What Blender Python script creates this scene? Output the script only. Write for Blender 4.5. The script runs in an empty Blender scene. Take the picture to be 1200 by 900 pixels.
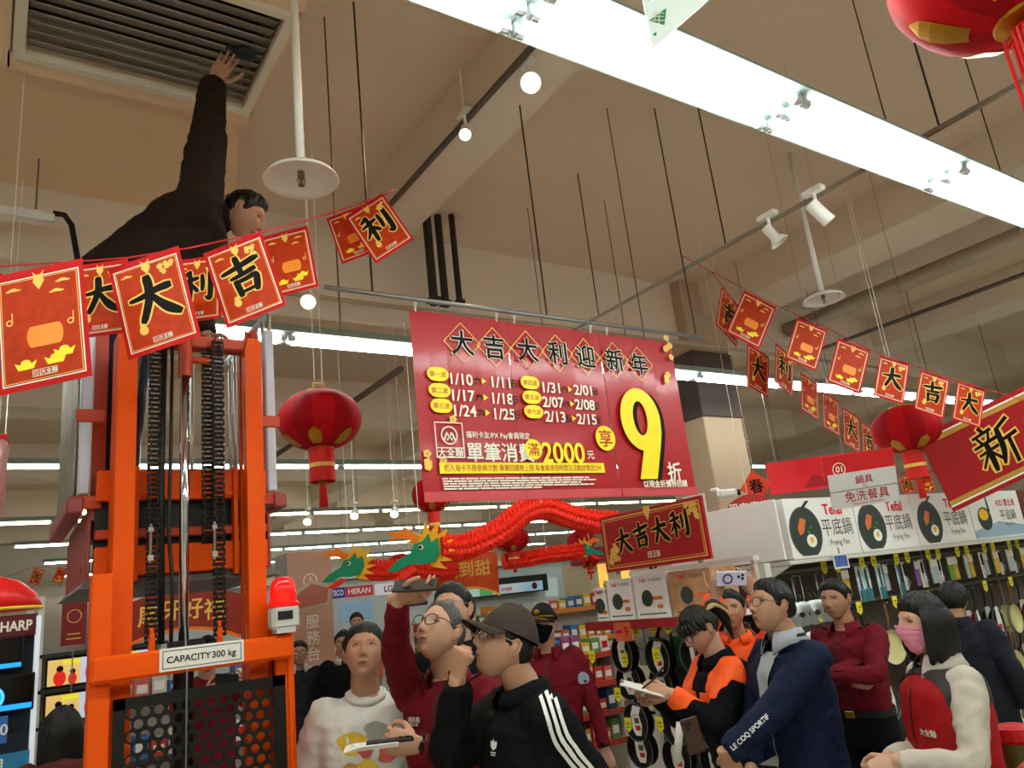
import bpy, bmesh, math, random
import numpy as np
from mathutils import Vector, Matrix, noise
from mathutils.bvhtree import BVHTree
random.seed(7)
PI = math.pi
sc = bpy.context.scene
COL = sc.collection
# ---------------------------------------------------------------- camera
CAMZ = 1.72
def cam_axes(pitch=15.5, roll=-6.5, yaw=35):
    p, r, y = (math.radians(a) for a in (pitch, roll, yaw))
    fw = Vector((math.sin(y)*math.cos(p), math.cos(y)*math.cos(p), math.sin(p)))
    rt = Vector((math.cos(y), -math.sin(y), 0)); up = rt.cross(fw)
    return fw, rt*math.cos(r)+up*math.sin(r), up*math.cos(r)-rt*math.sin(r)
FW, RT, UP = cam_axes()
cd = bpy.data.cameras.new('camera'); cam = bpy.data.objects.new('camera', cd); COL.objects.link(cam)
cd.sensor_width = 36; cd.lens = 27; cd.clip_start = .05; cd.clip_end = 200
cam.matrix_world = Matrix(((RT.x, UP.x, -FW.x, 0), (RT.y, UP.y, -FW.y, 0), (RT.z, UP.z, -FW.z, CAMZ), (0, 0, 0, 1)))
sc.camera = cam
def at(px, py, d=None, X=None, Y=None, z=None):
    """a point of the place seen at a pixel of the 1200x900 frame, at depth d or on a plane of the room"""
    r = FW + RT*((px-600)/900) - UP*((py-450)/900)
    if d is not None: t = d
    elif X is not None: t = X/r.x
    elif Y is not None: t = Y/r.y
    else: t = (z-CAMZ)/r.z
    return Vector((0, 0, CAMZ)) + r*t
# ---------------------------------------------------------------- world, exposure
w = bpy.data.worlds.new('world'); sc.world = w; w.use_nodes = True
w.node_tree.nodes['Background'].inputs[0].default_value = (1, .85, .7, 1)
w.node_tree.nodes['Background'].inputs[1].default_value = .05
vs = sc.view_settings
vs.view_transform = 'Standard'; vs.look = 'None'; vs.gamma = 1; vs.use_curve_mapping = False; vs.exposure = 0.27
sc.cycles.use_denoising = True
sc.cycles.max_bounces = 7; sc.cycles.diffuse_bounces = 4; sc.cycles.glossy_bounces = 3; sc.cycles.transparent_max_bounces = 12
sc.cycles.sample_clamp_indirect = 4.0
TUBE = 26.0          # radiance of the fluorescent tubes
SPOT = 60.0          # watts of the warm track spots
# ---------------------------------------------------------------- helpers
def lin(c):
    if isinstance(c, str):
        c = c.lstrip('#'); c = [int(c[i:i+2], 16)/255 for i in (0, 2, 4)]
    return tuple((x/12.92 if x <= .04045 else ((x+.055)/1.055)**2.4) for x in c)
MATS = {}
def M(name, col='#808080', rough=.55, metal=0., var=.06, scale=9., bump=0., bscale=60., emit=0., ecol=None, trans=0., alpha=1., coat=0., stretch=None, sss=0., sheen=0., spec=.3):
    if name in MATS: return MATS[name]
    m = bpy.data.materials.new(name); m.use_nodes = True; nt = m.node_tree; N = nt.nodes; L = nt.links
    b = N['Principled BSDF']; c = lin(col)
    tc = N.new('ShaderNodeTexCoord'); src = tc.outputs['Object']
    if stretch:
        mp = N.new('ShaderNodeMapping'); mp.inputs['Scale'].default_value = stretch; L.new(src, mp.inputs['Vector']); src = mp.outputs[0]
    nz = N.new('ShaderNodeTexNoise'); nz.inputs['Scale'].default_value = scale; nz.inputs['Detail'].default_value = 4
    L.new(src, nz.inputs['Vector'])
    mx = N.new('ShaderNodeMix'); mx.data_type = 'RGBA'
    mx.inputs[6].default_value = (*[x*(1-var) for x in c], 1); mx.inputs[7].default_value = (*[min(1, x*(1+var)) for x in c], 1)
    L.new(nz.outputs['Fac'], mx.inputs[0]); L.new(mx.outputs[2], b.inputs['Base Color'])
    b.inputs['Roughness'].default_value = rough; b.inputs['Metallic'].default_value = metal
    if bump:
        n2 = N.new('ShaderNodeTexNoise'); n2.inputs['Scale'].default_value = bscale; n2.inputs['Detail'].default_value = 3
        L.new(src, n2.inputs['Vector'])
        bp = N.new('ShaderNodeBump'); bp.inputs['Strength'].default_value = bump; bp.inputs['Distance'].default_value = .01
        L.new(n2.outputs['Fac'], bp.inputs['Height']); L.new(bp.outputs[0], b.inputs['Normal'])
    b.inputs['Specular IOR Level'].default_value = spec
    if emit:
        b.inputs['Emission Color'].default_value = (*lin(ecol or col), 1); b.inputs['Emission Strength'].default_value = emit
    if trans: b.inputs['Transmission Weight'].default_value = trans
    if alpha < 1: b.inputs['Alpha'].default_value = alpha
    if coat: b.inputs['Coat Weight'].default_value = coat; b.inputs['Coat Roughness'].default_value = .12
    if sss:
        b.inputs['Subsurface Weight'].default_value = sss; b.inputs['Subsurface Radius'].default_value = (.01, .004, .002); b.inputs['Subsurface Scale'].default_value = .5
    if sheen: b.inputs['Sheen Weight'].default_value = sheen
    MATS[name] = m
    return m
def V(*a): return Vector(a[0] if len(a) == 1 else a)
class Fr:
    """a flat frame: origin o, u to the right, v up, w out of the surface"""
    def __init__(s, o, u, v):
        s.o = V(o); s.u = V(u).normalized(); s.v = V(v).normalized(); s.w = s.u.cross(s.v).normalized()
    def p(s, x, y, z=0): return s.o + s.u*x + s.v*y + s.w*z
    def sub(s, x, y, z=0): return Fr(s.p(x, y, z), s.u, s.v)
    def rot(s, a):
        c, q = math.cos(a), math.sin(a); return Fr(s.o, s.u*c+s.v*q, s.v*c-s.u*q)
FXZ = Fr((0, 0, 0), (1, 0, 0), (0, 0, 1))       # faces -Y
def catmull(pts, k=8):
    out = []; P_ = [V(p) for p in pts]; P_ = [P_[0]*2-P_[1]]+P_+[P_[-1]*2-P_[-2]]
    for i in range(1, len(P_)-2):
        for j in range(k):
            t = j/k; a, b, c, d = P_[i-1:i+3]
            out.append(.5*((2*b)+(c-a)*t+(2*a-5*b+4*c-d)*t*t+(3*b-a-3*c+d)*t**3))
    out.append(P_[-2]); return out
class MB:
    def __init__(s): s.v = []; s.f = []; s.m = []
    def add(s, vs, fs, m=0):
        n = len(s.v); s.v.extend([tuple(x) for x in vs]); s.f.extend([tuple(i+n for i in f) for f in fs]); s.m.extend([m]*len(fs)); return s
    def box(s, c, d, m=0, R=None, ch=0.):
        c = V(c); h = [x/2 for x in d]; vs = []; fs = []
        R = R or Matrix.Identity(3)
        if not ch:
            for x in (-1, 1):
                for y in (-1, 1):
                    for z in (-1, 1): vs.append(c+R@V(x*h[0], y*h[1], z*h[2]))
            fs = [(0, 1, 3, 2), (4, 6, 7, 5), (0, 4, 5, 1), (2, 3, 7, 6), (0, 2, 6, 4), (1, 5, 7, 3)]
            return s.add(vs, fs, m)
        ch = min(ch, min(h)*.95); idx = {}
        for x in (-1, 1):
            for y in (-1, 1):
                for z in (-1, 1):
                    for a in range(3):
                        q = [x*(h[0]-ch), y*(h[1]-ch), z*(h[2]-ch)]; q[a] = (x, y, z)[a]*h[a]
                        idx[(x, y, z, a)] = len(vs); vs.append(c+R@V(q))
        I = idx
        for sg in (-1, 1):
            fs.append([I[(sg, a, b, 0)] for a, b in ((-1, -1), (1, -1), (1, 1), (-1, 1))][::sg])
            fs.append([I[(a, sg, b, 1)] for a, b in ((-1, -1), (-1, 1), (1, 1), (1, -1))][::sg])
            fs.append([I[(a, b, sg, 2)] for a, b in ((-1, -1), (1, -1), (1, 1), (-1, 1))][::sg])
        for a in (-1, 1):
            for b in (-1, 1):
                fs.append([I[(a, b, -1, 0)], I[(a, b, 1, 0)], I[(a, b, 1, 1)], I[(a, b, -1, 1)]][::a*b])
                fs.append([I[(a, -1, b, 0)], I[(a, 1, b, 0)], I[(a, 1, b, 2)], I[(a, -1, b, 2)]][::-a*b])
                fs.append([I[(-1, a, b, 1)], I[(1, a, b, 1)], I[(1, a, b, 2)], I[(-1, a, b, 2)]][::a*b])
                for q in (-1, 1):
                    fs.append([I[(a, b, q, 0)], I[(a, b, q, 1)], I[(a, b, q, 2)]][::a*b*q])
        return s.add(vs, fs, m)
    def loft(s, rings, m=0, caps=True, closed=False):
        n = len(rings[0]); vs = [p for r in rings for p in r]; fs = []
        k = len(rings)
        for i in range(k if closed else k-1):
            a, b = i*n, ((i+1) % k)*n
            for j in range(n):
                j2 = (j+1) % n; fs.append((a+j, a+j2, b+j2, b+j))
        if caps and not closed: fs.append(tuple(range(n))[::-1]); fs.append(tuple(range((k-1)*n, k*n)))
        return s.add(vs, fs, m)
    def tube(s, pts, r, n=8, m=0, closed=False, caps=True, flat=1., side=None):
        pts = [V(p) for p in pts]; k = len(pts); rr = r if isinstance(r, (list, tuple)) else [r]*k
        rings = []; prev = V(side) if side is not None else None
        for i, p in enumerate(pts):
            if closed: t = pts[(i+1) % k]-pts[i-1]
            else: t = pts[min(i+1, k-1)]-pts[max(i-1, 0)]
            t.normalize()
            if prev is None: prev = t.orthogonal()
            a = (prev - t*prev.dot(t))
            a = a.normalized() if a.length > 1e-6 else t.orthogonal().normalized()
            b = t.cross(a); prev = a
            rings.append([p + a*(rr[i]*math.cos(2*PI*j/n)) + b*(rr[i]*flat*math.sin(2*PI*j/n)) for j in range(n)])
        return s.loft(rings, m, caps, closed)
    def cyl(s, p0, p1, r0, r1=None, n=14, m=0): return s.tube([p0, p1], [r0, r0 if r1 is None else r1], n, m)
    def caps(s, p0, p1, r0, r1, n=12, m=0):
        p0, p1 = V(p0), V(p1); d = (p1-p0); d = d.normalized() if d.length > 1e-6 else V(0, 0, 1); pts = []; rr = []
        for a in (-80, -50, -20): pts.append(p0+d*r0*math.sin(math.radians(a))); rr.append(r0*math.cos(math.radians(a)))
        for a in (20, 50, 80): pts.append(p1+d*r1*math.sin(math.radians(a))); rr.append(r1*math.cos(math.radians(a)))
        return s.tube(pts, rr, n, m)
    def lathe(s, prof, n=24, m=0, o=(0, 0, 0), R=None, caps=False):
        o = V(o); R = R or Matrix.Identity(3)
        return s.loft([[o+R@V(r*math.cos(2*PI*j/n), r*math.sin(2*PI*j/n), z) for j in range(n)] for r, z in prof], m, caps)
    def ell(s, c, r, nu=14, nv=10, m=0, R=None):
        r = (r,)*3 if isinstance(r, (int, float)) else r; R = R or Matrix.Identity(3); c = V(c); vs = [c+R@V(0, 0, -r[2])]; fs = []
        for i in range(1, nv):
            a = PI*i/nv-PI/2
            for j in range(nu):
                b = 2*PI*j/nu; vs.append(c+R@V(r[0]*math.cos(a)*math.cos(b), r[1]*math.cos(a)*math.sin(b), r[2]*math.sin(a)))
        vs.append(c+R@V(0, 0, r[2])); L = len(vs)-1
        for j in range(nu):
            j2 = (j+1) % nu; fs.append((0, 1+j2, 1+j)); fs.append((L, L-nu+j, L-nu+j2))
            for i in range(nv-2): a = 1+i*nu; fs.append((a+j, a+j2, a+nu+j2, a+nu+j))
        return s.add(vs, fs, m)
    def prism(s, poly, t, F=FXZ, m=0, z=0.):
        """poly in the frame F, from height z to z+t along F.w"""
        n = len(poly); a = [F.p(x, y, z) for x, y in poly]; b = [F.p(x, y, z+t) for x, y in poly]
        fs = [tuple(range(n))[::-1], tuple(range(n, 2*n))]+[(i, (i+1) % n, n+(i+1) % n, n+i) for i in range(n)]
        return s.add(a+b, fs, m)
    def rect(s, x0, y0, x1, y1, t, F=FXZ, m=0, z=0.): return s.prism([(x0, y0), (x1, y0), (x1, y1), (x0, y1)], t, F, m, z)
    def disc(s, cx, cy, r, t, F=FXZ, m=0, z=0., n=24, ry=None):
        return s.prism([(cx+r*math.cos(2*PI*i/n), cy+(ry or r)*math.sin(2*PI*i/n)) for i in range(n)], t, F, m, z)
    def frame(s, x0, y0, x1, y1, wd, t, F=FXZ, m=0, z=0.):
        a = [(x0, y0), (x1, y0), (x1, y1), (x0, y1)]; b = [(x0+wd, y0+wd), (x1-wd, y0+wd), (x1-wd, y1-wd), (x0+wd, y1-wd)]
        return s.outline(a, b, t, F, m, z)
    def outline(s, a, b, t, F=FXZ, m=0, z=0.):
        n = len(a); A = [F.p(x, y, z+t) for x, y in a]; B = [F.p(x, y, z+t) for x, y in b]
        A0 = [F.p(x, y, z) for x, y in a]; B0 = [F.p(x, y, z) for x, y in b]; fs = []
        for i in range(n):
            j = (i+1) % n; fs += [(i, j, n+j, n+i), (2*n+j, 2*n+i, i, j), (n+i, n+j, 3*n+j, 3*n+i)]
        return s.add(A+B+A0+B0, fs, m)
    def ringline(s, cx, cy, r, wd, t, F=FXZ, m=0, z=0., n=24):
        c = [(math.cos(2*PI*i/n), math.sin(2*PI*i/n)) for i in range(n)]
        return s.outline([(cx+r*x, cy+r*y) for x, y in c], [(cx+(r-wd)*x, cy+(r-wd)*y) for x, y in c], t, F, m, z)
    def text(s, st, F, size, x=0, y=0, align='c', bold=0., m=0, z=.0015, sx=1., fit=0.):
        cjk = any(ord(q) > 255 for q in st); vs, fs, wd = glyphs(st, 0. if cjk else bold); k = size
        if fit: sx = fit/(wd*k)
        x0 = x - (wd*k*sx/2 if align == 'c' else wd*k*sx if align == 'r' else 0); e = min(bold, .03)*size*.75
        for i, (dx, dy) in enumerate(((-e, 0), (e, 0), (0, e), (0, -e)) if cjk and bold else ((0, 0),)):
            s.add([F.p(x0+a*k*sx+dx, y+b*k+dy, z+.00012*i) for a, b in vs], fs, m)
        return s
    def brush(s, ch, F, size, x, y, grow=0., m=0, z=.002):
        for si, st in enumerate(BRUSH[ch]):
            st = [tuple(q) for q in catmull(st, 5)] if len(st) > 2 else st
            pts = [(V(a-.5, b-.5, 0)*size, c*size/2*1.22+grow) for a, b, c in st]
            if len(pts) == 1: continue
            le = []; ri = []
            for i, (p, hw) in enumerate(pts):
                t = (pts[min(i+1, len(pts)-1)][0]-pts[max(i-1, 0)][0]).normalized(); nrm = V(-t.y, t.x, 0)
                if i == 0: p = p - t*(hw*.6)
                if i == len(pts)-1: p = p + t*(hw*.6)
                e = .72 if i in (0, len(pts)-1) else 1
                le.append(p+nrm*hw*e); ri.append(p-nrm*hw*e)
            for i in range(len(le)-1):
                q = [le[i], ri[i], ri[i+1], le[i+1]]
                s.add([F.p(x+a.x, y+a.y, z+.00004*si) for a in q], [(0, 1, 2, 3)], m)
        return s
    def mesh(s, name='m', smooth=False):
        me = bpy.data.meshes.new(name); me.from_pydata(s.v, [], s.f)
        me.polygons.foreach_set('material_index', s.m)
        if smooth: me.polygons.foreach_set('use_smooth', [True]*len(me.polygons))
        me.update(); return me
    def obj(s, name, mats, parent=None, smooth=False, fix=True, auto=None):
        me = s.mesh(name, smooth)
        if fix:
            bm = bmesh.new(); bm.from_mesh(me); bmesh.ops.recalc_face_normals(bm, faces=bm.faces); bm.to_mesh(me); bm.free()
        for q in (mats if isinstance(mats, (list, tuple)) else [mats]): me.materials.append(q)
        if auto: me.set_sharp_from_angle(angle=math.radians(auto))
        o = bpy.data.objects.new(name, me); COL.objects.link(o)
        if parent: o.parent = parent
        return o
def thing(name, label, cat, loc=(0, 0, 0), rz=0., group=None):
    o = bpy.data.objects.new(name, None); COL.objects.link(o); o.location = loc; o.rotation_euler = (0, 0, rz); o.empty_display_size = .1
    return tag(o, label, cat, group)
def tag(o, label, cat, group=None):
    o['label'] = label; o['category'] = cat
    if group: o['group'] = group
    return o
def struct(o): o['kind'] = 'structure'; return o
def dup(root, loc=None, rot=None, label=None, group=None, scale=None):
    r = root.copy(); COL.objects.link(r)
    if loc is not None: r.location = loc
    if rot is not None: r.rotation_euler = rot if isinstance(rot, (tuple, list)) else (0, 0, rot)
    if scale: r.scale = (scale,)*3 if isinstance(scale, (int, float)) else scale
    if label: r['label'] = label
    if group: r['group'] = group
    for ch in list(root.children):
        c = ch.copy(); COL.objects.link(c); c.parent = r
        for g in list(ch.children):
            d = g.copy(); COL.objects.link(d); d.parent = c
    return r
def rz(a): return Matrix.Rotation(a, 3, 'Z')
def rx(a): return Matrix.Rotation(a, 3, 'X')
def ry(a): return Matrix.Rotation(a, 3, 'Y')
# a side scene in which text and remeshed cloth are turned to plain meshes
TMP = bpy.data.scenes.new('tmp')
def bake(o):
    TMP.collection.objects.link(o); vl = TMP.view_layers[0]; vl.update(); dg = vl.depsgraph
    me = bpy.data.meshes.new_from_object(o.evaluated_get(dg), preserve_all_data_layers=False, depsgraph=dg)
    d = o.data; bpy.data.objects.remove(o)
    if isinstance(d, bpy.types.Mesh): bpy.data.meshes.remove(d)
    else: bpy.data.curves.remove(d)
    return me
GC = {}
def glyphs(st, bold=0.):
    if (st, bold) not in GC:
        c = bpy.data.curves.new('t', 'FONT'); c.body = st; c.size = 1; c.offset = bold; c.resolution_u = 3 if any(ord(q) > 255 for q in st) else 5
        me = bake(bpy.data.objects.new('t', c))
        vs = [(v.co.x, v.co.y) for v in me.vertices]; fs = [tuple(p.vertices) for p in me.polygons]
        x0 = min(v[0] for v in vs); x1 = max(v[0] for v in vs)
        GC[(st, bold)] = ([(a-x0, b) for a, b in vs], fs, x1-x0); bpy.data.meshes.remove(me)
    return GC[(st, bold)]
BRUSH = {
 '大': [[(.06, .55, .07), (.3, .58, .10), (.6, .66, .12), (.86, .68, .15)], [(.46, .97, .15), (.47, .75, .15), (.43, .5, .14), (.34, .27, .13), (.24, .06, .12)], [(.5, .56, .09), (.62, .38, .13), (.78, .2, .17), (.97, .06, .13)]],
 '吉': [[(.04, .68, .09), (.35, .74, .11), (.92, .86, .14)], [(.43, 1., .13), (.45, .8, .13), (.47, .6, .12)], [(.2, .5, .08), (.45, .53, .1), (.8, .6, .12)],
       [(.3, .4, .12), (.33, .22, .13), (.35, .03, .12)], [(.34, .38, .09), (.55, .4, .1), (.79, .43, .12), (.78, .25, .14), (.74, .06, .12)], [(.38, .1, .1), (.72, .13, .11)]],
 '利': [[(.3, .98, .1), (.18, .9, .11), (.08, .85, .08)], [(.03, .66, .08), (.25, .7, .1), (.52, .76, .12)], [(.29, .9, .12), (.3, .5, .13), (.29, .04, .12)], [(.28, .62, .1), (.18, .42, .1), (.03, .24, .06)],
       [(.34, .56, .08), (.44, .44, .11), (.52, .34, .1)], [(.66, .84, .1), (.68, .6, .12), (.67, .36, .1)], [(.9, 1., .12), (.92, .6, .14), (.9, .1, .14), (.76, .14, .06)]],
 '新': [[(.26, 1., .09), (.3, .92, .1)], [(.06, .84, .07), (.48, .9, .09)], [(.14, .8, .07), (.2, .68, .08)], [(.42, .84, .07), (.36, .68, .08)], [(.02, .62, .07), (.52, .68, .1)], [(.06, .44, .07), (.5, .5, .09)],
       [(.28, .64, .1), (.29, .3, .11), (.28, .02, .1)], [(.22, .4, .08), (.04, .16, .06)], [(.34, .4, .07), (.48, .22, .09)], [(.9, .98, .1), (.62, .84, .09)], [(.62, .84, .1), (.6, .4, .11), (.5, .08, .07)], [(.62, .56, .08), (.98, .62, .11)], [(.8, .58, .11), (.8, .02, .11)]],
}
# ---------------------------------------------------------------- the room
CEIL = 4.77; X0, X1, Y0, Y1 = -5, 19, -4, 25
m_ceil = M('ceiling_paint', '#ddc6ad', .85, var=.05, scale=1.5, bump=.1, bscale=120)
m_beam = M('beam_paint', '#dccab3', .8, var=.05, scale=2, bump=.08, bscale=90)
m_wall = M('wall_paint', '#d2c7b4', .8, var=.04, scale=1.2, bump=.06, bscale=90)
m_floor = M('floor_tile', '#d6d0c4', .35, var=.08, scale=3, bump=.03, bscale=30)
m_white = M('white_enamel', '#e9e6dd', .4, var=.03)
m_dkmetal = M('dark_metal', '#3a3632', .5, .6, var=.15)
m_grey = M('grey_metal', '#8d8f8e', .4, .7, var=.1)
m_black = M('black_plastic', '#141414', .45, var=.2)
def slab(name, lo, hi, mt, kind=True, parent=None):
    o = MB().box([(a+b)/2 for a, b in zip(lo, hi)], [b-a for a, b in zip(lo, hi)]).obj(name, mt, parent)
    return struct(o) if kind else o
fl = slab('floor', (X0, Y0, -.1), (X1, Y1, -.004), M('floor_grout', '#bdb6a8', .7, var=.1))
ceil = slab('ceiling', (X0, Y0, CEIL), (X1, Y1, CEIL+.1), m_ceil)
slab('wall_left', (X0-.1, Y0, 0), (X0, Y1, CEIL), m_wall); slab('wall_right', (X1, Y0, 0), (X1+.1, Y1, CEIL), m_wall)
slab('wall_back', (X0, Y1, 0), (X1, Y1+.1, CEIL), m_wall); slab('wall_front', (X0, Y0-.1, 0), (X1, Y0, CEIL), m_wall)
tile_me = None
for i in range(12):                       # floor tiles around the group (the floor itself is below the frame)
    for j in range(10):
        c = (-1+i*.6, .3+j*.6, -.002)
        if tile_me is None:
            o = MB().box((0, 0, 0), (.594, .594, .004)).obj('tile', m_floor, fl); tile_me = o.data
        else:
            o = bpy.data.objects.new('tile', tile_me); COL.objects.link(o); o.parent = fl
        o.location = c
# soffit with the air grille above the lift
VX0, VX1, VY0, VY1, VZ = 0, 1.02, 3.0, 3.75, 4.5
mb = MB()
mb.box(((X0+VX0)/2-.03, 2.2, (VZ+CEIL)/2), (VX0-X0-.06, 3.4, CEIL-VZ)).box((.51, (VY1+3.9)/2+.02, (VZ+CEIL)/2), (1.16, .14, CEIL-VZ))
mb.box((.51, (.5+VY0)/2-.02, (VZ+CEIL)/2), (1.16, VY0-.5-.05, CEIL-VZ)).box((1.06, 3.37, (VZ+CEIL)/2), (.06, .86, CEIL-VZ))
mb.box((.51, 3.37, CEIL-.015), (1.02, .75, .03), 1)
sof = struct(mb.obj('trim_1', [M('soffit_paint', '#e6c49f', .8, var=.05, scale=2, bump=.06, bscale=80), m_dkmetal]))
gr = thing('air_grille', 'square ceiling return-air grille with grey louvre slats above the worker', 'air grille', (.51, 3.37, VZ))
m_gfr = M('grille_frame', '#d9ccb4', .55, var=.04); m_slat = M('grille_slat', '#8d8274', .5, .1, var=.12, scale=20)
f = MB()
for x in (-.535, .535): f.box((x, 0, -.005), (.05, .84, .04), ch=.004)
for y in (-.4, .4): f.box((0, y, -.0055), (1.12, .05, .04), ch=.004)
f.obj('frame', m_gfr, gr)
sl = None
for k in range(11):
    if sl is None: sl = MB().box((0, 0, 0), (1.01, .078, .006), R=rx(math.radians(24))).box((0, .036, .018), (1.01, .010, .012)).obj('slat', m_slat, gr)
    else:
        q = sl.copy(); COL.objects.link(q); sl2 = q
    (sl if k == 0 else q).location = (0, -.34+k*.068, .035)
# ceiling panel that goes on beyond the soffit
mb = MB(); mb.prism([(X0, 3.96), (1.06, 3.96), (1.25, 4.75), (1.9, 9.2), (X0, 9.2)], .14, Fr((0, 0, CEIL-.14), (1, 0, 0), (0, 1, 0)))
struct(mb.obj('trim_2', M('panel_paint', '#e4c19b', .85, var=.05, scale=1.5)))
# beams along and across the hall
n = 3
def beam(lo, hi):
    global n
    slab('trim_%d' % n, lo, hi, m_beam); n += 1
beam((2.19, Y0, 4.45), (2.52, 4.75, CEIL)); beam((6.2, Y0, 4.38), (6.85, Y1, CEIL)); beam((9.6, Y0, 4.38), (10.2, Y1, CEIL)); beam((13.4, Y0, 4.38), (14, Y1, CEIL))
for y in (5.3, 9.4, 13.5, 17.6, 21.7):
    beam((X0, y, 4.25 if y > 6 else 4.1), (6.2, y+.5, CEIL) if y > 6 else (6.2, y+.42, CEIL))
    beam((6.85, y, 4.25), (9.6, y+.5, CEIL)); beam((10.2, y, 4.25), (13.4, y+.5, CEIL))
# pipes under the ceiling
m_pipe = M('pipe_paint', '#b3a287', .6, var=.08); m_dpipe = M('dark_pipe', '#5a4a3c', .55, .2, var=.15)
def pipe(lab, pts, r, mt, n=10): return tag(MB().tube(pts, r, n).obj('pipe', mt, smooth=True), lab, 'pipe')
pipe('thick beige sprinkler pipe running under the ceiling at upper right', [(7.75, Y0, 4.42), (7.75, 5.25, 4.42)], .09, m_pipe, 14)
pipe('thin dark conduit crossing the upper right ceiling below the thick pipe', [(8.15, Y0, 4.18), (8.15, 5.2, 4.18)], .022, m_dpipe)
pipe('dark conduit running away behind the big lantern', [(2.9, 5.8, 3.75), (2.9, 17, 3.75)], .03, m_dpipe)
pipe('lower dark conduit slanting away above the service pillar', [(1.9, 8.9, 3.55), (1.9, 17.5, 3.55)], .03, m_dpipe)
pipe('thin grey conduit across the ceiling behind the red banner', [(1.2, 4.95, 3.95), (9.4, 4.95, 3.95)], .018, m_pipe)
for i, (x, y, r) in enumerate(((2.75, 4.85, .035), (2.87, 4.88, .03), (2.97, 4.83, .025))):
    tag(MB().cyl((x, y, 3.96+.02*i), (x, y, CEIL), r).box((x, y, 4.0), (r*2.6, r*2.6, .04)).obj('riser_pipe', m_dkmetal, smooth=False), ['thickest dark riser pipe at the end of the ceiling beam', 'middle dark riser pipe at the end of the ceiling beam', 'thinnest dark riser pipe at the end of the ceiling beam'][i], 'pipe', 'riser pipes by the beam')
tray = thing('conduit_rail', 'white conduit rail with black cable above the leftmost pennants', 'conduit', at(30, 251, 4.6))
mb = MB(); mb.box((-.4, 0, 0), (1.1, .05, .05), ch=.006).box((.02, 0, .0), (.14, .06, .06), ch=.006); mb.obj('rail', m_white, tray)
MB().tube([(.14, -.01, .03), (.2, -.01, .03), (.24, -.01, -.03), (.28, -.01, -.25), (.34, -.01, -.6)], .018, 8).obj('cable', m_black, tray, True)
MB().cyl((-.5, 0, .02), (-.5, 0, CEIL-.14-tray.location.z), .006, n=6).cyl((.05, 0, .02), (.05, 0, CEIL-.14-tray.location.z), .006, n=6).obj('hanger', m_grey, tray)
# ---------------------------------------------------------------- fluorescent strips: each 1.22 m fixture is a thing
m_tube = M('tube_glow', '#ffffff', .3, emit=TUBE, ecol='#f0fbfa', var=0)
m_tubew = M('tube_glow_warm', '#ffffff', .3, emit=TUBE, ecol='#ffe2b0', var=0)
m_house = M('fixture_white', '#8ea096', .5, var=.03); m_sock = M('socket_white', '#c9cfd2', .4, var=.03)
def fixture(ntube, warm=False):
    t = thing('fluorescent_light', 'fluorescent strip light', 'ceiling light')
    wd = .085*ntube+.03
    mb = MB(); mb.prism([(-wd/2, 0), (-wd*.30, .055), (wd*.30, .055), (wd/2, 0), (wd/2-.006, -.006), (-wd/2+.006, -.006)], 1.218, Fr((-.609, 0, .03), (0, 1, 0), (0, 0, 1)))
    mb.obj('housing', m_house, t)
    for k in range(ntube):
        y = (k-(ntube-1)/2)*.085
        MB().cyl((-.565, y, 0), (.565, y, 0), .0155, n=10).obj('tube', m_tubew if warm else m_tube, t, True)
        for x in (-1, 1): MB().cyl((x*.565, y, 0), (x*.592, y, 0), .019, n=10).box((x*.594, y, .012), (.02, .034, .05), ch=.004).obj('lamp_holder', m_sock, t)
    return t
ROWS = [(1.5, 3, 1.87-1.22*4-.61, 13, 'nearest overhead row', False), (4.48, 2, -2.2, 13, 'row just behind the banner', False),
        (8.52, 1, -1.5, 11, 'row behind the lift and lantern', False), (12.4, 1, -.5, 12, 'warm yellowish far row', True),
        (15.2, 1, .3, 12, 'row beyond the warm one', False), (18.4, 1, .9, 12, 'last row but one', False), (22.0, 1, 1.4, 12, 'farthest row', False), (-1.4, 3, -2.5, 7, 'added unseen row behind the viewer', False)]  # the row behind the viewer is unseen, added for the light it gives
protos = {}
ORD = ['first', 'second', 'third', 'fourth', 'fifth', 'sixth', 'seventh', 'eighth', 'ninth', 'tenth', 'eleventh', 'twelfth', 'thirteenth', 'fourteenth']
hung = None
for (y, nt, xs, cnt, lab, warm) in ROWS:
    for k in range(cnt):
        loc = (xs+.61+k*1.22, y, 3.42); l = f'{ORD[k]} white strip light from the left in the {lab}'
        if (nt, warm) not in protos: protos[(nt, warm)] = fixture(nt, warm); protos[(nt, warm)].location = loc; protos[(nt, warm)]['label'] = l; o = protos[(nt, warm)]; o['group'] = lab
        else: o = dup(protos[(nt, warm)], loc, label=l, group=lab)
        if k % (4 if y < 3 else 3) == 1:
            if hung is None: hung = MB().cyl((0, 0, 0), (0, 0, CEIL-3.50), .0035, n=6).obj('suspension_rod', m_dpipe, o); q = hung
            else: q = hung.copy(); COL.objects.link(q); q.parent = o
            q.location = (.2, 0, .08)
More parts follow.
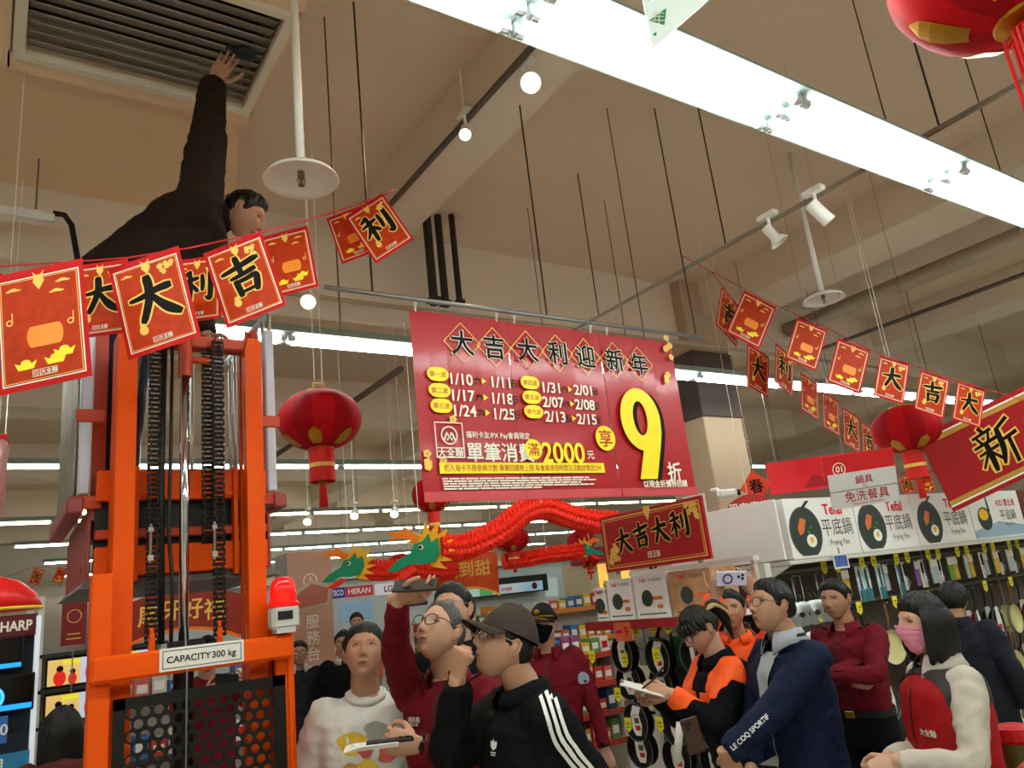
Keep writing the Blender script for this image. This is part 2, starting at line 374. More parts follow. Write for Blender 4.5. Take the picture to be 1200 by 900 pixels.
# ---------------------------------------------------------------- sprinklers with white heat-collector dishes
def sprinkler(loc, lab, pole=True):
    t = thing('sprinkler', lab, 'sprinkler', loc, group='sprinklers with white dishes')
    MB().lathe([(.012, .035), (.03, .035), (.09, .028), (.135, .004), (.148, -.012), (.15, -.01), (.137, .009), (.09, .034), (.03, .042), (.012, .042)], 32).obj('dish', m_white, t, True)
    MB().cyl((0, 0, .03), (0, 0, CEIL-loc[2]), .017, n=12).obj('pole', m_white, t, True)
    s = MB(); s.cyl((0, 0, .035), (0, 0, .0), .014, n=6).cyl((0, 0, 0), (0, 0, -.02), .006, n=8)
    for x in (-1, 1): s.tube([(.013*x, 0, .0), (.016*x, 0, -.014), (.005*x, 0, -.03)], .003, 6)
    s.lathe([(0, -.03), (.014, -.031), (.014, -.033), (0, -.034)], 10); s.obj('nozzle', M('brass_nozzle', '#8f8471', .35, .9), t)
    return t
sprinkler(at(353, 209, 3.1), 'white sprinkler dish on a long pole beside the worker')
sprinkler(at(965, 350, 5.6), 'white sprinkler dish on a pole above the right pennants')
# ---------------------------------------------------------------- track spotlights
m_spotglass = M('spot_glow', '#fff3d0', .3, emit=40, ecol='#ffd58a', var=0)
m_spotcool = M('spot_glow_soft', '#fff6e0', .3, emit=14, ecol='#fff0cf', var=0)
m_spotoff = M('spot_lens_off', '#d8d4cb', .25)
def spot(loc, aim, lab, on=0, ln=.13, r0=.042, r1=.05, power=0, top=CEIL):
    t = thing('spotlight', lab, 'spotlight', loc, group='track spotlights')
    a = V(aim).normalized(); R = V(0, 0, 1).rotation_difference(a).to_matrix()
    b = MB(); b.lathe([(0, -ln), (r0*.9, -ln), (r0, -ln+.01), (r0, -.04), (r1, -.004), (r1, 0), (r1*.9, 0), (r1*.86, -.012)], 20, R=R); b.obj('head', m_white, t, True, auto=40)
    MB().lathe([(0, -.01), (r1*.87, -.012)], 20, R=R).obj('lens', m_spotglass if on == 1 else m_spotcool if on == 2 else m_spotoff, t)
    k = a*(-ln*.6)
    MB().tube([k, k+V(0, 0, r0+.03), k+V(0, 0, r0+.07)], .01, 8).box(k+V(0, 0, r0+.08), (.05, .12, .03), ch=.005).cyl(k+V(0, 0, r0+.09), (k.x, k.y, top-loc[2]), .006, n=6).obj('yoke', m_white, t)
    if power:
        ld = bpy.data.lights.new('spot_lamp', 'SPOT'); ld.energy = power; ld.color = (1, .74, .42); ld.spot_size = 2.0; ld.spot_blend = .6; ld.shadow_soft_size = .05
        lo = bpy.data.objects.new('spot_lamp', ld); COL.objects.link(lo); lo.parent = t; lo.location = a*.02
        lo.rotation_euler = V(0, 0, -1).rotation_difference(a).to_euler()
    return t
spot(at(545, 158, z=4.28), (-.45, -.5, -.72), 'small white cylinder spotlight on the beam, lit', 2, .14, .036, .037, 30)
spot(at(622, 97, z=4.28), (-.55, -.72, -.62), 'glaring round amber spotlight facing the viewer', 1, .12, .05, .057, SPOT)
tr = thing('light_track', 'dark slotted light track along the ceiling beam', 'light track', (2.17, 3.4, 4.43))
MB().box((0, 0, 0), (.03, 3.2, .03), ch=.003).obj('rail', M('track_dark', '#5d5145', .5, var=.1), tr)
tr2 = thing('light_track', 'thin suspended rod track above the right end of the banner', 'light track', (3.56, 2.6, 3.6))
MB().box((0, 0, 0), (.018, 3.4, .022)).obj('rail', M('track_grey', '#8c8170', .5, .3), tr2)
for y in (-1.2, .1, 1.3): MB().cyl((0, y, .01), (0, y, CEIL-3.6), .005, n=6).obj('hanger', m_dkmetal, tr2)
spot(at(914, 284, X=3.56), (.35, -.3, -.8), 'unlit white bell-shaped spotlight on the suspended track', 0, .12, .028, .055, top=3.6)
spot(at(972, 260, X=3.56), (.5, -.25, -.75), 'unlit white cylinder spotlight on the suspended track', 0, .14, .036, .038, top=3.6)
for i, (px, py, d) in enumerate(((361, 354, 5.2), (360, 612, 10), (415, 605, 10), (462, 603, 10), (100, 600, 9))):
    spot(at(px, py, d), (-.4, -.6, -.6), ['small lit spotlight below the pennants left of the banner', 'tiny warm spot lowest right of the lantern tassel', 'tiny warm spot in the middle of the far ceiling', 'tiny warm spot left of the small round lantern', 'warm spot glowing behind the lift cage'][i], 1, .12, .05, .055, 15 if i in (0, 4) else 0)
# suspension rods seen against the ceiling
for i, (px, py, z) in enumerate(((711, 127, CEIL), (380, 20, CEIL), (708, 235, CEIL), (1060, 335, CEIL), (1125, 50, CEIL))):
    p = at(px, py, z=z); bot = [3.12, 3.0, 3.15, 2.75, 3.45, 3.0, 3.0][i]
    tag(MB().cyl((p.x, p.y, bot), (p.x, p.y, z), .0042, n=6).obj('hanging_rod', m_dpipe), 'thin dark hanging rod ' + ['left above the middle of the red banner', 'beside the sprinkler pole near the worker', 'shorter, just left of the banner rod pair', 'above the right pennant string', 'below the large lantern at top right', 'nearest the right edge above the last pennants', 'left of the rod at the right edge'][i], 'rod', 'hanging rods')
# ---------------------------------------------------------------- the aerial work platform
LX, LY = .625, 3.0
lift = thing('aerial_lift', 'orange aerial work platform with twin masts, chains and black mesh guard', 'lift', (LX, LY, 0))
m_or = M('orange_paint', '#df4f05', .5, var=.10, scale=14, bump=.05, bscale=40, spec=.12)
m_or2 = M('orange_dark', '#b23a14', .45, var=.14, scale=18)
m_maroon = M('maroon_paint', '#8c4038', .5, var=.12, scale=12)
m_chain = M('chain_steel', '#2b2622', .4, .8, var=.3, scale=60)
m_chrome = M('chrome', '#c9cdd0', .12, 1., var=.03)
m_wpost = M('grey_white_post', '#b9bcc4', .4, var=.04)
def part(name, mt, build, parent=None, smooth=False, auto=None):
    mb = MB(); build(mb); return mb.obj(name, mt, parent or lift, smooth, auto=auto)
# lower fixed mast, upper sliding mast (local x = X-LX, y = Y-LY)
for s in (-1, 1):
    def lowp(b, s=s):
        b.box((s*.303, 0, 1.06), (.066, .06, 1.78 if s < 0 else 1.5), ch=.005); b.box((s*.276, .05, 1.0), (.012, .1, 1.6))
    part('outer_mast_post', m_or, lowp)
    def upp(b, s=s):
        b.prism([(-.033, .32), (.033, .32), (.033, 2.86 if s > 0 else 2.80), (.02, 2.87), (-.02, 2.87 if s > 0 else 2.84), (-.033, 2.82)], .05, Fr((s*.232, .10, 0), (1, 0, 0), (0, 0, 1)))
        b.box((s*.262, .13, 1.6), (.01, .12, 2.5)).box((s*.205, .16, 1.6), (.01, .03, 2.5))
    part('inner_mast_post', m_or, upp)
    part('rear_angle_post', m_or2, lambda b, s=s: b.box((s*.305, .3, 2.55), (.03, .03, .9)).box((s*.285, .315, 2.55), (.03, .006, .9)))
part('top_crossbar', m_or2, lambda b: b.box((0, .12, 2.85), (.5, .07, .05), ch=.006))
part('capacity_crossbar', m_or, lambda b: b.box((-.005, -.05, 1.642), (.66, .05, .082), ch=.01))
pl = part('capacity_plate', M('plate_white', '#ddd6cb', .45, var=.05), lambda b: b.box((.005, -.078, 1.648), (.275, .004, .074), ch=.001))
F = Fr((LX*0+.005, -.0802, 1.648), (1, 0, 0), (0, 0, 1))
b = MB(); b.frame(-.128, -.029, .128, .029, .0025, .0005, F); b.text('CAPACITY', F, .030, -.044, -.011, bold=.015).text('300 kg', F, .030, .07, -.011, bold=.015); b.obj('lettering', m_black, pl)
# perforated guard: a steel sheet with real round holes
m_guard = M('guard_black', '#15120f', .5, .3, var=.2)
b = MB(); px, pz, r = .0415, .036, .0150
gx0, gx1, gz0, gz1 = -.262, .30, .70, 1.545
cols = int((gx1-gx0-.05)/px); rows = int((gz1-gz0-.06)/pz)
Fg = Fr((0, -.03, 0), (1, 0, 0), (0, 0, 1))
for rI in range(rows):
    for c in range(cols):
        cx = gx0+.035+px*(c+.5+(.5 if rI % 2 else 0)); cz = gz1-.05-pz*rI
        if cx > gx1-.03: continue
        hexa = [(cx+px/2*a, cz+pz*bb) for a, bb in ((1, -.333), (1, .333), (0, .667), (-1, .333), (-1, -.333), (0, -.667))]
        H = []; Cc = []
        for k in range(6):
            a, d = hexa[k], hexa[(k+1) % 6]
            for t in (0, .5):
                H.append((a[0]*(1-t)+d[0]*t, a[1]*(1-t)+d[1]*t))
        for x, z in H:
            an = math.atan2(z-cz, x-cx); Cc.append((cx+r*math.cos(an), cz+r*math.sin(an)))
        b.outline(H, Cc, .003, Fg)
zt = gz1-.05+pz*.4; zb = gz1-.05-pz*(rows-1)-pz*.4
b.rect(gx0, zt, gx1, gz1, .0031, Fg).rect(gx0, gz0, gx1, zb, .0031, Fg).rect(gx0, gz0, gx0+.036, gz1, .0031, Fg).rect(gx1-.045, gz0, gx1, gz1, .0031, Fg)
b.obj('mesh_guard', m_guard, lift)
part('guard_edge_bar', m_or, lambda b: b.tube([(.318, -.035, .6), (.318, -.035, 1.6), (.312, -.03, 1.63)], .011, 8), smooth=True)
# hydraulic ram and its hoses
part('ram_rod', m_chrome, lambda b: b.cyl((-.03, .06, 1.68), (-.03, .06, 2.74), .0175, n=18), smooth=True)
part('ram_sleeve', m_or2, lambda b: b.cyl((-.03, .06, 2.69), (-.03, .06, 2.86), .026, n=16).cyl((-.03, .06, 2.76), (.06, .06, 2.76), .014, n=12))
part('ram_foot', m_black, lambda b: b.box((-.02, .06, 1.69), (.12, .06, .03), ch=.004).cyl((-.03, .06, .3), (-.03, .06, 1.69), .035, n=16))
part('hose', m_black, lambda b: b.tube([(-.075, .07, 2.85), (-.078, .06, 2.4), (-.085, .05, 2.1), (-.07, .05, 1.9), (-.075, .05, 1.6)], .007, 7), smooth=True)
part('hose', m_black, lambda b: b.tube([(-.10, .09, 2.86), (-.105, .09, 2.3), (-.1, .08, 1.7)], .012, 7), smooth=True)
part('cable', m_grey, lambda b: b.tube([(-.05, .04, 2.8), (-.052, -.02, 2.0), (-.045, -.075, 1.6), (-.045, -.06, 1.2)], .003, 6), smooth=True)
# leaf chains: link plates and pins
def chain(b, x, y, z0, z1):
    z = z0; k = 0
    while z < z1:
        w = .012 if k % 2 else .019
        for s in (-1, 1):
            b.prism([(-.0085, -.004), (.0085, -.004), (.0085, .022), (-.0085, .022)], .004, Fr((x+s*w, y, z), (0, 1, 0), (0, 0, 1)))
        b.cyl((x-.022, y, z), (x+.022, y, z), .006, n=6); z += .018; k += 1
for x, y in ((-.135, .07), (.093, .06)):
    part('lift_chain', m_chain, lambda b, x=x, y=y: chain(b, x, y, 1.71, 2.86))
part('lift_chain', m_chain, lambda b: chain(b, .062, .1, 2.05, 2.86))
for x in (-.135, .093): part('chain_anchor', m_or, lambda b, x=x: b.box((x, .06, 1.70), (.02, .02, .07), ch=.003).cyl((x, .06, 1.74), (x, .06, 1.76), .008, n=8))
for x in (-.145, .075): part('tension_bolt', m_chrome, lambda b, x=x: b.cyl((x, .05, 1.98), (x, .05, 2.12), .006, n=8).box((x, .05, 2.0), (.02, .015, .02)).box((x, .05, 2.1), (.018, .015, .015)))
# carriage that rides the mast
for z, h, mt in ((2.285, .115, m_or), (2.105, .035, m_or2), (2.005, .11, m_or)):
    part('carriage_bar', mt, lambda b, z=z, h=h: b.box((0, .19, z), (.62, .03, h), ch=.004))
for s in (-1, 1):
    part('carriage_upright', m_or, lambda b, s=s: b.box((s*.18, .17, 2.14), (.016, .05, .42)).cyl((s*.165, .14, 2.24), (s*.135, .14, 2.24), .008, n=8, m=0))
part('carriage_back_plate', m_black, lambda b: b.box((0, .23, 2.14), (.62, .01, .38)))
# platform: deck, side rim, cage rods, corner posts
part('platform_deck', m_maroon, lambda b: b.box((0, .62, 2.185), (.66, .78, .05), ch=.006))
part('platform_tray', M('tray_grey', '#5a5450', .6, var=.12), lambda b: b.loft([[(-.33, .2, 1.95), (.33, .2, 1.95), (.33, 1.05, 1.95), (-.33, 1.05, 1.95)], [(-.36, .16, 1.915), (.36, .16, 1.915), (.36, 1.08, 1.915), (-.36, 1.08, 1.915)]]))
for s in (-1, 1):
    part('platform_side', m_maroon, lambda b, s=s: b.box((s*.327, .62, 2.05), (.014, .82, .24), ch=.003).cyl((s*.334, .34, 2.0), (s*.34, .34, 2.0), .012, n=10))
    part('side_rim', m_maroon, lambda b, s=s: b.box((s*.375, .66, 2.22), (.055, .92, .06), ch=.006))
    part('corner_post', m_wpost, lambda b, s=s: b.box((s*.348, .24, 2.62 if s > 0 else 2.62), (.04, .05, .72), ch=.006))
    part('post_foot', m_dkmetal, lambda b, s=s: b.box((s*.348, .24, 2.235), (.03, .04, .05)))
    for z in (2.23, 2.56): part('post_bracket', m_or2, lambda b, s=s, z=z: b.box((s*.336, .215, z), (.095, .012, .05), ch=.003))
    for k in range(8):
        part('cage_rod', M('rod_steel', '#a8a49c', .35, .6, var=.15), lambda b, s=s, k=k: b.cyl((s*.375, .30+k*.1, 2.24), (s*.375, .30+k*.1, 3.1), .0085, n=8), smooth=True)
    part('cage_rail', m_wpost, lambda b, s=s: b.tube([(s*.375, .22, 3.1), (s*.375, 1.06, 3.1)], .014, 8), smooth=True)
part('cage_rail', m_wpost, lambda b: b.tube([(-.375, 1.06, 3.1), (.375, 1.06, 3.1)], .014, 8), smooth=True)
for k in range(7): part('cage_rod', MATS['rod_steel'], lambda b, k=k: b.cyl((-.3+k*.1, 1.06, 2.2), (-.3+k*.1, 1.06, 3.1), .0085, n=8), smooth=True)
# wheeled base (below the frame)
part('base_frame', m_or, lambda b: b.box((0, .35, .2), (.68, 1.2, .12), ch=.01).box((0, .02, .5), (.58, .05, .5), ch=.01))
for x in (-.38, .38):
    for y in (-.18, .88):
        part('wheel', m_black, lambda b, x=x, y=y: b.lathe([(.02, -.025), (.085, -.025), (.1, -.012), (.1, .012), (.085, .025), (.02, .025)], 20, o=(x, y, .1), R=ry(PI/2)), smooth=False)
# rotating beacon on the right mast
bc = part('beacon', M('beacon_base_grey', '#b8b4ac', .5, var=.05), lambda b: b.box((.292, -.06, 1.745), (.102, .07, .085), ch=.012).box((.292, -.06, 1.70), (.07, .06, .02)))
m_bred = M('beacon_red', '#e8140e', .15, emit=.18, ecol='#ff2a18', trans=.25, var=.1)
b = MB(); rings = []
for z, s in ((0, 1), (.02, 1), (.065, .96), (.09, .82), (.102, .55), (.106, .2)):
    rings.append([(.292+s*.047*math.copysign(abs(math.cos(a))**.6, math.cos(a)), -.06+s*.033*math.copysign(abs(math.sin(a))**.6, math.sin(a)), 1.785+z) for a in [2*PI*i/24 for i in range(24)]])
b.loft(rings); b.box((.292, -.06, 1.79), (.104, .072, .016), ch=.006); b.obj('beacon_dome', m_bred, bc, True, auto=40)
MB().cyl((.292, -.06, 1.79), (.292, -.06, 1.845), .016, n=12).obj('bulb', M('bulb_glow', '#ff6a50', .3, emit=6, ecol='#ff3a20', var=0), bc)
MB().box((.288, -.0965, 1.752), (.055, .002, .03)).obj('rating_label', m_black, bc)
# ---------------------------------------------------------------- pennants
PW, PH = .265, .372
m_pred = M('pennant_red', '#bb140d', .5, var=.05, scale=20, spec=.15); m_porange = M('pennant_orange', '#b23208', .5, var=.35, scale=30, spec=.15)
m_pwhite = M('print_white', '#f3ead6', .4, var=.03); m_pgold = M('print_gold', '#eebf57', .4, var=.08); m_pink = M('print_black', '#15100d', .55, var=.2, spec=.1)
m_pyel = M('print_yellow', '#f6dd1e', .4, var=.05)
def pennant_proto(kind):
    """local origin at the middle of the top edge, face towards -Y"""
    t = thing('pennant', 'red pennant', 'pennant'); F = FXZ
    mb = MB(); nx, nz = 6, 6; w2 = PW/2
    def bend(x, z): return .010*math.sin((x/PW+.5)*PI)+.006*math.sin(z/PH*5+x*3)
    for sgn in (0, 1):
        base = len(mb.v)
        vs = [(-w2+PW*i/nx, bend(-w2+PW*i/nx, -PH*j/nz)*0+.0006*(1-2*sgn), -PH*j/nz) for j in range(nz+1) for i in range(nx+1)]
        fs = [(j*(nx+1)+i, j*(nx+1)+i+1, (j+1)*(nx+1)+i+1, (j+1)*(nx+1)+i) for j in range(nz) for i in range(nx)]
        mb.add(vs, fs)
    mb.obj('card', m_pred, t)
    MB().rect(-w2+.018, -PH+.022, w2-.018, -.03, .0006, F, z=.001).obj('printed_panel', m_porange, t)
    b = MB(); b.frame(-w2+.014, -PH+.018, w2-.014, -.026, .0035, .0006, F, z=.0012); b.obj('border', m_pwhite, t)
    b = MB(); b.frame(-w2+.021, -PH+.025, w2-.021, -.033, .0018, .0006, F, z=.0018)
    b.prism([(-.017, -.012), (-.012, -.03), (-.017, -.045), (0, -.072), (.017, -.045), (.012, -.03), (.017, -.012), (.006, -.024), (-.006, -.024)], .0006, F, z=.0022)
    for x, y in ((-.075, -.058),) + (((.07, -.055), (.05, -.085)) if kind == 'ingot' else ()):
        b.disc(x, y, .012, .0006, F, z=.002, ry=.005).disc(x-.013, y-.003, .008, .0006, F, z=.0021, ry=.003).disc(x+.012, y-.003, .01, .0006, F, z=.0022, ry=.003)
    if kind != 'ingot':
        for i in range(9):
            x, y = .045+.05*random.random(), -.05-.04*random.random()
            for k in range(5): b.disc(x+.006*math.cos(k*1.257), y+.006*math.sin(k*1.257), .0042, .0006, F, z=.0022+.00003*(k+5*i), n=8)
        b.disc(-.055, -.282, .016, .0006, F, z=.0018, ry=.018).disc(-.055, -.262, .011, .0006, F, z=.0019)
    b.obj('gold_ornament', m_pgold, t)
    if kind == 'ingot':          # gold ingots and a drum
        for ii, (cx, cz) in enumerate(((-.05, -.30), (.035, -.298), (.062, -.28))):
            g = MB(); g.prism([(cx-.032, cz+.012), (cx-.022, cz-.012), (cx+.022, cz-.012), (cx+.032, cz+.012), (cx+.014, cz+.004), (cx-.014, cz+.004)], .0006, F, z=.002+.0004*ii).disc(cx, cz+.006, .015, .0006, F, z=.0022+.0004*ii, ry=.012)
            g.obj('gold_ingot', m_pyel, t)
        g = MB(); g.rect(-.028, -.25, .048, -.185, .0006, F, z=.002).disc(-.028, -.2175, .014, .0006, F, z=.0024, ry=.0325).disc(.048, -.2175, .014, .0006, F, z=.0022, ry=.0325); g.obj('printed_drum', M('drum_orange', '#ef8a1d', .4), t)
        g = MB(); g.ringline(-.09, -.16, .01, .004, .0006, F, z=.002, n=12).rect(-.083, -.16, -.080, -.13, .0006, F, z=.002).ringline(.085, -.19, .01, .004, .0006, F, z=.002, n=12).rect(.092, -.19, .095, -.16, .0006, F, z=.002); g.obj('printed_note', m_pgold, t)
    else:
        MB().brush(kind, F, .182, 0, -.17, .007, z=.0024).obj('character_outline', m_pgold, t)
        MB().brush(kind, F, .182, 0, -.17, .0, z=.003).obj('character', m_pink, t)
    g = MB(); g.frame(-.032, -.338, .038, -.318, .0012, .0006, F, z=.002).rect(-.011, -.338, -.010, -.318, .0006, F, z=.002).text('大全聯', F, .016, .014, -.334, bold=.02, z=.0024).ringline(-.0215, -.328, .0075, .0012, .0006, F, z=.002, n=12).text('M', F, .009, -.0215, -.3315, z=.0024); g.obj('logo', m_pwhite, t)
    return t
PEN = {}
def pennant(kind, top_mid, right_dir, tilt, label, group, sc_=1.):
    """hang a card: top edge middle point, its horizontal direction to the card's right, tilt about the face normal"""
    u = V(right_dir).normalized(); n_ = u.cross(V(0, 0, 1)).normalized(); up = n_.cross(u)*-1
    v = V(0, 0, 1)-u*u.z; v.normalize(); wv = u.cross(v)
    c, s = math.cos(tilt), math.sin(tilt); u2 = u*c+v*s; v2 = v*c-u*s
    mat = Matrix(((u2.x, -wv.x, v2.x), (u2.y, -wv.y, v2.y), (u2.z, -wv.z, v2.z)))
    if kind not in PEN: o = PEN[kind] = pennant_proto(kind); o['label'] = label; o['group'] = group; o.location = top_mid
    else: o = dup(PEN[kind], top_mid, label=label, group=group)
    o.rotation_euler = mat.to_euler(); o.scale = (sc_,)*3
    return o
m_cord = M('red_ribbon', '#b3171a', .5, var=.1)
def garland(pts, lab): return tag(MB().tube(pts, .006, 6, flat=.4).obj('garland_cord', m_cord, smooth=True), lab, 'cord')
def pen_px(kind, L, R, d, label, group, extra_tilt=0., dr=0.):
    a = at(*L, d); b_ = at(*R, d+dr); pennant(kind, (a+b_)/2, b_-a, extra_tilt, label, group, (b_-a).length/PW)
    return a, b_
G1 = 'pennants on the near left string'
near = [('吉', (-48, 322), (24, 312), 2.55, 'red pennant half hidden behind the leftmost ingot pennant', -.42),
        ('ingot', (-8, 318), (97, 309), 2.3, 'large red pennant with gold ingots at the left edge', .14),
        ('大', (85, 312), (150, 303), 2.62, 'red pennant peeking out left of the large 大 pennant', 0),
        ('大', (126, 308), (210, 295), 2.5, 'large red pennant with brushed 大 on the lift mast', .19),
        ('利', (205, 312), (258, 292), 2.75, 'red pennant almost hidden behind the large 吉 pennant', -.25),
        ('吉', (237, 292), (307, 276), 2.75, 'large red pennant with brushed 吉 beside the worker', .17),
        ('ingot', (305, 278), (360, 264), 3.15, 'dim red pennant with gold ingots right of the worker', 0),
        ('ingot', (382, 254), (425, 242), 3.5, 'dim red pennant with ingots behind the 利 pennant', .1),
        ('利', (402, 250), (450, 230), 3.4, 'large red pennant with brushed 利 left of the banner', .2)]
for k, L, R, d, lab, tl in near: pen_px(k, L, R, d, lab, G1, tl)
garland([at(*p) for p in ((-60, 318, 2.4), (0, 312, 2.4), (97, 306, 2.42), (150, 302, 2.5), (225, 290, 2.62), (307, 272, 2.85), (370, 255, 3.2), (450, 229, 3.42), (462, 222, 3.45))], 'red ribbon string carrying the large left pennants')
G2, G3 = 'pennants on the front right string', 'pennants on the rear right string'
A = [('ingot', (872, 340), (910, 360), 5.2, 'first pennant of the front right string, with ingots'), ('ingot', (934, 372), (970, 387), 5.25, 'second pennant of the front right string, with ingots and glare'), ('ingot', (982, 396), (1020, 411), 5.3, 'third pennant of the front right string, with ingots'),
     ('大', (1031, 416), (1066, 427), 5.35, 'fourth pennant of the front right string, brushed 大'), ('吉', (1079, 433), (1113, 445), 5.4, 'fifth pennant of the front right string, brushed 吉'), ('大', (1122, 446), (1155, 457), 5.45, 'last pennant of the front right string, brushed 大')]
for k, L, R, d, lab in A: pen_px(k, L, R, d, lab, G2)
garland([at(*p) for p in ((800, 300, 5.2), (833, 318, 5.2), (910, 358, 5.2), (970, 385, 5.25), (1020, 410, 5.3), (1113, 443, 5.4), (1155, 456, 5.45), (1230, 478, 5.5))], 'red string of the front right pennants')
Bp = [('吉', (845, 336), (868, 362), 5.3, 'first pennant of the rear right string, brushed 吉'), ('大', (876, 402), (901, 418), 5.7, 'second pennant of the rear right string, brushed 大'), ('利', (909, 402), (930, 421), 5.7, 'third pennant of the rear right string, brushed 利'), ('ingot', (938, 436), (958, 450), 6.1, 'fourth pennant of the rear right string, with ingots'),
      ('ingot', (963, 458), (982, 470), 6.5, 'fifth pennant of the rear right string, with ingots'), ('大', (987, 477), (1006, 489), 6.8, 'sixth pennant of the rear right string, brushed 大'), ('吉', (1009, 494), (1025, 505), 7.1, 'last pennant of the rear right string, brushed 吉')]
for k, L, R, d, lab in Bp: pen_px(k, L, R, d, lab, G3, 0, .12)
garland([at(*p) for p in ((833, 318, 5.2), (868, 362, 5.35), (905, 398, 5.7), (930, 421, 5.8), (982, 470, 6.5), (1025, 505, 7.1), (1060, 525, 7.6))], 'red string of the rear right pennants')
# small pennants hanging far off
far = [((40, 665), (53, 668), 9, '大'), ((68, 664), (80, 668), 9, 'ingot'), ((92, 675), (103, 680), 9, '吉'), ((105, 682), (116, 690), 9, 'ingot'), ((-4, 676), (8, 677), 9, '利')]
FL = ['leftmost complete faraway pennant below the lift cage', 'second faraway pennant below the lift cage', 'third faraway pennant below the lift cage', 'last faraway pennant, touching the lift platform', 'faraway pennant cut by the left edge']
for (L, R, d, k), lab in zip(far, FL): pen_px(k, L, R, d, lab, 'faraway pennants at the left')
garland([at(*p) for p in ((-10, 676, 9), (8, 676, 9), (40, 664, 9), (80, 667, 9), (116, 689, 9), (140, 700, 9))], 'faraway string of pennants below the lift cage')
fr = [((1052, 560), (1066, 556), 7), ((1074, 556), (1090, 553), 7), ((1086, 534), (1100, 531), 6.6), ((1100, 537), (1113, 534), 6.6), ((1120, 570), (1133, 566), 7.4), ((1138, 572), (1150, 568), 7.6)]
for i, (L, R, d) in enumerate(fr): pen_px(['大', 'ingot', '吉', '利', 'ingot', '大'][i], L, R, d, f'{ORD[i]} small pennant from the left above the pan advertising boxes', 'small pennants above the pan boxes')
garland([at(*p) for p in ((1040, 552, 7), (1066, 556, 7), (1090, 553, 7), (1100, 531, 6.6), (1113, 533, 6.7), (1133, 566, 7.4), (1150, 568, 7.6), (1175, 560, 7.8))], 'cord of the small pennants above the pan boxes')
# ---------------------------------------------------------------- the big sale banner
BY = 3.05
m_bred = M('banner_red', '#a81016', .4, var=.06, scale=6, coat=.25)
bl = at(489, 590, Y=BY); BX0, BX1, BZ0, BZ1 = 1.59, 3.335, 2.17, 3.09
ban = thing('sale_banner', 'wide red three-sheet sale banner with dates and a big yellow 9', 'banner', (BX0, BY, BZ0))
def bp(px, py): p = at(px, py, Y=BY); return p.x-BX0, p.z-BZ0
s1, s2 = bp(604, 480)[0], bp(714, 480)[0]; BW, BH = BX1-BX0, BZ1-BZ0
for a, c, yo in ((0, s1, 0), (s1+.006, s2, .004), (s2+.01, BW, .008)):
    b = MB(); nx = 6
    for sg in (0, .0012):
        vs = [(a+(c-a)*i/nx, yo+sg+.004*math.sin(i*1.1+a), z*BH) for z in (0, .5, 1) for i in range(nx+1)]
        b.add(vs, [(j*(nx+1)+i, j*(nx+1)+i+1, (j+1)*(nx+1)+i+1, (j+1)*(nx+1)+i) for j in range(2) for i in range(nx)])
    b.obj('banner_sheet', m_bred, ban)
    MB().rect(a, .0, c, .045, .001, Fr((0, yo-.006, 0), (1, 0, 0), (0, 0, 1))).obj('hem_strip', M('hem_pink', '#c4484c', .4), ban)
F = Fr((0, -.008, 0), (1, 0, 0), (0, 0, 1))
gold, yel, wht, blk, red2 = MB(), MB(), MB(), MB(), MB()
def emit(what):
    for mb_, nm, mt in ((gold, 'gold', m_pgold), (yel, 'yellow', m_pyel), (wht, 'white', m_pwhite), (blk, 'black', m_pink), (red2, 'red', M('print_red', '#b8191c', .4))):
        if mb_.v: mb_.obj(nm+'_'+what, mt, ban); mb_.v, mb_.f, mb_.m = [], [], []
def diamond(b, cx, cy, r, wd, z):
    b.outline([(cx, cy-r), (cx+r, cy), (cx, cy+r), (cx-r, cy)], [(cx, cy-r+wd), (cx+r-wd, cy), (cx, cy+r-wd), (cx-r+wd, cy)], .0006, F, z=z)
for ch, px, py in zip('大吉大利迎新年', (540.5, 578, 617, 652, 685, 719, 748), (402, 407, 410, 414, 418, 422, 427)):
    u, v_ = bp(px, py); diamond(gold, u, v_, .105, .006, .001)
    [wht.text(ch, F, .135, u+dx, v_-.052+dy, bold=.03, z=.0008+.0005*q_) for q_, (dx, dy) in enumerate(((-.004, -.003), (.004, .003)))]; blk.text(ch, F, .135, u, v_-.052, bold=.026, z=.0022); emit('title_character')
def badge(px, py, s):
    u, v_ = bp(px, py); n_ = 32
    yel.prism([(u+(.054+.005*math.cos(6*t))*math.copysign(abs(math.cos(t))**.5, math.cos(t)), v_+(.032+.003*math.cos(4*t))*math.copysign(abs(math.sin(t))**.5, math.sin(t))) for t in [2*PI*i/n_ for i in range(n_)]], .0006, F, z=.001)
    red2.text(s, F, .03, u, v_-.012, z=.002, bold=.01); emit('badge')
rowsL = [(440, '第一波', '1/10', '1/11', '六'), (459, '第二波', '1/17', '1/18', '六'), (477, '第三波', '1/24', '1/25', '六')]
rowsR = [(450, '第四波', '1/31', '2/01', '六'), (467, '第五波', '2/07', '2/08', '六'), (484, '第六波', '2/13', '2/15', '五')]
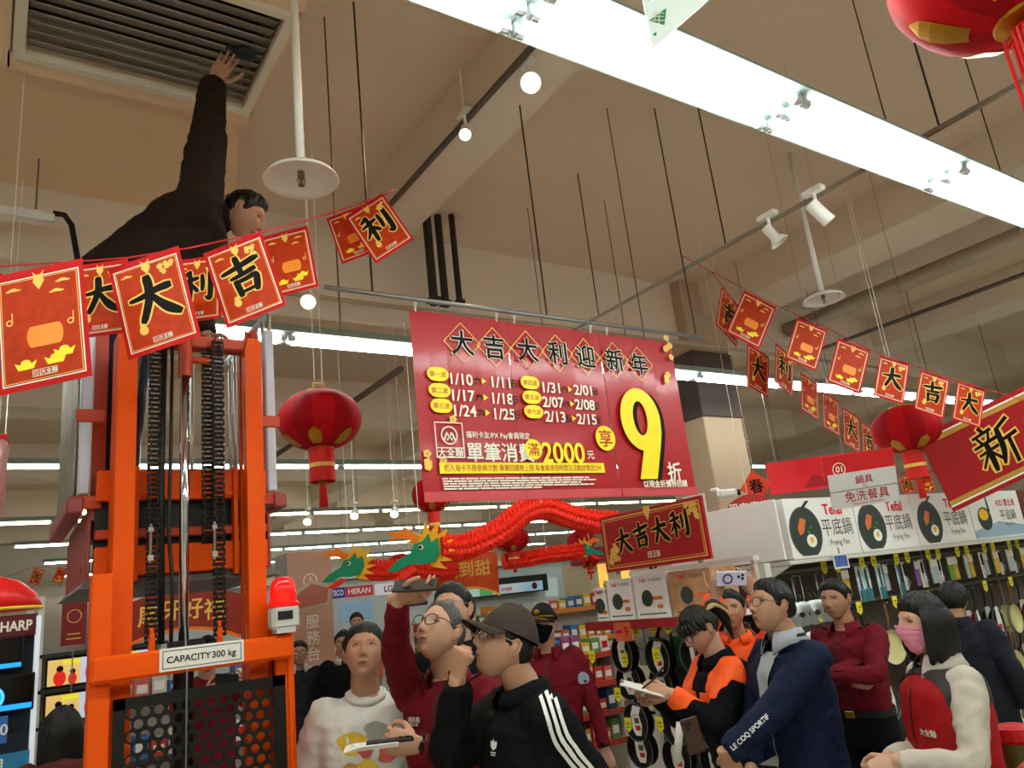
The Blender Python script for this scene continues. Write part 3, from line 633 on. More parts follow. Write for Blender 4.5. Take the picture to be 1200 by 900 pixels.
for rows_, xs in ((rowsL, (512, 540, 558, 566, 586, 600)), (rowsR, (620, 645, 660, 667, 682, 696))):
    for i, (py, bs, d0, d1, dy) in enumerate(rows_):
        o_ = i*2.2; badge(xs[0]+o_, py-1, bs)
        for x_, s_ in ((xs[1], d0), (xs[3]+xs[4]-xs[3], d1)):
            u, v_ = bp(x_+o_, py+3+(x_-xs[0])*.08); wht.text(s_, F, .078, u, v_-.026, z=.001, bold=.018); emit('date')
        for x_, s_ in ((xs[2], dy), (xs[5], '日')):
            u, v_ = bp(x_+o_, py+3+(x_-xs[0])*.08); wht.text(s_, F, .046, u, v_-.018, z=.001, bold=.05); blk.text(s_, F, .046, u, v_-.018, z=.002, bold=.02); emit('weekday')
        u, v_ = bp(xs[3]+o_, py+3+(xs[3]-xs[0])*.08); yel.prism([(u-.013, v_-.016), (u+.014, v_), (u-.013, v_+.016)], .0006, F, z=.001); emit('date_line')
u, v_ = bp(526, 516); wht.frame(u-.075, v_-.085, u+.075, v_+.085, .005, .0006, F, z=.001).rect(u-.075, v_-.04, u+.075, v_-.036, .0006, F, z=.001)
wht.ringline(u, v_+.022, .044, .006, .0006, F, z=.001)
for a in ((-.03, .0, -.012, .038), (-.012, .038, .0, .012), (.0, .012, .012, .038), (.012, .038, .03, .0), (-.014, .0, 0, .02), (.014, .0, 0, .02)):
    p, q = V(a[0], a[1], 0), V(a[2], a[3], 0); nn = V(-(q-p).y, (q-p).x, 0).normalized()*.004
    wht.prism([(u+t.x, v_+t.y-.002) for t in (p+nn, p-nn, q-nn, q+nn)], .0006, F, z=.001)
wht.text('大全聯', F, .046, u, v_-.078, bold=.02, z=.001); emit('logo')
u, v_ = bp(545, 510); wht.text('福利卡友/PX Pay會員限定', F, .036, u, v_-.012, 'l', bold=.015, z=.001, sx=.92); emit('member_line')
u, v_ = bp(546, 528); wht.text('單筆消費', F, .098, u, v_-.045, 'l', bold=.022, z=.001); emit('slogan')
u, v_ = bp(624, 527); yel.disc(u, v_, .052, .0006, F, z=.001); red2.text('滿', F, .07, u, v_-.027, bold=.012, z=.002); emit('disc')
u, v_ = bp(634, 530); yel.text('2000', F, .145, u, v_-.052, 'l', bold=.02, z=.001, sx=.95)
u, v_ = bp(691, 533); emit('amount'); wht.text('元', F, .05, u, v_-.02, bold=.015, z=.001); emit('unit')
u, v_ = bp(514, 549); u2, _ = bp(707, 549); yel.rect(u, v_-.026, u2, v_+.026, .0006, F, z=.001)
red2.text('每人每卡不限參與次數 單筆回饋無上限 每會員使用時間及活動詳情見DM', F, .035, (u+u2)/2, v_-.013, bold=.008, z=.002, fit=(u2-u)*.95); emit('condition_strip')
for k in range(5):
    u, v_ = bp(517+k*.6, 561.5+k*3.0); yy = v_; ln = [.86, .9, .8, .88, .55][k]; x = u
    while x < u+ln:
        wd = random.uniform(.02, .09); wht.rect(x, yy-.0035, min(x+wd, u+ln), yy+.0035, .0004, F, z=.001); x += wd+.006
if wht.v: q = wht.obj('fine_print', m_pwhite, ban); q['kind'] = 'stuff'; wht.v, wht.f, wht.m = [], [], []
u, v_ = bp(708, 514); yel.disc(u, v_, .068, .0006, F, z=.003); red2.text('享', F, .1, u, v_-.039, bold=.015, z=.004); emit('enjoy_disc')
u, v_ = bp(752, 507); 
def nine(b, u, v_, z):
    c_ = [(math.cos(2*PI*i/40), math.sin(2*PI*i/40)) for i in range(40)]
    b.outline([(u+.148*x, v_+.075+.18*y) for x, y in c_], [(u-.004+.052*x, v_+.08+.098*y) for x, y in c_], .0006, F, z=z)
    b.prism([(u+.147, v_+.075), (u+.142, v_+.0), (u+.12, v_-.075), (u+.055, v_-.262), (u-.072, v_-.262), (u+.0, v_-.06), (u+.03, v_-.0)], .0006, F, z=z+.0003)
nine(blk, u+.03, v_-.008, .0006); nine(yel, u, v_, .002)
emit('big_nine')
u, v_ = bp(789, 553); wht.text('折', F, .115, u, v_-.045, bold=.025, z=.003); emit('discount_character')
u, v_ = bp(779, 568); wht.text('以現金折價券回饋', F, .042, u, v_-.012, bold=.03, z=.003); emit('voucher_line')
for k in range(16):
    px, py = random.choice(((775, 400), (785, 412), (780, 440), (530, 495), (500, 540), (520, 545)))[:2]; u, v_ = bp(px+random.uniform(-8, 8), py+random.uniform(-8, 8))
    u = min(max(u, .03), BW-.03); c5 = [2*PI*i/5 for i in range(5)]
    for qi, a in enumerate(c5): gold.disc(u+.012*math.cos(a), v_+.012*math.sin(a), .009, .0005, F, z=.0004+.00012*qi+.0006*(k % 3), n=10)
    emit('blossom')
for x in (.03, s1-.06, s1+.05, s2-.06, s2+.06, BW-.04): MB().tube([(x, -.004, BH-.01), (x-.006, -.012, BH+.03), (x, -.02, BH+.062), (x+.006, -.012, BH+.03), (x+.003, -.004, BH-.01)], .0016, 6).obj('hook', m_pwhite, ban)
rod = thing('banner_rail', 'thin grey metal rail from which the sale banner hangs', 'rail', (2.3, BY-.018, BZ1+.048))
MB().tube([(-1.13, 0, 0), (1.3, 0, 0)], .011, 10).obj('rail', m_grey, rod, True)
for x in (-.9, .1, 1.24): MB().cyl((x, 0, .01), (x, 0, (CEIL if x > .3 else CEIL)-BZ1-.048), .005, n=6).obj('hanger', m_dkmetal, rod)
# ---------------------------------------------------------------- other signs
def board(name, label, cat, F, w_, h_, mt, t=.012, group=None, pname='board'):
    o = thing(name, label, cat, F.o, group=group); L = Fr((0, 0, 0), F.u, F.v); MB().rect(0, 0, w_, h_, t, L, z=-t).obj(pname, mt, o); return o, L
ES = Fr((3.69, 4.357, 1.82), (0, -1, 0), (0, 0, 1))
o, L = board('wish_sign', 'red framed sign reading 大吉大利 on top of the pan end display', 'sign', ES, .89*1.12, .35*1.12, M('sign_red', '#a8131a', .35, var=.1, scale=8, coat=.3), .02)
class SF(Fr):
    def p(s, x, y, z=0): return s.o + s.u*x*1.12 + s.v*y*1.12 + s.w*z
L = SF(L.o, L.u, L.v)
MB().frame(.02, .02, .87, .33, .006, .001, L).frame(.035, .035, .855, .315, .0025, .001, L).prism([(.42, .36), (.47, .36), (.475, .33), (.445, .27), (.415, .33)], .002, L).obj('gold_border', m_pgold, o)
g = MB()
for k in range(22):
    x, y = random.choice(((random.uniform(.03, .14), random.uniform(.03, .16)), (random.uniform(.76, .86), random.uniform(.22, .32))))
    for a in range(5): g.disc(x+.011*math.cos(a*1.257), y+.011*math.sin(a*1.257), .008, .001, L, n=8, z=.001+.0002*a+.0003*(k % 4))
g.obj('gold_blossom', m_pgold, o)
a_, b_ = MB(), MB()
for i, ch in enumerate('大吉大利'): a_.brush(ch, L, .15, .2+i*.165, .18+.012*i, .006, z=.002); b_.brush(ch, L, .15, .2+i*.165, .18+.012*i, 0, z=.003)
a_.obj('character_outline', m_pgold, o); b_.obj('character', m_pink, o)
MB().frame(.40, .055, .50, .09, .003, .001, L).text('大全聯', L, .03, .46, .062, z=.002).ringline(.42, .0725, .012, .003, .001, L, z=.001, n=12).obj('logo', m_pwhite, o)
for x in (.1, .8): MB().box(L.p(x, -.006, -.012), (.02, .025, .02)).obj('foot', m_grey, o)
# aisle sign 01
a0 = at(976, 598, 4.2); u_ = at(1055, 586, 4.2)-a0; W_ = u_.length; up_ = UP-u_.normalized()*UP.dot(u_.normalized())
AF = Fr(a0, u_, up_)
o, L = board('aisle_sign', 'hanging aisle sign 01 with two white plates reading 鍋具 and 免洗餐具', 'sign', AF, W_, .19, M('plate_white2', '#c9c4bf', .4, var=.04), .008, pname='plate')
MB().rect(-.01, .0925, W_+.01, .0975, .001, L, z=.0005).obj('plate_seam', m_grey, o)
MB().rect(-.015, .16, W_+.005, .29, .008, L, z=-.018).obj('red_panel', M('aisle_red', '#c01a1e', .4, var=.06), o)
MB().ringline(.07, .215, .036, .004, .001, L, z=-.009).text('01', L, .045, .07, .2, z=-.008, bold=.02).obj('number', m_pwhite, o)
MB().text('鍋具', L, .05, W_*.52, .125, z=.001, bold=.01).text('Pot', L, .018, W_*.52, .103, z=.001).text('免洗餐具', L, .062, W_*.53, .035, z=.001, bold=.01).text('Disposable tableware', L, .02, W_*.53, .012, z=.001).obj('lettering', M('print_crimson', '#a01c26', .45), o)
for x in (.08, W_-.08): MB().cyl(L.p(x, .28, -.01), V(L.p(x, .28, -.01).x, L.p(x, .28, -.01).y, CEIL-AF.o.z), .0009, n=6).obj('hanger', m_dpipe, o)
# slanted new-year banner at the right edge
c0 = at(1118, 600, 5.75); c1 = at(1323, 502, 5.75); c2 = at(1097, 502, 5.75)
XF = Fr(c0, c1-c0, (c2-c0)-(c1-c0).normalized()*(c2-c0).dot((c1-c0).normalized())); XW = (c1-c0).length; XH = (c2-c0).dot(XF.v)
o, L = board('new_year_banner', 'slanting red new-year banner with gold edges at the right edge', 'banner', XF, XW, XH, M('newyear_red', '#a0161a', .4, var=.12, scale=4, coat=.1), .012)
MB().rect(0, .035, XW, .05, .001, L).rect(0, XH-.05, XW, XH-.035, .001, L).obj('white_stripe', m_pwhite, o)
MB().rect(0, .055, XW, .085, .001, L).rect(0, XH-.085, XW, XH-.055, .001, L).obj('gold_stripe', M('dull_gold', '#c79a3f', .35, .3), o)
MB().brush('新', L, .34, XW*.35, XH*.5, .018, z=.002).obj('character_outline', m_pgold, o); MB().brush('新', L, .34, XW*.35, XH*.5, 0, z=.003).obj('character', m_pink, o)
MB().text('年', L, .36, XW*.64, XH*.33, bold=.05, z=.002).obj('character_outline', m_pgold, o); MB().text('年', L, .36, XW*.64, XH*.33, bold=.02, z=.003).obj('character', m_pink, o)
for x in (.15, XW-.15):
    p = L.p(x, XH-.02, -.006); MB().cyl(p, (p.x, p.y, CEIL-XF.o.z), .0015, n=6).obj('hanger', m_dpipe, o)
# triangular green and white tag hanging at the top edge
p0 = at(765, 57, 1.7); TF = Fr(p0, RT, UP)
o = thing('triangle_sign', 'white triangular hanging sign with green stripes at the top edge', 'sign', p0); L = Fr((0, 0, 0), TF.u, TF.v)
tri = [(0, 0), (.125, .11), (.20, .20), (-.045, .23), (-.022, .11)]
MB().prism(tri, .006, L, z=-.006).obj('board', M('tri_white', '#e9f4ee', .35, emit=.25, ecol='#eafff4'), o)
m_gr = M('print_green', '#12a45c', .4)
MB().prism([(-.01, .105), (.03, .14), (.03, .165), (-.012, .135)], .001, L).prism([(.045, .135), (.085, .165), (.085, .19), (.04, .155)], .001, L).obj('green_stripe', m_gr, o)
MB().prism([(-.008, .062), (.03, .09), (.026, .052)], .001, L).prism([(-.001, .03), (.008, .038), (.008, .028)], .001, L).obj('green_triangle', m_gr, o)
MB().text('年', L, .032, .012, .056, z=.0015).obj('lettering', m_pwhite, o)
pq = L.p(.08, .2, -.003); MB().cyl(pq, (pq.x, pq.y, CEIL-p0.z), .002, n=6).obj('hanger', m_pwhite, o)
# ---------------------------------------------------------------- lanterns
m_lan = [M('lantern_red', '#b80d15', .65, var=.06, spec=.1), M('lantern_red_deep', '#9c0b14', .65, var=.06, spec=.1)]
m_lgold = M('lantern_gold', '#b98a1f', .35, .7, var=.3, scale=40)
m_tas = M('tassel_red', '#d61f14', .6, var=.25, scale=30, stretch=(30, 30, 2))
def lantern(loc, R_, lab, sq=.72, band=1., top=CEIL, tassel='band'):
    t = thing('lantern', lab, 'lantern', loc, group='red cloth lanterns'); h = R_*sq; N_ = 48
    b = MB(); rings = []
    for k in range(13):
        a = -PI/2*.86+PI*.86*k/12; r_ = R_*(.12+.88*math.cos(a)); z = h*math.sin(a)/math.sin(PI/2*.86)
        rings.append([(r_*(1+.018*abs(math.sin(6*th)))*math.cos(th), r_*(1+.018*abs(math.sin(6*th)))*math.sin(th), z) for th in [2*PI*i/N_ for i in range(N_)]])
    b.loft(rings)
    for i in range(len(b.f)-2): b.m[i] = ((i % N_)//4) % 2
    b.obj('cloth_body', m_lan, t, True)
    b = MB(); b.lathe([(R_*.36, h*.93), (R_*.34, h*1.02), (R_*.15, h*1.03), (0, h*1.03)], 24).tube([(-R_*.14, 0, h), (-R_*.14, 0, h+.05), (R_*.14, 0, h+.05), (R_*.14, 0, h)], .006, 6); b.obj('top_cap', m_lgold, t)
    b = MB(); b.lathe([(R_*.36, -h*.92), (R_*.3, -h*1.03), (0, -h*1.03)], 24); b.obj('bottom_cap', m_lgold, t)
    for k in range(6):
        g = MB(); th0 = k*PI/3
        rr = []
        for zz, wd in ((-.52, .02), (-.62, .16), (-.72, .2), (-.82, .22), (-.94, .2)):
            a = math.asin(max(-1, zz*math.sin(PI/2*.86))); r_ = R_*(.12+.88*math.cos(a))+.006
            rr.append([(r_*math.cos(th0+wd*s), r_*math.sin(th0+wd*s), h*zz) for s in (-1, -.5, 0, .5, 1)])
        vs = [p for r in rr for p in r]; g.add(vs, [(i*5+j, i*5+j+1, i*5+j+6, i*5+j+5) for i in range(4) for j in range(4)]); g.obj('gold_petal', m_lgold, t)
    if tassel == 'band':
        b = MB(); b.lathe([(R_*.31, -h*1.03), (R_*.31, -h*1.03-R_*.8*band)], 24); b.obj('tassel_band', m_tas, t, True)
        b = MB(); b.lathe([(R_*.31+.002, -h*1.03-R_*.36*band), (R_*.31+.002, -h*1.03-R_*.46*band)], 24); b.obj('gold_band', m_pgold, t)
        b = MB(); b.cyl((0, 0, -h*1.03-R_*.78*band), (0, 0, -h*1.03-R_*.85*band), R_*.12, n=10); b.obj('knot', m_lgold, t)
        b = MB(); b.lathe([(R_*.08, -h*1.03-R_*.83*band), (R_*.11, -h*1.03-R_*1.4*band), (0, -h*1.03-R_*1.4*band)], 14); b.obj('tassel_tail', m_tas, t, True)
    else:
        b = MB()
        for k in range(90):
            a = random.uniform(0, 2*PI); r0 = R_*.12*math.sqrt(random.random()); r1 = R_*.24*math.sqrt(random.random())+.01
            b.tube([(r0*math.cos(a), r0*math.sin(a), -h*1.03), (r1*math.cos(a), r1*math.sin(a), -h*1.2), (r1*math.cos(a)*1.02, r1*math.sin(a), -h*1.2-R_*1.3)], .004, 4)
        q = b.obj('tassel', m_tas, t); q['kind'] = 'stuff'
    w_ = MB(); w_.cyl((-R_*.1, 0, h+.03), (-R_*.1, 0, top-loc[2]), .003, n=5); w_.obj('hanging_wire', m_pwhite, t)
    w_ = MB(); w_.cyl((R_*.1, 0, h+.03), (R_*.1, 0, top-loc[2]), .003, n=5); w_.obj('hanging_wire', m_pwhite, t)
    return t
lantern(at(375, 492, 4.5), .238, 'large red cloth lantern right of the orange lift mast')
lantern(at(1185, -60, 1.95), .29, 'huge red lantern with gold petals cut by the top right corner', tassel='fringe')
lantern(at(1062, 503, 5.9), .25, 'red lantern behind the brushed 吉 pennant at right', .7, 1.0)
lantern(at(506, 580, 6.6), .17, 'plain dark red lantern half behind the banner corner', .85, 1.5)
for i, (px, py, d, r) in enumerate(((600, 632, 7.5, .17), (681, 634, 9, .17), (690, 655, 10, .14), (470, 660, 9, .15))):
    lantern(at(px, py, d), r, ['bright red lantern below the dragon arch', 'small red lantern left of the endcap sign', 'smallest red lantern above the cream shop front', 'red lantern hidden by the lower dragon body'][i], .72, .8)
# ---------------------------------------------------------------- paper dragons
m_drag = M('dragon_paper_red', '#ff2a0c', .6, var=.2, scale=30); m_dgreen = M('dragon_green', '#0a8a5c', .5, var=.15); m_dyel = M('dragon_yellow', '#ffb31a', .5, var=.15, scale=30); m_dor = M('dragon_orange', '#ff7a14', .5, var=.2, scale=30)
def dragon_body(o, pts, r, base):
    path = catmull(pts, 14); b = MB(); N_ = 20; rings = []
    for i, p in enumerate(path):
        t = (path[min(i+1, len(path)-1)]-path[max(i-1, 0)]).normalized(); a = V(0, 0, 1)-t*t.z; a.normalize(); c = t.cross(a)
        rings.append([V(p)-base+(a*math.cos(2*PI*(j+.5*(i % 2))/N_)+c*math.sin(2*PI*(j+.5*(i % 2))/N_))*(r*(1.12 if (i+j) % 2 else .9)) for j in range(N_)])
    b.loft(rings); return b.obj('paper_body', m_drag, o)
def dragon_head(o, F_, s, flip=1):
    f_ = lambda pts: [(x*s*flip, y*s) for x, y in pts]
    def pr(nm, pts, z0, t, mt): MB().prism(f_(pts), t, F_, z=z0).obj(nm, mt, o)
    pr('flame_mane', [(.3, -.5), (.75, -.62), (.55, -.38), (.95, -.4), (.65, -.2), (1.05, -.1), (.7, 0), (1.05, .22), (.68, .2), (.9, .55), (.55, .4), (.62, .8), (.35, .5), (.2, .85), (.1, .45), (-.25, .6), (-.1, .3), (-.4, .3), (.05, .05)], -.05*s, .04*s, m_dyel)
    pr('green_face', [(.45, -.35), (.6, -.1), (.55, .3), (.35, .18), (.3, .45), (.1, .25), (-.15, .2), (-.25, -.02), (-.7, -.25), (-1.0, -.5), (-.75, -.55), (-.3, -.38), (.1, -.42)], -.01*s, .12*s, m_dgreen)
    pr('crest', [(-.1, .25), (-.55, .42), (-.9, .35), (-.75, .5), (-.95, .62), (-.55, .6), (-.4, .75), (-.2, .55), (.05, .4)], -.03*s, .06*s, m_dor)
    pr('jaw', [(-.25, -.42), (-.6, -.62), (-.85, -.75), (-.5, -.78), (-.1, -.55)], 0, .08*s, m_drag)
    MB().disc(.05*s*flip, .08*s, .075*s, .03*s, F_, z=.11*s).obj('eye', m_pwhite, o); MB().disc(.03*s*flip, .08*s, .05*s, .02*s, F_, z=.135*s).obj('pupil', m_black, o)
def dragon(lab, bodypx, d0, d1, r, headpx, hd, hs, flip, hang):
    base = at(*headpx, hd); o = thing('paper_dragon', lab, 'dragon decoration', base, group='paper dragons')
    n_ = len(bodypx); dragon_body(o, [at(x, y, d0+(d1-d0)*i/(n_-1)) for i, (x, y) in enumerate(bodypx)], r, base)
    u = RT-V(0, 0, 1)*RT.z; dragon_head(o, Fr((0, 0, 0), u, (0, 0, 1)), hs, flip)
    for (x, y, dd) in hang:
        p = at(x, y, dd)-base; MB().cyl(p, (p.x, p.y, CEIL-base.z), .003, n=5).obj('hanging_wire', m_pwhite, o)
dragon('large red paper dragon with green head arching below the banner', [(512, 642), (545, 640), (585, 622), (612, 600), (634, 594), (660, 602), (690, 610), (722, 612)], 6.2, 7.4, .105, (492, 645), 6.15, .27, 1, ((492, 625, 6.15), (634, 590, 6.7)))
dragon('lower paper dragon with orange head left of the raised phone', [(425, 667), (450, 668), (480, 666), (505, 668), (530, 668)], 7.0, 7.8, .09, (408, 663), 6.95, .24, 1, ((408, 645, 6.95), (480, 660, 7.4)))
dragon('small paper dragon with bright scaly body facing right', [(590, 658), (615, 655), (640, 650), (668, 647), (680, 645)], 7.6, 7.9, .075, (690, 643), 7.9, .15, -1, ((640, 645, 7.7), (690, 632, 7.9)))
# hanging fan sign below the dragon
fs0 = at(549, 694, 8); FF = Fr(fs0, RT-V(0, 0, 1)*RT.z, (0, 0, 1))
o = thing('fan_sign', 'orange fan-shaped hanging sign with gold characters 馬到 under the dragon', 'sign', fs0); L = Fr((0, 0, 0), FF.u, FF.v)
arc = lambda r0, a0, a1, n_, cy, sx=1: [(r0*math.sin(a0+(a1-a0)*i/n_)*sx, cy+r0*math.cos(a0+(a1-a0)*i/n_)) for i in range(n_+1)]
MB().prism(arc(.55, -.62, .62, 10, -.52)+[(.34, .38), (-.34, .38)], .012, L).obj('board', M('fan_orange', '#e2541c', .4, var=.3, scale=18), o)
MB().text('馬到甜', L, .17, 0, .17, bold=.03, z=.014).obj('lettering', m_pgold, o)
MB().prism(arc(.55, -.62, .62, 10, -.52)+arc(.575, .62, -.62, 10, -.52), .016, L).obj('gold_edge', M('glow_gold', '#ffc04a', .4), o)
for x in (-.3, .3): MB().cyl(L.p(x, .37), V(L.p(x, .37).x, L.p(x, .37).y, CEIL-fs0.z), .003, n=5).obj('hanging_wire', m_pwhite, o)
# ---------------------------------------------------------------- pan gondola along the right
m_shelf = M('shelf_cream', '#d8d2c6', .5, var=.04); m_sback = M('shelf_back', '#5b5148', .7, var=.15); m_hook = M('hook_chrome', '#b9b9b6', .25, .9)
m_boxw = M('box_white', '#efebe4', .5, var=.03); m_tag = M('tag_yellow', '#f0df22', .45, var=.06); m_card = M('card_white', '#efe9df', .5, var=.06, scale=30)
GX0, GX1, GY0, GY1 = 4.43, 10.0, 3.36, 4.56
gon = thing('gondola_shelf', 'long retail gondola with dark back panel full of hanging pans', 'shelf', (GX0, GY0, 0))
MB().box((2.52, .55, .09), (5.04, 1.08, .18), ch=.01).obj('base', m_shelf, gon)
MB().box((2.52, .55, .98), (5.02, .06, 1.6)).obj('back_panel', m_sback, gon)
for x in (.01, 1.26, 2.52, 3.78, 5.03): MB().box((x, .55, .98), (.04, .08, 1.62)).obj('upright', m_grey, gon)
MB().box((2.52, .3, 1.745), (5.04, .6, .03), ch=.004).obj('canopy_shelf', m_shelf, gon)
MB().box((-.005, .55, 1.97), (.02, 1.06, .405), ch=.003).obj('end_panel', m_boxw, gon)
MB().prism([(0, 1.73), (.55, 1.73), (.55, 1.5)], .02, Fr((.01, 0, 0), (0, 1, 0), (0, 0, 1))).obj('bracket', m_shelf, gon)
for z in (1.68, 1.39, 1.02, .64): MB().box((2.52, .50, z), (5.0, .02, .025)).obj('hook_bar', m_grey, gon)
# advertising boxes on top
m_pan = M('pan_black', '#1b1a19', .35, .3, var=.1); m_panin = M('pan_nonstick', '#2e2c2a', .35, .1, var=.1)
m_steak = M('print_steak', '#d9733a', .5, var=.25, scale=40); m_egg = M('print_egg', '#f6f1e2', .5); m_yolk = M('print_yolk', '#f3b51d', .5); m_tefal = M('print_tefal', '#d3161e', .5); m_pgrey = M('print_grey', '#55504c', .5)
m_panp = M('print_pan_dark', '#37403a', .5, var=.1)
pxs = [919, 1001, 1070, 1137, 1198]; XS = [at(p, 600, Y=GY0).x for p in pxs]
def adbox(x0, x1, kind, lab):
    o = thing('advertising_box', lab, 'advertising box', (x0, GY0, 1.765), group='advertising boxes on the gondola'); w_ = x1-x0-.012; h_ = .405; F = Fr((0, 0, 0), (1, 0, 0), (0, 0, 1))
    MB().box((w_/2, .16, h_/2), (w_, .32, h_), ch=.003).obj('box', m_boxw if kind < 2 else M('box_brown', '#6a2b20', .5, var=.4, scale=8), o)
    MB().rect(0, -.004, w_, .012, .004, F).obj('lower_edge', m_white, o)
    if kind == 2:
        g = MB()
        for k in range(14): g.disc(random.uniform(.05, w_-.05), random.uniform(.06, h_-.06), random.uniform(.02, .05), .001, F, n=12)
        g.obj('printed_food', m_steak, o); return
    cx, cy = w_*.24, h_*.42
    if kind == 0:
        MB().disc(cx, cy, .176, .001, F, ry=.176, n=40).obj('printed_pan_rim', m_pgrey, o)
        MB().disc(cx, cy, .165, .0016, F, n=40).prism([(cx-.02, cy+.16), (cx+.02, cy+.16), (cx+.1, h_-.02), (cx+.06, h_-.02)], .0016, F).obj('printed_pan', m_panp, o)
        MB().prism([(cx-.085, cy+.03), (cx-.04, cy+.1), (cx+.02, cy+.085), (cx-.02, cy+.0), (cx-.07, cy-.02)], .0022, F).obj('printed_steak', m_steak, o)
        MB().disc(cx+.045, cy-.06, .055, .0022, F, n=14, ry=.045).obj('printed_egg', m_egg, o); MB().disc(cx+.045, cy-.055, .02, .003, F, n=14).obj('printed_yolk', m_yolk, o)
        MB().disc(cx+.03, cy+.0, .012, .0024, F, n=8).disc(cx+.06, cy+.03, .01, .0024, F, n=8).obj('printed_garnish', M('print_leaf', '#5c8a2c', .5), o)
        MB().text('Tefal', F, .105, w_*.68, h_*.70, bold=.025, z=.002, sx=1.1).obj('brand_lettering', m_tefal, o)
        MB().text('平底鍋', F, .13, w_*.70, h_*.36, z=.002, sx=.95).text('Frying Pan', F, .055, w_*.70, h_*.17, z=.002).obj('lettering', m_pgrey, o)
    else:
        MB().disc(cx+.0, cy, .12, .001, F, ry=.10, n=30).prism([(cx+.08, cy+.05), (cx+.12, cy+.06), (cx+.1, h_-.03), (cx+.08, h_-.03)], .001, F).obj('printed_wok', m_panp, o)
        MB().disc(cx-.01, cy+.035, .08, .0018, F, ry=.05, n=14).obj('printed_noodles', m_yolk, o)
        MB().prism([(0, .012), (w_, .012), (w_, .09), (w_*.5, .14), (0, .07)], .0006, F).obj('printed_table', M('print_sky', '#9fb4c6', .5), o)
        MB().text('ASD 愛仕達', F, .07, w_*.70, h_*.68, bold=.015, z=.002).obj('brand_lettering', m_tefal, o)
        MB().text('平底鍋', F, .1, w_*.70, h_*.38, z=.002).text('Frying Pan', F, .045, w_*.70, h_*.24, z=.002).obj('lettering', m_pgrey, o)
for i in range(4): adbox(XS[i], XS[i+1], 0 if i < 3 else 1, ['white frying-pan advertising box at the gondola corner', 'second white frying-pan advertising box from the corner', 'third white frying-pan advertising box from the corner', 'white advertising box picturing a wok with yellow noodles'][i])
adbox(XS[4], XS[4]+.75, 2, 'brown advertising box with food print at the right edge')
# pans
m_cream = M('pan_cream', '#d9cf94', .35, var=.08); m_panred = M('pan_red', '#8e1d1f', .35, var=.1); m_hand = M('handle_black', '#161412', .5); m_wood = M('handle_wood', '#8a5a32', .55, var=.25, scale=25, stretch=(1, 1, 12))
def pan_proto(lab, inner, outer, hm, r=.135, dep=.045, label=True):
    """hangs from its handle: origin at the hole of the handle, pan face towards -Y"""
    t = thing('frying_pan', lab, 'frying pan'); hl = .19; cz = -hl-r; R = rx(PI/2)   # lathe axis +z -> -y
    MB().lathe([(0, -dep), (r*.78, -dep), (r*.9, -dep*.75), (r, 0)], 32, o=(0, 0, cz), R=R).obj('pan_outside', outer, t, True, auto=50)
    MB().lathe([(0, -dep+.004), (r*.76, -dep+.004), (r*.88, -dep*.7), (r*.985, .001), (r, 0)], 32, o=(0, 0, cz), R=R).obj('pan_inside', inner, t, True, auto=50)
    MB().tube([(r*math.cos(a), 0, cz+r*math.sin(a)) for a in [2*PI*i/32 for i in range(32)]], .003, 6, closed=True).obj('rim', m_grey, t, True)
    MB().tube([(0, .012, cz+r*.97), (0, .006, cz+r+.03), (0, -.004, -.11), (0, -.002, -.03), (0, .0, .012)], [.01, .009, .013, .013, .008], 10, flat=.6, side=(1, 0, 0)).obj('handle', hm, t, True)
    if label:
        F = Fr((0, -.004, 0), (1, 0, 0), (0, 0, 1)); MB().prism([(-.045, cz-.06), (.05, cz-.07), (.06, cz+.02), (.035, cz+r+.01), (-.03, cz+r+.01), (-.05, cz+.0)], .002, F).obj('paper_sleeve', m_card, t)
        MB().rect(-.03, cz-.045, .035, cz-.0, .0008, F, z=.0022).obj('sleeve_print', m_tefal, t)
    return t
protos_p = [pan_proto('p', m_panin, m_pan, m_hand), pan_proto('p', m_panin, m_panred, m_hand), pan_proto('p', m_cream, m_cream, m_wood, .125, .04, False), pan_proto('p', M('pan_granite', '#4d4944', .4, var=.3, scale=90), m_pan, m_wood, .125)]
COLN = ['black', 'black red-backed', 'cream', 'speckled grey']
used = [False]*4; hookme = None
def hang(proto, i, loc, rzv, lab, grp):
    if not used[i]: used[i] = True; proto.location = loc; proto.rotation_euler = (0, 0, rzv); proto['label'] = lab; proto['group'] = grp; return proto
    return dup(proto, loc, rzv, lab, grp)
def hook(parent, loc, rot=0., ln=.3):
    global hookme
    if hookme is None: hookme = MB().tube([(0, .28, 0), (0, -.04, 0), (0, -.05, .012)], .0035, 6).mesh('hook', True); hookme.materials.append(m_hook)
    q = bpy.data.objects.new('hook', hookme); COL.objects.link(q); q.parent = parent; q.location = loc; q.rotation_euler = (0, 0, rot); return q
pick = [0, 3, 0, 1, 0, 2, 0, 2, 1, 2, 0, 3, 2, 0]
rowz = [1.37, 1.0, .62]; rname = ['upper', 'middle', 'lower']
for r in range(3):
    for c in range(11):
        x = 4.72+c*.33+(.13 if r % 2 else 0); i = pick[(c*3+r*5) % len(pick)] if x < 6.7 else (2 if (c+r) % 3 == 0 else (1 if (c+r) % 3 == 1 else 0))
        if r == 0 and c < 1: continue
        for dpt in range(2 if c > 3 else 1):
            hang(protos_p[i], i, (x+.03*dpt, GY0+.2+.09*dpt, rowz[r]), random.uniform(-.22, .3),
                 f'{COLN[i]} frying pan, {ORD[c]} from the corner in the {rname[r]} gondola row, {"front" if dpt == 0 else "rear"}', 'frying pans on the gondola')
        hook(gon, (x-GX0, .22, rowz[r]-.0))
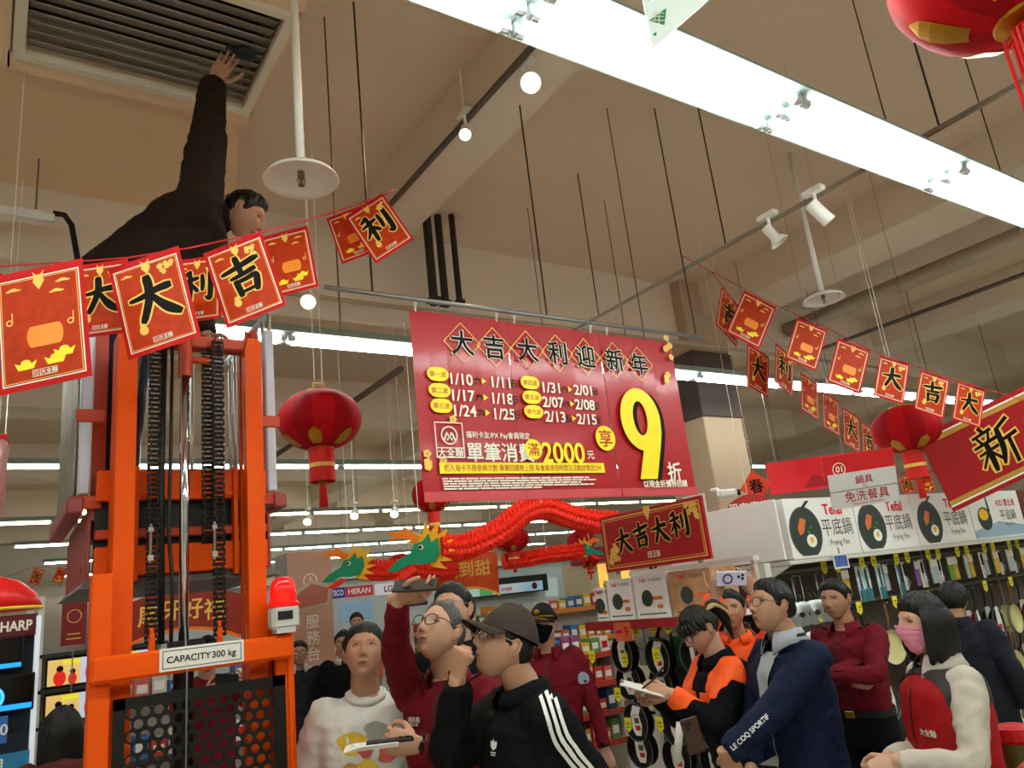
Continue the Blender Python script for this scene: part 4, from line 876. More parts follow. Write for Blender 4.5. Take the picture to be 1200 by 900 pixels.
# small kitchen tools on the top row
m_steel = M('steel', '#a9a9a7', .35, .8, var=.05); m_teal = M('tool_teal', '#2f6f78', .45); m_pack = M('pack_clear', '#cfd6d6', .2, var=.1)
def tool(kind, loc, lab):
    t = thing('kitchen_tool', lab, 'kitchen tool', loc, random.uniform(-.25, .25), 'kitchen tools on the top row')
    if kind == 0:   # ladle
        MB().tube([(0, 0, 0), (0, -.006, -.14), (0, 0, -.2)], [.006, .005, .004], 8).obj('handle', m_steel, t, True); MB().lathe([(0, -.03), (.03, -.022), (.042, 0), (.04, 0), (.028, -.018), (0, -.026)], 18, o=(0, -.02, -.22), R=rx(.9)).obj('bowl', m_steel, t, True)
    elif kind == 1:  # spatula on card
        MB().box((0, .004, -.11), (.075, .002, .26)).obj('backing_card', m_pack, t); MB().tube([(0, -.004, -.01), (0, -.006, -.15)], .007, 8).obj('handle', m_teal, t, True); MB().box((0, -.006, -.195), (.06, .005, .085), ch=.002).obj('blade', m_teal, t)
    elif kind == 2:  # wrapped brush / whisk
        MB().box((0, .004, -.1), (.06, .002, .22)).obj('backing_card', m_card, t); MB().tube([(0, -.004, -.01), (0, -.004, -.1)], .008, 8).obj('handle', m_black, t, True)
        b = MB()
        for k in range(5): b.tube([(0, -.004, -.1), (.024*math.cos(k*1.26), -.012+.018*math.sin(k*1.26), -.15), (0, -.004, -.205)], .0016, 5)
        b.obj('wires', m_steel, t)
    else:
        MB().box((0, .004, -.09), (.085, .012, .2), ch=.003).obj('pack', M('pack_%d' % kind, ['#c9a23c', '#6b8f3a', '#7b4f8f', '#a9b0b4'][kind-3], .4, var=.2, scale=30), t); MB().box((0, -.004, -.03), (.085, .003, .06)).obj('header_card', m_card, t)
    return t
NUM = ORD+['fifteenth', 'sixteenth', 'seventeenth', 'eighteenth', 'nineteenth', 'twentieth']+['twenty-'+q for q in ORD[:9]]+['thirtieth']
kinds = [0, 0, 0, 0, 0, 3, 1, 1, 1, 6, 1, 2, 5, 2, 6, 2, 4, 3, 6, 3, 2, 6, 3, 2, 6, 2, 3, 6, 3, 2]
KN = ['steel ladle', 'teal spatula', 'whisk on a card', 'amber pack', 'green pack', 'purple pack', 'grey pack']
for k, kd in enumerate(kinds):
    x = 4.62+k*.132; tool(kd, (x, GY0+.16+.03*(k % 2), 1.65), f'{KN[kd]}, {NUM[k]} tool from the corner on the gondola top row'); hook(gon, (x-GX0, .18+.03*(k % 2), 1.65))
for k in range(9):      # steel pot lids beside the ladles
    x, z = 4.60+.085*(k % 5), (1.40 if k < 5 else 1.2); t = thing('pot_lid', f'steel pot lid, {ORD[k]} in the bunch behind the officer', 'pot lid', (x, GY0+.14+.02*(k % 2), z), -.35, 'steel pot lids'); R_ = rx(PI/2)
    MB().lathe([(0, .024), (.045, .018), (.076, .004), (.082, 0), (.082, -.003), (.074, -.002), (0, .019)], 28, R=R_).obj('lid', m_steel, t, True, auto=40); MB().lathe([(0, .05), (.016, .05), (.018, .04), (.008, .03)], 12, R=R_).obj('knob', m_black, t); MB().tube([(0, .0, .1), (0, .02, .13), (0, .3, .13)], .003, 5).obj('hook_wire', m_hook, t)
# yellow price tags on hooks
def ptag(loc, rzv, lab, grp, big=1., wl=.11):
    t = thing('price_tag', lab, 'price tag', loc, rzv, grp); F = FXZ; s = big
    MB().prism([(-.032*s, 0), (.032*s, 0), (.032*s, -.065*s), (0, -.09*s), (-.032*s, -.065*s)], .002, F).obj('tag_card', m_tag, t); MB().text(random.choice(('299', '399', '599', '799')), F, .026*s, 0, -.045*s, z=.003, bold=.02).rect(-.02*s, -.06*s, .02*s, -.055*s, .0006, F, z=.0022).obj('tag_print', m_pgrey, t); MB().tube([(0, .004, -.004), (0, .05, .004), (0, wl, .004)], .002, 5).obj('clip_wire', m_hook, t); return t
for k in range(24): ptag((4.8+k*.155, GY0+.12, 1.73 if k % 3 else 1.42), 0, f'yellow price tag, {NUM[k]} from the corner on the gondola front', 'yellow price tags on the gondola')
o, L = board('shelf_screen', 'small framed picture card hanging under the gondola canopy', 'picture card', Fr(at(979, 667, Y=GY0-.05), (1, 0, 0), (0, 0, 1)), .17, .1, m_white, .006); MB().rect(.012, .012, .158, .088, .001, L).obj('picture', M('pic_blue', '#4d66a8', .4, var=.5, scale=20), o)
MB().box(L.p(.085, .095, -.003), (.01, .004, .09)).obj('clip', m_grey, o)
# ---------------------------------------------------------------- end display facing the crowd
EX, EY0, EY1 = 3.72, 3.38, 4.61
ec = thing('end_display', 'retail end display with white top shelf and hanging black pans', 'shelf', (EX, EY0, 0)); H_ = EY1-EY0
MB().box((.3, H_/2, .1), (.58, H_, .2), ch=.008).obj('base', m_shelf, ec); MB().box((.5, H_/2, .9), (.05, H_-.04, 1.5)).obj('back_panel', M('end_back', '#3a2f2a', .7, var=.2), ec)
for y in (.02, H_-.02): MB().box((.5, y, .95), (.06, .04, 1.62)).obj('upright', m_shelf, ec)
MB().box((.2, H_/2, 1.474), (.56, H_, .03), ch=.004).obj('top_shelf', m_white, ec); MB().box((-.085, H_/2, 1.464), (.012, H_, .06)).obj('price_rail', M('rail_red', '#9c2422', .5), ec)
MB().box((.42, H_/2, 1.80), (.06, H_-.02, .03)).obj('sign_ledge', m_shelf, ec)
for y in (.06, H_-.06): MB().box((.45, y, 1.64), (.03, .03, .32)).obj('sign_post', m_shelf, ec)
# cookware boxes on its shelf
def cookbox(y0, y1, h_, lab, mt=None):
    o = thing('cookware_box', lab, 'box', (EX+.02, y1, 1.4895), group='cookware boxes on the end display'); w_ = y1-y0-.008; F = Fr((0, 0, 0), (0, -1, 0), (0, 0, 1))
    MB().box((.12, -w_/2, h_/2), (.24, w_, h_), ch=.003).obj('box', mt or m_boxw, o)
    MB().lathe([(0, 0), (.05, .0), (.055, .004), (0, .004)], 20, o=F.p(w_*.4, h_*.45, 0), R=V(0, 0, 1).rotation_difference(F.w).to_matrix()).obj('printed_pot', m_panp, o)
    MB().rect(w_*.55, h_*.4, w_*.85, h_*.48, .001, F).disc(w_*.75, h_*.25, .03, .001, F, n=14, ry=.015).obj('printed_food', m_steak, o)
    MB().text('Tefal', F, .035, w_*.3, h_*.82, bold=.02, z=.001).obj('brand_lettering', m_tefal, o); MB().text('不沾鍋具組', F, .026, w_*.68, h_*.82, z=.001).rect(w_*.1, h_*.08, w_*.9, h_*.11, .001, F).obj('lettering', m_pgrey, o)
for i, (a, b, h_) in enumerate(((4.46, 4.59, .235), (4.17, 4.45, .28), (3.83, 4.16, .29), (3.43, 3.81, .285))): cookbox(a, b, h_, ['narrow white cookware box at the left end of the shelf', 'white cookware box second from the left on the end shelf', 'white cookware box third from the left on the end shelf', 'cookware box with food print behind the woman with ponytail'][i], None if i < 3 else M('box_food', '#b98a62', .5, var=.5, scale=14))
o, L = board('sale_card', 'orange sale card with a 9 on the shelf edge', 'sign', Fr((EX-.10, 4.28, 1.36), (0, -1, 0), (0, 0, 1)), .17, .12, M('card_orange', '#e06a3c', .5), .004); MB().text('9', L, .09, .12, .03, bold=.03, z=.001).rect(.015, .05, .08, .07, .001, L).obj('lettering', m_tefal, o)
# boards and green packs hung under the shelf
for k in range(9):
    y = 3.49+k*.128; kd = 'board' if k < 4 else 'green'
    o = thing('cutting_board' if kd == 'board' else 'utensil_pack', (f'wooden cutting board, {ORD[k]} from the right under the end shelf' if kd == 'board' else f'green utensil pack, {ORD[k-4]} from the right under the end shelf'), 'cutting board' if kd == 'board' else 'pack', (EX+.34, y, 1.40), group='boards under the end shelf' if kd == 'board' else 'green packs under the end shelf')
    if kd == 'board': MB().prism([(-.05, -.28), (.05, -.28), (.05, -.06), (.02, -.03), (.02, 0), (-.02, 0), (-.02, -.03), (-.05, -.06)], .015, Fr((0, 0, 0), (0, -1, 0), (0, 0, 1))).obj('board', M('board_wood', '#7a5334', .6, var=.25, scale=20, stretch=(1, 1, 8)), o); MB().rect(-.03, -.2, .03, -.12, .001, Fr((0, 0, 0), (0, -1, 0), (0, 0, 1)), z=.0155).obj('label', m_card, o)
    else: MB().box((0, 0, -.13), (.015, .09, .26), ch=.004).obj('pack', M('pack_green', '#2f8a45', .4, var=.4, scale=25) if k % 2 else m_pack, o); MB().box((-.009, 0, -.03), (.003, .09, .06)).obj('header_card', m_card, o)
    hook(ec, (.36, y-EY0, 1.405), -PI/2)
used2 = [False]
dp = None
epos = [(4.458, 1.25), (4.099, 1.227), (3.741, 1.238), (4.547, 1.048), (4.211, 1.037), (3.853, 1.026), (4.413, 0.802), (4.032, 0.802), (3.674, 0.779), (4.525, 0.6), (4.166, 0.578), (3.83, 0.578)]
for k, (y, z) in enumerate(epos):
    lab = f'deep black pan with white sleeve, {["left", "middle", "right"][k % 3]} of the {["top", "second", "third", "bottom"][k//3]} row of the end display'
    if dp is None:
        dp = thing('deep_pan', lab, 'pan', group='deep pans on the end display'); r, dep = .125, .08
        R = rx(PI/2); cz = 0
        MB().lathe([(0, -dep), (r*.84, -dep), (r*.95, -dep*.85), (r, 0)], 32, R=R).obj('pan_outside', m_pan, dp, True, auto=50); MB().lathe([(0, -dep+.004), (r*.82, -dep+.004), (r*.93, -dep*.8), (r*.985, .001), (r, 0)], 32, R=R).obj('pan_inside', m_panin, dp, True, auto=50)
        MB().tube([(r*math.cos(a), 0, r*math.sin(a)) for a in [2*PI*i/32 for i in range(32)]], .003, 6, closed=True).obj('rim', m_grey, dp, True)
        MB().tube([(0, .02, r*.98), (0, .05, r+.05), (0, .12, r+.1), (0, .2, r+.08)], .011, 8).obj('handle', m_hand, dp, True)
        F = Fr((0, -.003, 0), (1, 0, 0), (0, 0, 1)); MB().prism([(-.005, -.085), (.05, -.085), (.07, -.02), (.05, .05), (.075, .1), (.0, .112), (-.035, .05), (-.03, -.04)], .002, F).obj('paper_sleeve', m_card, dp); MB().rect(.005, -.05, .05, -.02, .001, F, z=.002).obj('sleeve_print', m_tefal, dp); MB().rect(.0, -.005, .045, .03, .001, F, z=.002).obj('sleeve_text', m_pgrey, dp)
        o = dp
    else: o = dup(dp, label=lab)
    o.location = (EX+.085+(.1 if (k//3) % 2 else 0), y, z); o.rotation_euler = (0, 0, -PI/2+random.uniform(-.12, .12)); hook(ec, (.28, y-EY0, z+.15), -PI/2)
for k, (px, py) in enumerate(((705, 728), (725, 731), (744, 731), (764, 727), (781, 726), (693, 762), (731, 765), (768, 760), (723, 806), (704, 840), (735, 841), (772, 840))):
    p = at(px, py, X=EX-.02); ptag(p, -PI/2, f'yellow price tag, {ORD[k]} counted by rows on the end display', 'yellow price tags on the end display', 1.05, .42)
# ---------------------------------------------------------------- promotion table at the lower right corner
tb = at(1185, 870, 2.7); TBX, TBY = tb.x+.15, tb.y+.05; tz = .92
o = thing('promotion_table', 'low promotion table with dark skirt in the lower right corner', 'table', (TBX, TBY, 0))
MB().box((0, 0, tz-.02), (.7, .6, .04), ch=.005).obj('tabletop', M('table_red', '#b4222a', .45), o); MB().box((0, -.0, tz/2-.03), (.66, .56, tz-.06)).obj('skirt', M('skirt_navy', '#171a2c', .7, var=.15), o)
o = dup(protos_p[0], label='black frying pan leaning on the promotion table', group='pans on the promotion table'); o.location = (TBX-.1, TBY+.2, tz+.27); o.rotation_euler = (-.5, .9, .2)
o = thing('product_box', 'pale pink carton standing on the promotion table', 'box', (TBX+.12, TBY+.22, tz), .2); MB().box((0, 0, .11), (.2, .1, .22), ch=.003).obj('carton', M('carton_pink', '#d8b8b4', .5), o); MB().box((0, -.052, .12), (.14, .002, .12)).obj('label', m_card, o)
o = thing('red_pack', 'red plastic pack with round lid on the promotion table', 'pack', (TBX+.02, TBY+.02, tz)); MB().lathe([(0, 0), (.05, 0), (.055, .06), (.06, .1), (0, .1)], 16).obj('cup', M('pack_olive', '#5c6a3a', .4, var=.3), o); MB().lathe([(.062, .09), (.07, .1), (.068, .14), (.04, .15), (0, .15)], 16).obj('lid', M('lid_red', '#c21f22', .35), o)
o = thing('price_board', 'yellow price card lying on red packs', 'price card', (TBX+.16, TBY-.16, tz)); MB().box((0, 0, .03), (.2, .12, .06), R=rx(.3), ch=.004).obj('pack', MATS['lid_red'], o); MB().box((0, -.02, .07), (.17, .1, .004), R=rx(.3)).obj('card', m_tag, o)
o = thing('red_pack', 'crumpled red snack pack at the front of the promotion table', 'pack', (TBX-.14, TBY-.12, tz)); MB().ell((0, 0, .035), (.1, .07, .04), 12, 8).obj('bag', M('bag_red', '#cf3a34', .3, var=.3, scale=20, bump=.6, bscale=18), o); MB().box((0, -.02, .072), (.09, .05, .004), R=rx(.25)).obj('label', m_card, o)
# ---------------------------------------------------------------- column, wall camera and signs behind the gondola
cx_, cy_ = 6.2, 5.45
col = struct(MB().box((0, 0, CEIL/2), (.58, .58, CEIL), ch=.01).obj('wall_column', M('column_paint', '#b59c80', .75, var=.05, scale=3))); col.location = (cx_, cy_, 0)
MB().box((0, 0, 3.62), (.62, .62, .7), ch=.01).obj('column_collar', M('collar_brown', '#4e4038', .7, var=.1), col)
o = thing('wall_poster', 'white notice poster with red lines on the column', 'poster', (cx_-.30, cy_, 1.9)); FW_ = Fr((0, .16, 0), (0, -1, 0), (0, 0, 1)); MB().rect(0, 0, .3, .62, .008, FW_).obj('sheet', m_card, o)
g = MB()
for k in range(7): g.rect(.03, .08+k*.07, .27-.05*(k % 3), .1+k*.07, .001, FW_, z=.0085)
g.obj('printed_lines', M('print_rust', '#b8574c', .5), o)
o = thing('security_camera', 'white bullet security camera on the column', 'camera', at(852, 578, 6.4)); MB().box((0, 0, 0), (.16, .07, .065), ch=.015, R=rz(-.5)).obj('housing', m_white, o); MB().cyl((.2*.35, -.05, 0), (.25*.35, -.07, -.005), .025, n=14).obj('lens', m_black, o); MB().tube([(-.02, .03, .0), (.0, .1, .05), (.05, .2, .06)], .015, 8).obj('bracket', m_white, o)
bx0 = at(905, 580, 7.2); bx1 = at(1012, 566, 7.2)
o, L = board('red_header_sign', 'plain red illuminated header board behind the pan boxes', 'sign', Fr(bx0, bx1-bx0, (0, 0, 1)), (bx1-bx0).length, .3, M('header_red', '#d8222a', .4, var=.12, scale=5, emit=.12), .05)
MB().prism([(.3, .02), (.42, .15), (.5, .1), (.6, .2), (.72, .02)], .002, L).obj('printed_mountain', M('header_red_dark', '#b3151f', .4), o)
for x in (.1, .75): q = L.p(x, .3, -.02); MB().cyl(q, (q.x, q.y, CEIL-bx0.z), .004, n=5).obj('hanger', m_grey, o)
dz = at(886, 570, 6.6); L = Fr((0, 0, 0), RT-V(0, 0, 1)*RT.z, (0, 0, 1)).rot(PI/4+.1); o = thing('diamond_sign', 'orange-red diamond paper with black 春 beside the column', 'sign', dz)
MB().rect(-.1, -.1, .1, .1, .004, L).obj('paper', m_dor if False else M('diamond_red', '#e2401c', .5), o); MB().text('春', Fr((0, 0, 0), L.u, L.v).rot(-PI/4), .13, 0, -.045, bold=.02, z=.006).obj('character', m_pink, o); MB().cyl((0, 0, .12), (0, 0, CEIL-dz.z), .002, n=5).obj('hanger', m_pwhite, o)
ag = at(878, 592, 6.4); L = Fr((0, 0, 0), RT-V(0, 0, 1)*RT.z, (0, 0, 1)); o = thing('arched_sign', 'red arched hanging sign with white characters beside the column', 'sign', ag)
MB().prism([(-.18, -.07), (.2, -.07), (.2, .0)]+[(.2-.38*i/8, .02+.07*math.sin(PI*i/8)) for i in range(9)], .01, L).obj('board', M('arch_red', '#c0231f', .45), o); MB().text('平安喜樂', L, .09, .0, -.05, bold=.02, z=.011).obj('lettering', m_pwhite, o); MB().cyl((0, 0, .08), (0, 0, CEIL-ag.z), .002, n=5).obj('hanger', m_pwhite, o)
o, L = board('fire_sign', 'small red 滅火器 sign below the column poster', 'sign', Fr(at(857, 699, X=4.40), (0, -1, 0), (0, 0, 1)), .2, .07, M('fire_red', '#c8161c', .4), .006); MB().text('滅火器', L, .058, .1, .016, bold=.02, z=.001).obj('lettering', m_pwhite, o)
MB().box(L.p(.1, .03, -.02), (.04, .03, .03)).obj('mount', m_grey, o)
# ---------------------------------------------------------------- service desk pillar
m_salm = M('salmon_panel', '#c99a80', .55, var=.05, scale=4); SX0, SX1, SY = 2.53, 3.0, 7.95
o = thing('service_pillar', 'salmon service-desk pillar with white characters 服務台', 'pillar', (SX0, SY, 0)); wS = SX1-SX0
MB().box((wS/2, .2, 1.21), (wS, .4, 2.42), ch=.006).obj('pillar_body', m_salm, o); MB().box((-.004, .2, 1.21), (.006, .39, 2.40)).obj('side_panel', M('side_grey', '#8f8a88', .5), o)
F = Fr((0, -.002, 0), (1, 0, 0), (0, 0, 1)); t = MB()
for i, ch in enumerate('服務台'): t.text(ch, F, .145, wS*.52, 1.83-.155*i-.17, z=.001, bold=.012)
t.ringline(wS*.5, 2.12, .075, .012, .001, F).text('i', F, .11, wS*.5, 2.085, bold=.03, z=.001); t.rect(wS*.2, 1.28, wS*.85, 1.29, .001, F).rect(wS*.2, 1.24, wS*.7, 1.25, .001, F); t.obj('lettering', m_pwhite, o)
MB().prism([(.05, 1.82), (.42, 1.86), (.45, 2.05), (.25, 2.13), (.06, 2.02)], .004, F, z=.002).obj('badge', M('badge_cream', '#c3a994', .5), o); MB().prism([(.08, 1.85), (.40, 1.89), (.42, 2.03), (.25, 2.09), (.09, 1.99)], .002, F, z=.006).obj('badge_panel', M('badge_red', '#b86a58', .5), o)
FS = Fr((-.008, .39, 0), (0, -1, 0), (0, 0, 1)); MB().ringline(.2, 2.05, .09, .012, .001, FS).obj('side_logo', m_pwhite, o)
# ---------------------------------------------------------------- electronics section at the left
SYp = 6.12
o = thing('television_stand', 'black television display with maroon brand header at the left edge', 'display stand', (-.62, SYp, 0))
MB().box((.42, .3, .98), (.98, .06, 1.9)).obj('back_panel', M('display_dark', '#23262c', .5, var=.1), o); MB().box((.42, .12, .45), (1.0, .42, .9), ch=.01).obj('counter', m_black, o)
MB().box((.42, .25, 1.905), (1.0, .16, .14), ch=.006).obj('header', M('header_maroon', '#5c1a1c', .45), o); F = Fr((0, .168, 0), (1, 0, 0), (0, 0, 1)); MB().text('SHARP', F, .088, .89, 1.875, 'r', bold=.03, z=.001, sx=.82).obj('brand_lettering', m_pwhite, o)
MB().box((.925, .25, .98), (.03, .16, 1.96)).obj('side_post', M('post_lit', '#d9dcdf', .4, emit=.3, ecol='#e8f0ff'), o)
m_scr = M('screen_black', '#06080c', .15); m_blue = M('screen_blue', '#1b7fe0', .3, emit=1.2, ecol='#1f8cf5', var=.2); m_lblue = M('screen_lblue', '#57b4ff', .3, emit=1., ecol='#57b4ff')
def tv(loc, w_, h_, lab, art, rzv=0.):
    t = thing('television', lab, 'television', loc, rzv, 'televisions on display'); F = Fr((-w_/2, 0, 0), (1, 0, 0), (0, 0, 1))
    MB().box((0, .025, h_/2), (w_, .05, h_), ch=.006).obj('bezel', m_black, t); MB().rect(.012, .014, w_-.012, h_-.012, .001, F).obj('screen', m_scr, t)
    if art == 'ring':
        MB().disc(w_*.72, h_*.42, h_*.32, .001, F, z=.001).disc(w_*.3, h_*.42, h_*.3, .001, F, z=.001).rect(.012, .014, w_-.012, h_*.2, .001, F, z=.001).obj('screen_picture', m_blue, t); MB().disc(w_*.72, h_*.42, h_*.15, .001, F, z=.002).disc(w_*.3, h_*.42, h_*.14, .001, F, z=.002).obj('picture_hole', m_scr, t); MB().ringline(w_*.72, h_*.42, h_*.30, .012, .001, F, z=.002).obj('picture_highlight', m_lblue, t)
    else:
        MB().rect(.014, .016, w_*.62, h_-.014, .001, F, z=.001).obj('screen_picture', M('screen_cream', '#d7b777', .3, emit=.6, ecol='#e0b868', var=.4, scale=12), t); MB().rect(w_*.62, .016, w_-.014, h_-.014, .001, F, z=.001).obj('picture_sky', M('screen_pale', '#b9c3d6', .3, emit=.6, ecol='#b9c3d6', var=.3), t)
        MB().disc(w_*.25, h_*.3, h_*.2, .001, F, z=.002, ry=h_*.26).disc(w_*.48, h_*.25, h_*.14, .001, F, z=.002, ry=h_*.2).disc(w_*.8, h_*.4, h_*.16, .001, F, z=.002, ry=h_*.32).obj('picture_figure', M('screen_red', '#d2281e', .3, emit=.6, ecol='#d82418', var=.2), t)
        MB().disc(w_*.25, h_*.62, h_*.11, .001, F, z=.002).disc(w_*.48, h_*.5, h_*.09, .001, F, z=.002).obj('picture_hair', m_scr, t); MB().rect(w_*.3, h_*.76, w_*.6, h_*.9, .001, F, z=.002).obj('picture_caption', M('screen_yellow', '#e8df2a', .3, emit=.6, ecol='#e8df2a'), t)
tv((-.17, SYp+.17, 1.63), .8, .21, 'upper television with blue rings under the maroon header', 'ring'); tv((-.12, SYp+.14, 1.37), .84, .23, 'lower television with blue rings at the left edge', 'ring')
o, L = board('price_board', 'blue price board with 300 at the left edge', 'sign', Fr((-.5, SYp+.02, 1.2), (1, 0, 0), (0, 0, 1)), .66, .16, M('board_blue', '#2f5f9c', .4, var=.3, scale=10, emit=.15), .02); MB().text('加購優惠 $300', L, .09, .38, .05, bold=.02, z=.001).obj('lettering', m_pwhite, o); MB().box((.3, .03, -.15), (.04, .02, .32)).obj('stand', m_grey, o)
o, L = board('rate_board', 'teal board reading 9.8% in front of the televisions', 'sign', Fr((-.42, SYp-.12, 1.04), (1, 0, 0), (0, 0, 1)), .7, .11, M('board_teal', '#2d7ba6', .4), .02); MB().text('9.8%分期', L, .075, .42, .025, bold=.02, z=.001).obj('lettering', m_pwhite, o); MB().box((.3, .03, -.07), (.04, .02, .16)).obj('stand', m_grey, o)
for k in range(5):
    o, L = board('leaflet', f'{ORD[k]} white leaflet from the left on the television counter', 'leaflet', Fr((-.5+k*.15, SYp-.04, .902), (1, 0, 0), (0, .35, .9)), .11, .1, m_card, .003, 'leaflets on the television counter'); MB().rect(.01, .06, .1, .075, .001, L).rect(.01, .03, .08, .04, .001, L).obj('print', m_tefal, o)
TY = 8.4
o = thing('television_rack', 'white rack holding rows of televisions behind the woman with black hair', 'shelf', (.38, TY, 0)); MB().box((.5, .3, 1.1), (1.2, .05, 2.2)).obj('back_panel', m_wall, o)
for z in (.78, 1.08, 1.38, 1.68): MB().box((.5, .12, z), (1.2, .4, .03)).obj('rack_shelf', M('rack_dark', '#3a3a3c', .5), o)
for x in (-.04, .04): MB().box((x, -.05, 1.1), (.05, .06, 2.2)).obj('post', m_white, o)
for k in range(5): MB().box((0, -.085, .9+k*.2), (.08, .004, .05)).obj('shelf_label', m_tag, o)
for r_ in range(3):
    for c in range(2): tv((.70+c*.46, TY-.02, .80+.30*r_), .44, .25, f'{["lower", "middle", "upper"][r_]} {["left", "right"][c]} television with red and cream picture on the rack', 'play')
for k, (x, z) in enumerate(((.58, 1.75), (.85, 1.78), (1.05, 1.72))):
    o, L = board('red_poster', ['left', 'middle', 'right'][k]+' dark red new-year poster above the television rack', 'poster', Fr((x, TY-.1, z), (1, 0, 0), (0, 0, 1)), .2, .42 if k == 0 else .3, M('poster_red', '#8c1d1c', .5, var=.3, scale=20), .006, 'red posters above the rack'); MB().ringline(.1, .25, .06, .008, .001, L).rect(.04, .05, .16, .06, .001, L).rect(.05, .09, .15, .1, .001, L).obj('gold_print', m_pgold, o); MB().box((.1, .02, .15-.3), (.01, .01, .5)).obj('support', m_grey, o)
ca = at(-8, 716, 4.2); o = thing('lantern_canopy', 'red satin canopy with yellow hem at the left edge', 'canopy', ca); MB().lathe([(0, .19), (.12, .15), (.2, .08), (.235, .0), (.22, -.005), (.11, .1), (0, .14)], 28).obj('satin', M('satin_red', '#e01a18', .35, var=.1), o, True); MB().tube([(.232*math.cos(a), .232*math.sin(a), -.002) for a in [2*PI*i/36 for i in range(36)]], .009, 6, closed=True).obj('hem', m_pyel, o, True); MB().cyl((0, 0, .18), (0, 0, CEIL-ca.z), .003, n=5).obj('hanging_wire', m_pwhite, o)
wp = at(-2, 515, 3.4); o = thing('wrapped_decoration', 'pink wrapped decoration hanging at the left edge', 'decoration', wp); m_wrap = M('wrap_pink', '#d79a92', .2, var=.3, scale=14, bump=.5, bscale=20, coat=.4)
MB().loft([[(.04*math.cos(a)*s+.004*math.sin(5*a+z*20), .015*math.sin(a)*s, z) for a in [2*PI*i/16 for i in range(16)]] for z, s in ((0, .7), (-.04, 1.1), (-.16, 1), (-.3, .95), (-.38, .5), (-.42, .15))]).obj('wrapped_bag', m_wrap, o, True); MB().box((0, 0, .01), (.07, .02, .03), ch=.004).obj('clip', m_tas, o); MB().cyl((0, 0, .02), (0, 0, CEIL-.14-wp.z), .002, n=5).obj('hanging_wire', m_pwhite, o)
# arched gift sign seen through the lift
gs = at(212, 735, 5.2); L = Fr((0, 0, 0), RT-V(0, 0, 1)*RT.z, (0, 0, 1)); o = thing('gift_sign', 'arched red and gold sign reading 尾牙好禮 seen through the lift mast', 'sign', gs)
MB().prism(arc(.9, -.45, .45, 12, -.92)+arc(1.17, .45, -.45, 12, -.92), .012, L, z=-.012).obj('board', M('gift_red', '#8f2a1c', .5, var=.4, scale=16), o); t = MB(); [t.text(ch, L, .15, -.22+.15*i, .07-.02*abs(i-1.5), bold=.02, z=.003) for i, ch in enumerate('尾牙好禮')]; t.obj('lettering', m_pgold, o)
MB().prism(arc(.9, -.45, .45, 12, -.92)+arc(.92, .45, -.45, 12, -.92), .003, L).obj('gold_edge', m_dor, o)
for x in (-.3, .3): MB().cyl(L.p(x, .1, -.006), V(L.p(x, .1, -.006).x, L.p(x, .1, -.006).y, CEIL-gs.z), .003, n=5).obj('hanging_wire', m_pwhite, o)
# ---------------------------------------------------------------- appliance section at the back
AY = 11.6
aw = thing('appliance_wall', 'white appliance shop wall with brand panels at the back', 'display wall', (2.2, AY, 0)); MB().box((3.6, .1, 1.15), (7.4, .2, 2.3)).obj('wall_panel', M('shop_white', '#c9d3d2', .6, var=.05), aw)
MB().box((3.6, -.04, 2.32), (7.4, .3, .08)).obj('cornice', m_white, aw)
def brand(px0, px1, py0, py1, col, s_, tc='#ffffff', lab='', Y=AY-.01):
    a = at(px0, py1, Y=Y); b = at(px1, py0, Y=Y); o, L = board('brand_panel', lab, 'sign', Fr((a.x, Y, a.z), (1, 0, 0), (0, 0, 1)), b.x-a.x, b.z-a.z, M('brand_'+col[1:], col, .4, emit=.25), .02, 'brand panels at the back')
    if s_: MB().text(s_, L, (b.z-a.z)*.75, (b.x-a.x)/2, (b.z-a.z)*.25, bold=.03, z=.002, sx=min(1, .8*(b.x-a.x)/max(.01, glyphs(s_, .03)[2]*(b.z-a.z)*.75))).obj('lettering', M('brandtext_'+tc[1:], tc, .4), o)
brand(386, 404, 688, 702, '#1d2f86', 'TECO', lab='blue brand panel left of the red one'); brand(405, 437, 685, 700, '#b3262c', 'HERAN', lab='red brand panel reading HERAN'); brand(440, 470, 682, 698, '#d9d2d6', 'LG', '#7a2a4a', 'white brand panel reading LG')
brand(398, 436, 703, 730, '#7f9bb0', '', lab='pale blue picture panel under the red brand panel'); brand(470, 500, 690, 712, '#2a2a2c', '', lab='dark screen panel left of the raised phone'); brand(640, 652, 676, 700, '#b8c8c4', '', lab='pale upright panel right of the wide screen'); brand(300, 325, 706, 716, '#3b8fd0', '家電', lab='small blue panel right of the lift mast', Y=AY-.02)
a = at(541, 703, Y=AY-.3); b_ = at(641, 672, Y=AY-.3); o = thing('wide_screen', 'wide black video screen with pale pictures at the back', 'screen', (a.x, AY-.3, a.z)); ww, hh = b_.x-a.x, b_.z-a.z
MB().box((ww/2, .1, hh/2), (ww, .2, hh), ch=.01).obj('housing', m_black, o); F = Fr((0, 0, 0), (1, 0, 0), (0, 0, 1))
for k, (f0, f1, c) in enumerate(((.02, .2, '#9fc0b8'), (.2, .34, '#4f9a5a'), (.34, .7, '#a9b9c2'), (.7, .93, '#8fb0c8'))): MB().rect(ww*f0, hh*.08, ww*f1, hh*.62, .003, F).obj('screen_picture', M('scr_%d' % k, c, .3, emit=.35, var=.35, scale=8), o)
MB().disc(ww*.83, hh*.36, hh*.2, .003, F, z=.003).obj('picture_dish', M('dish_brown', '#5a2a20', .4), o); MB().text('限時優惠', F, hh*.2, ww*.5, hh*.25, z=.004, bold=.02).obj('lettering', m_tefal, o)
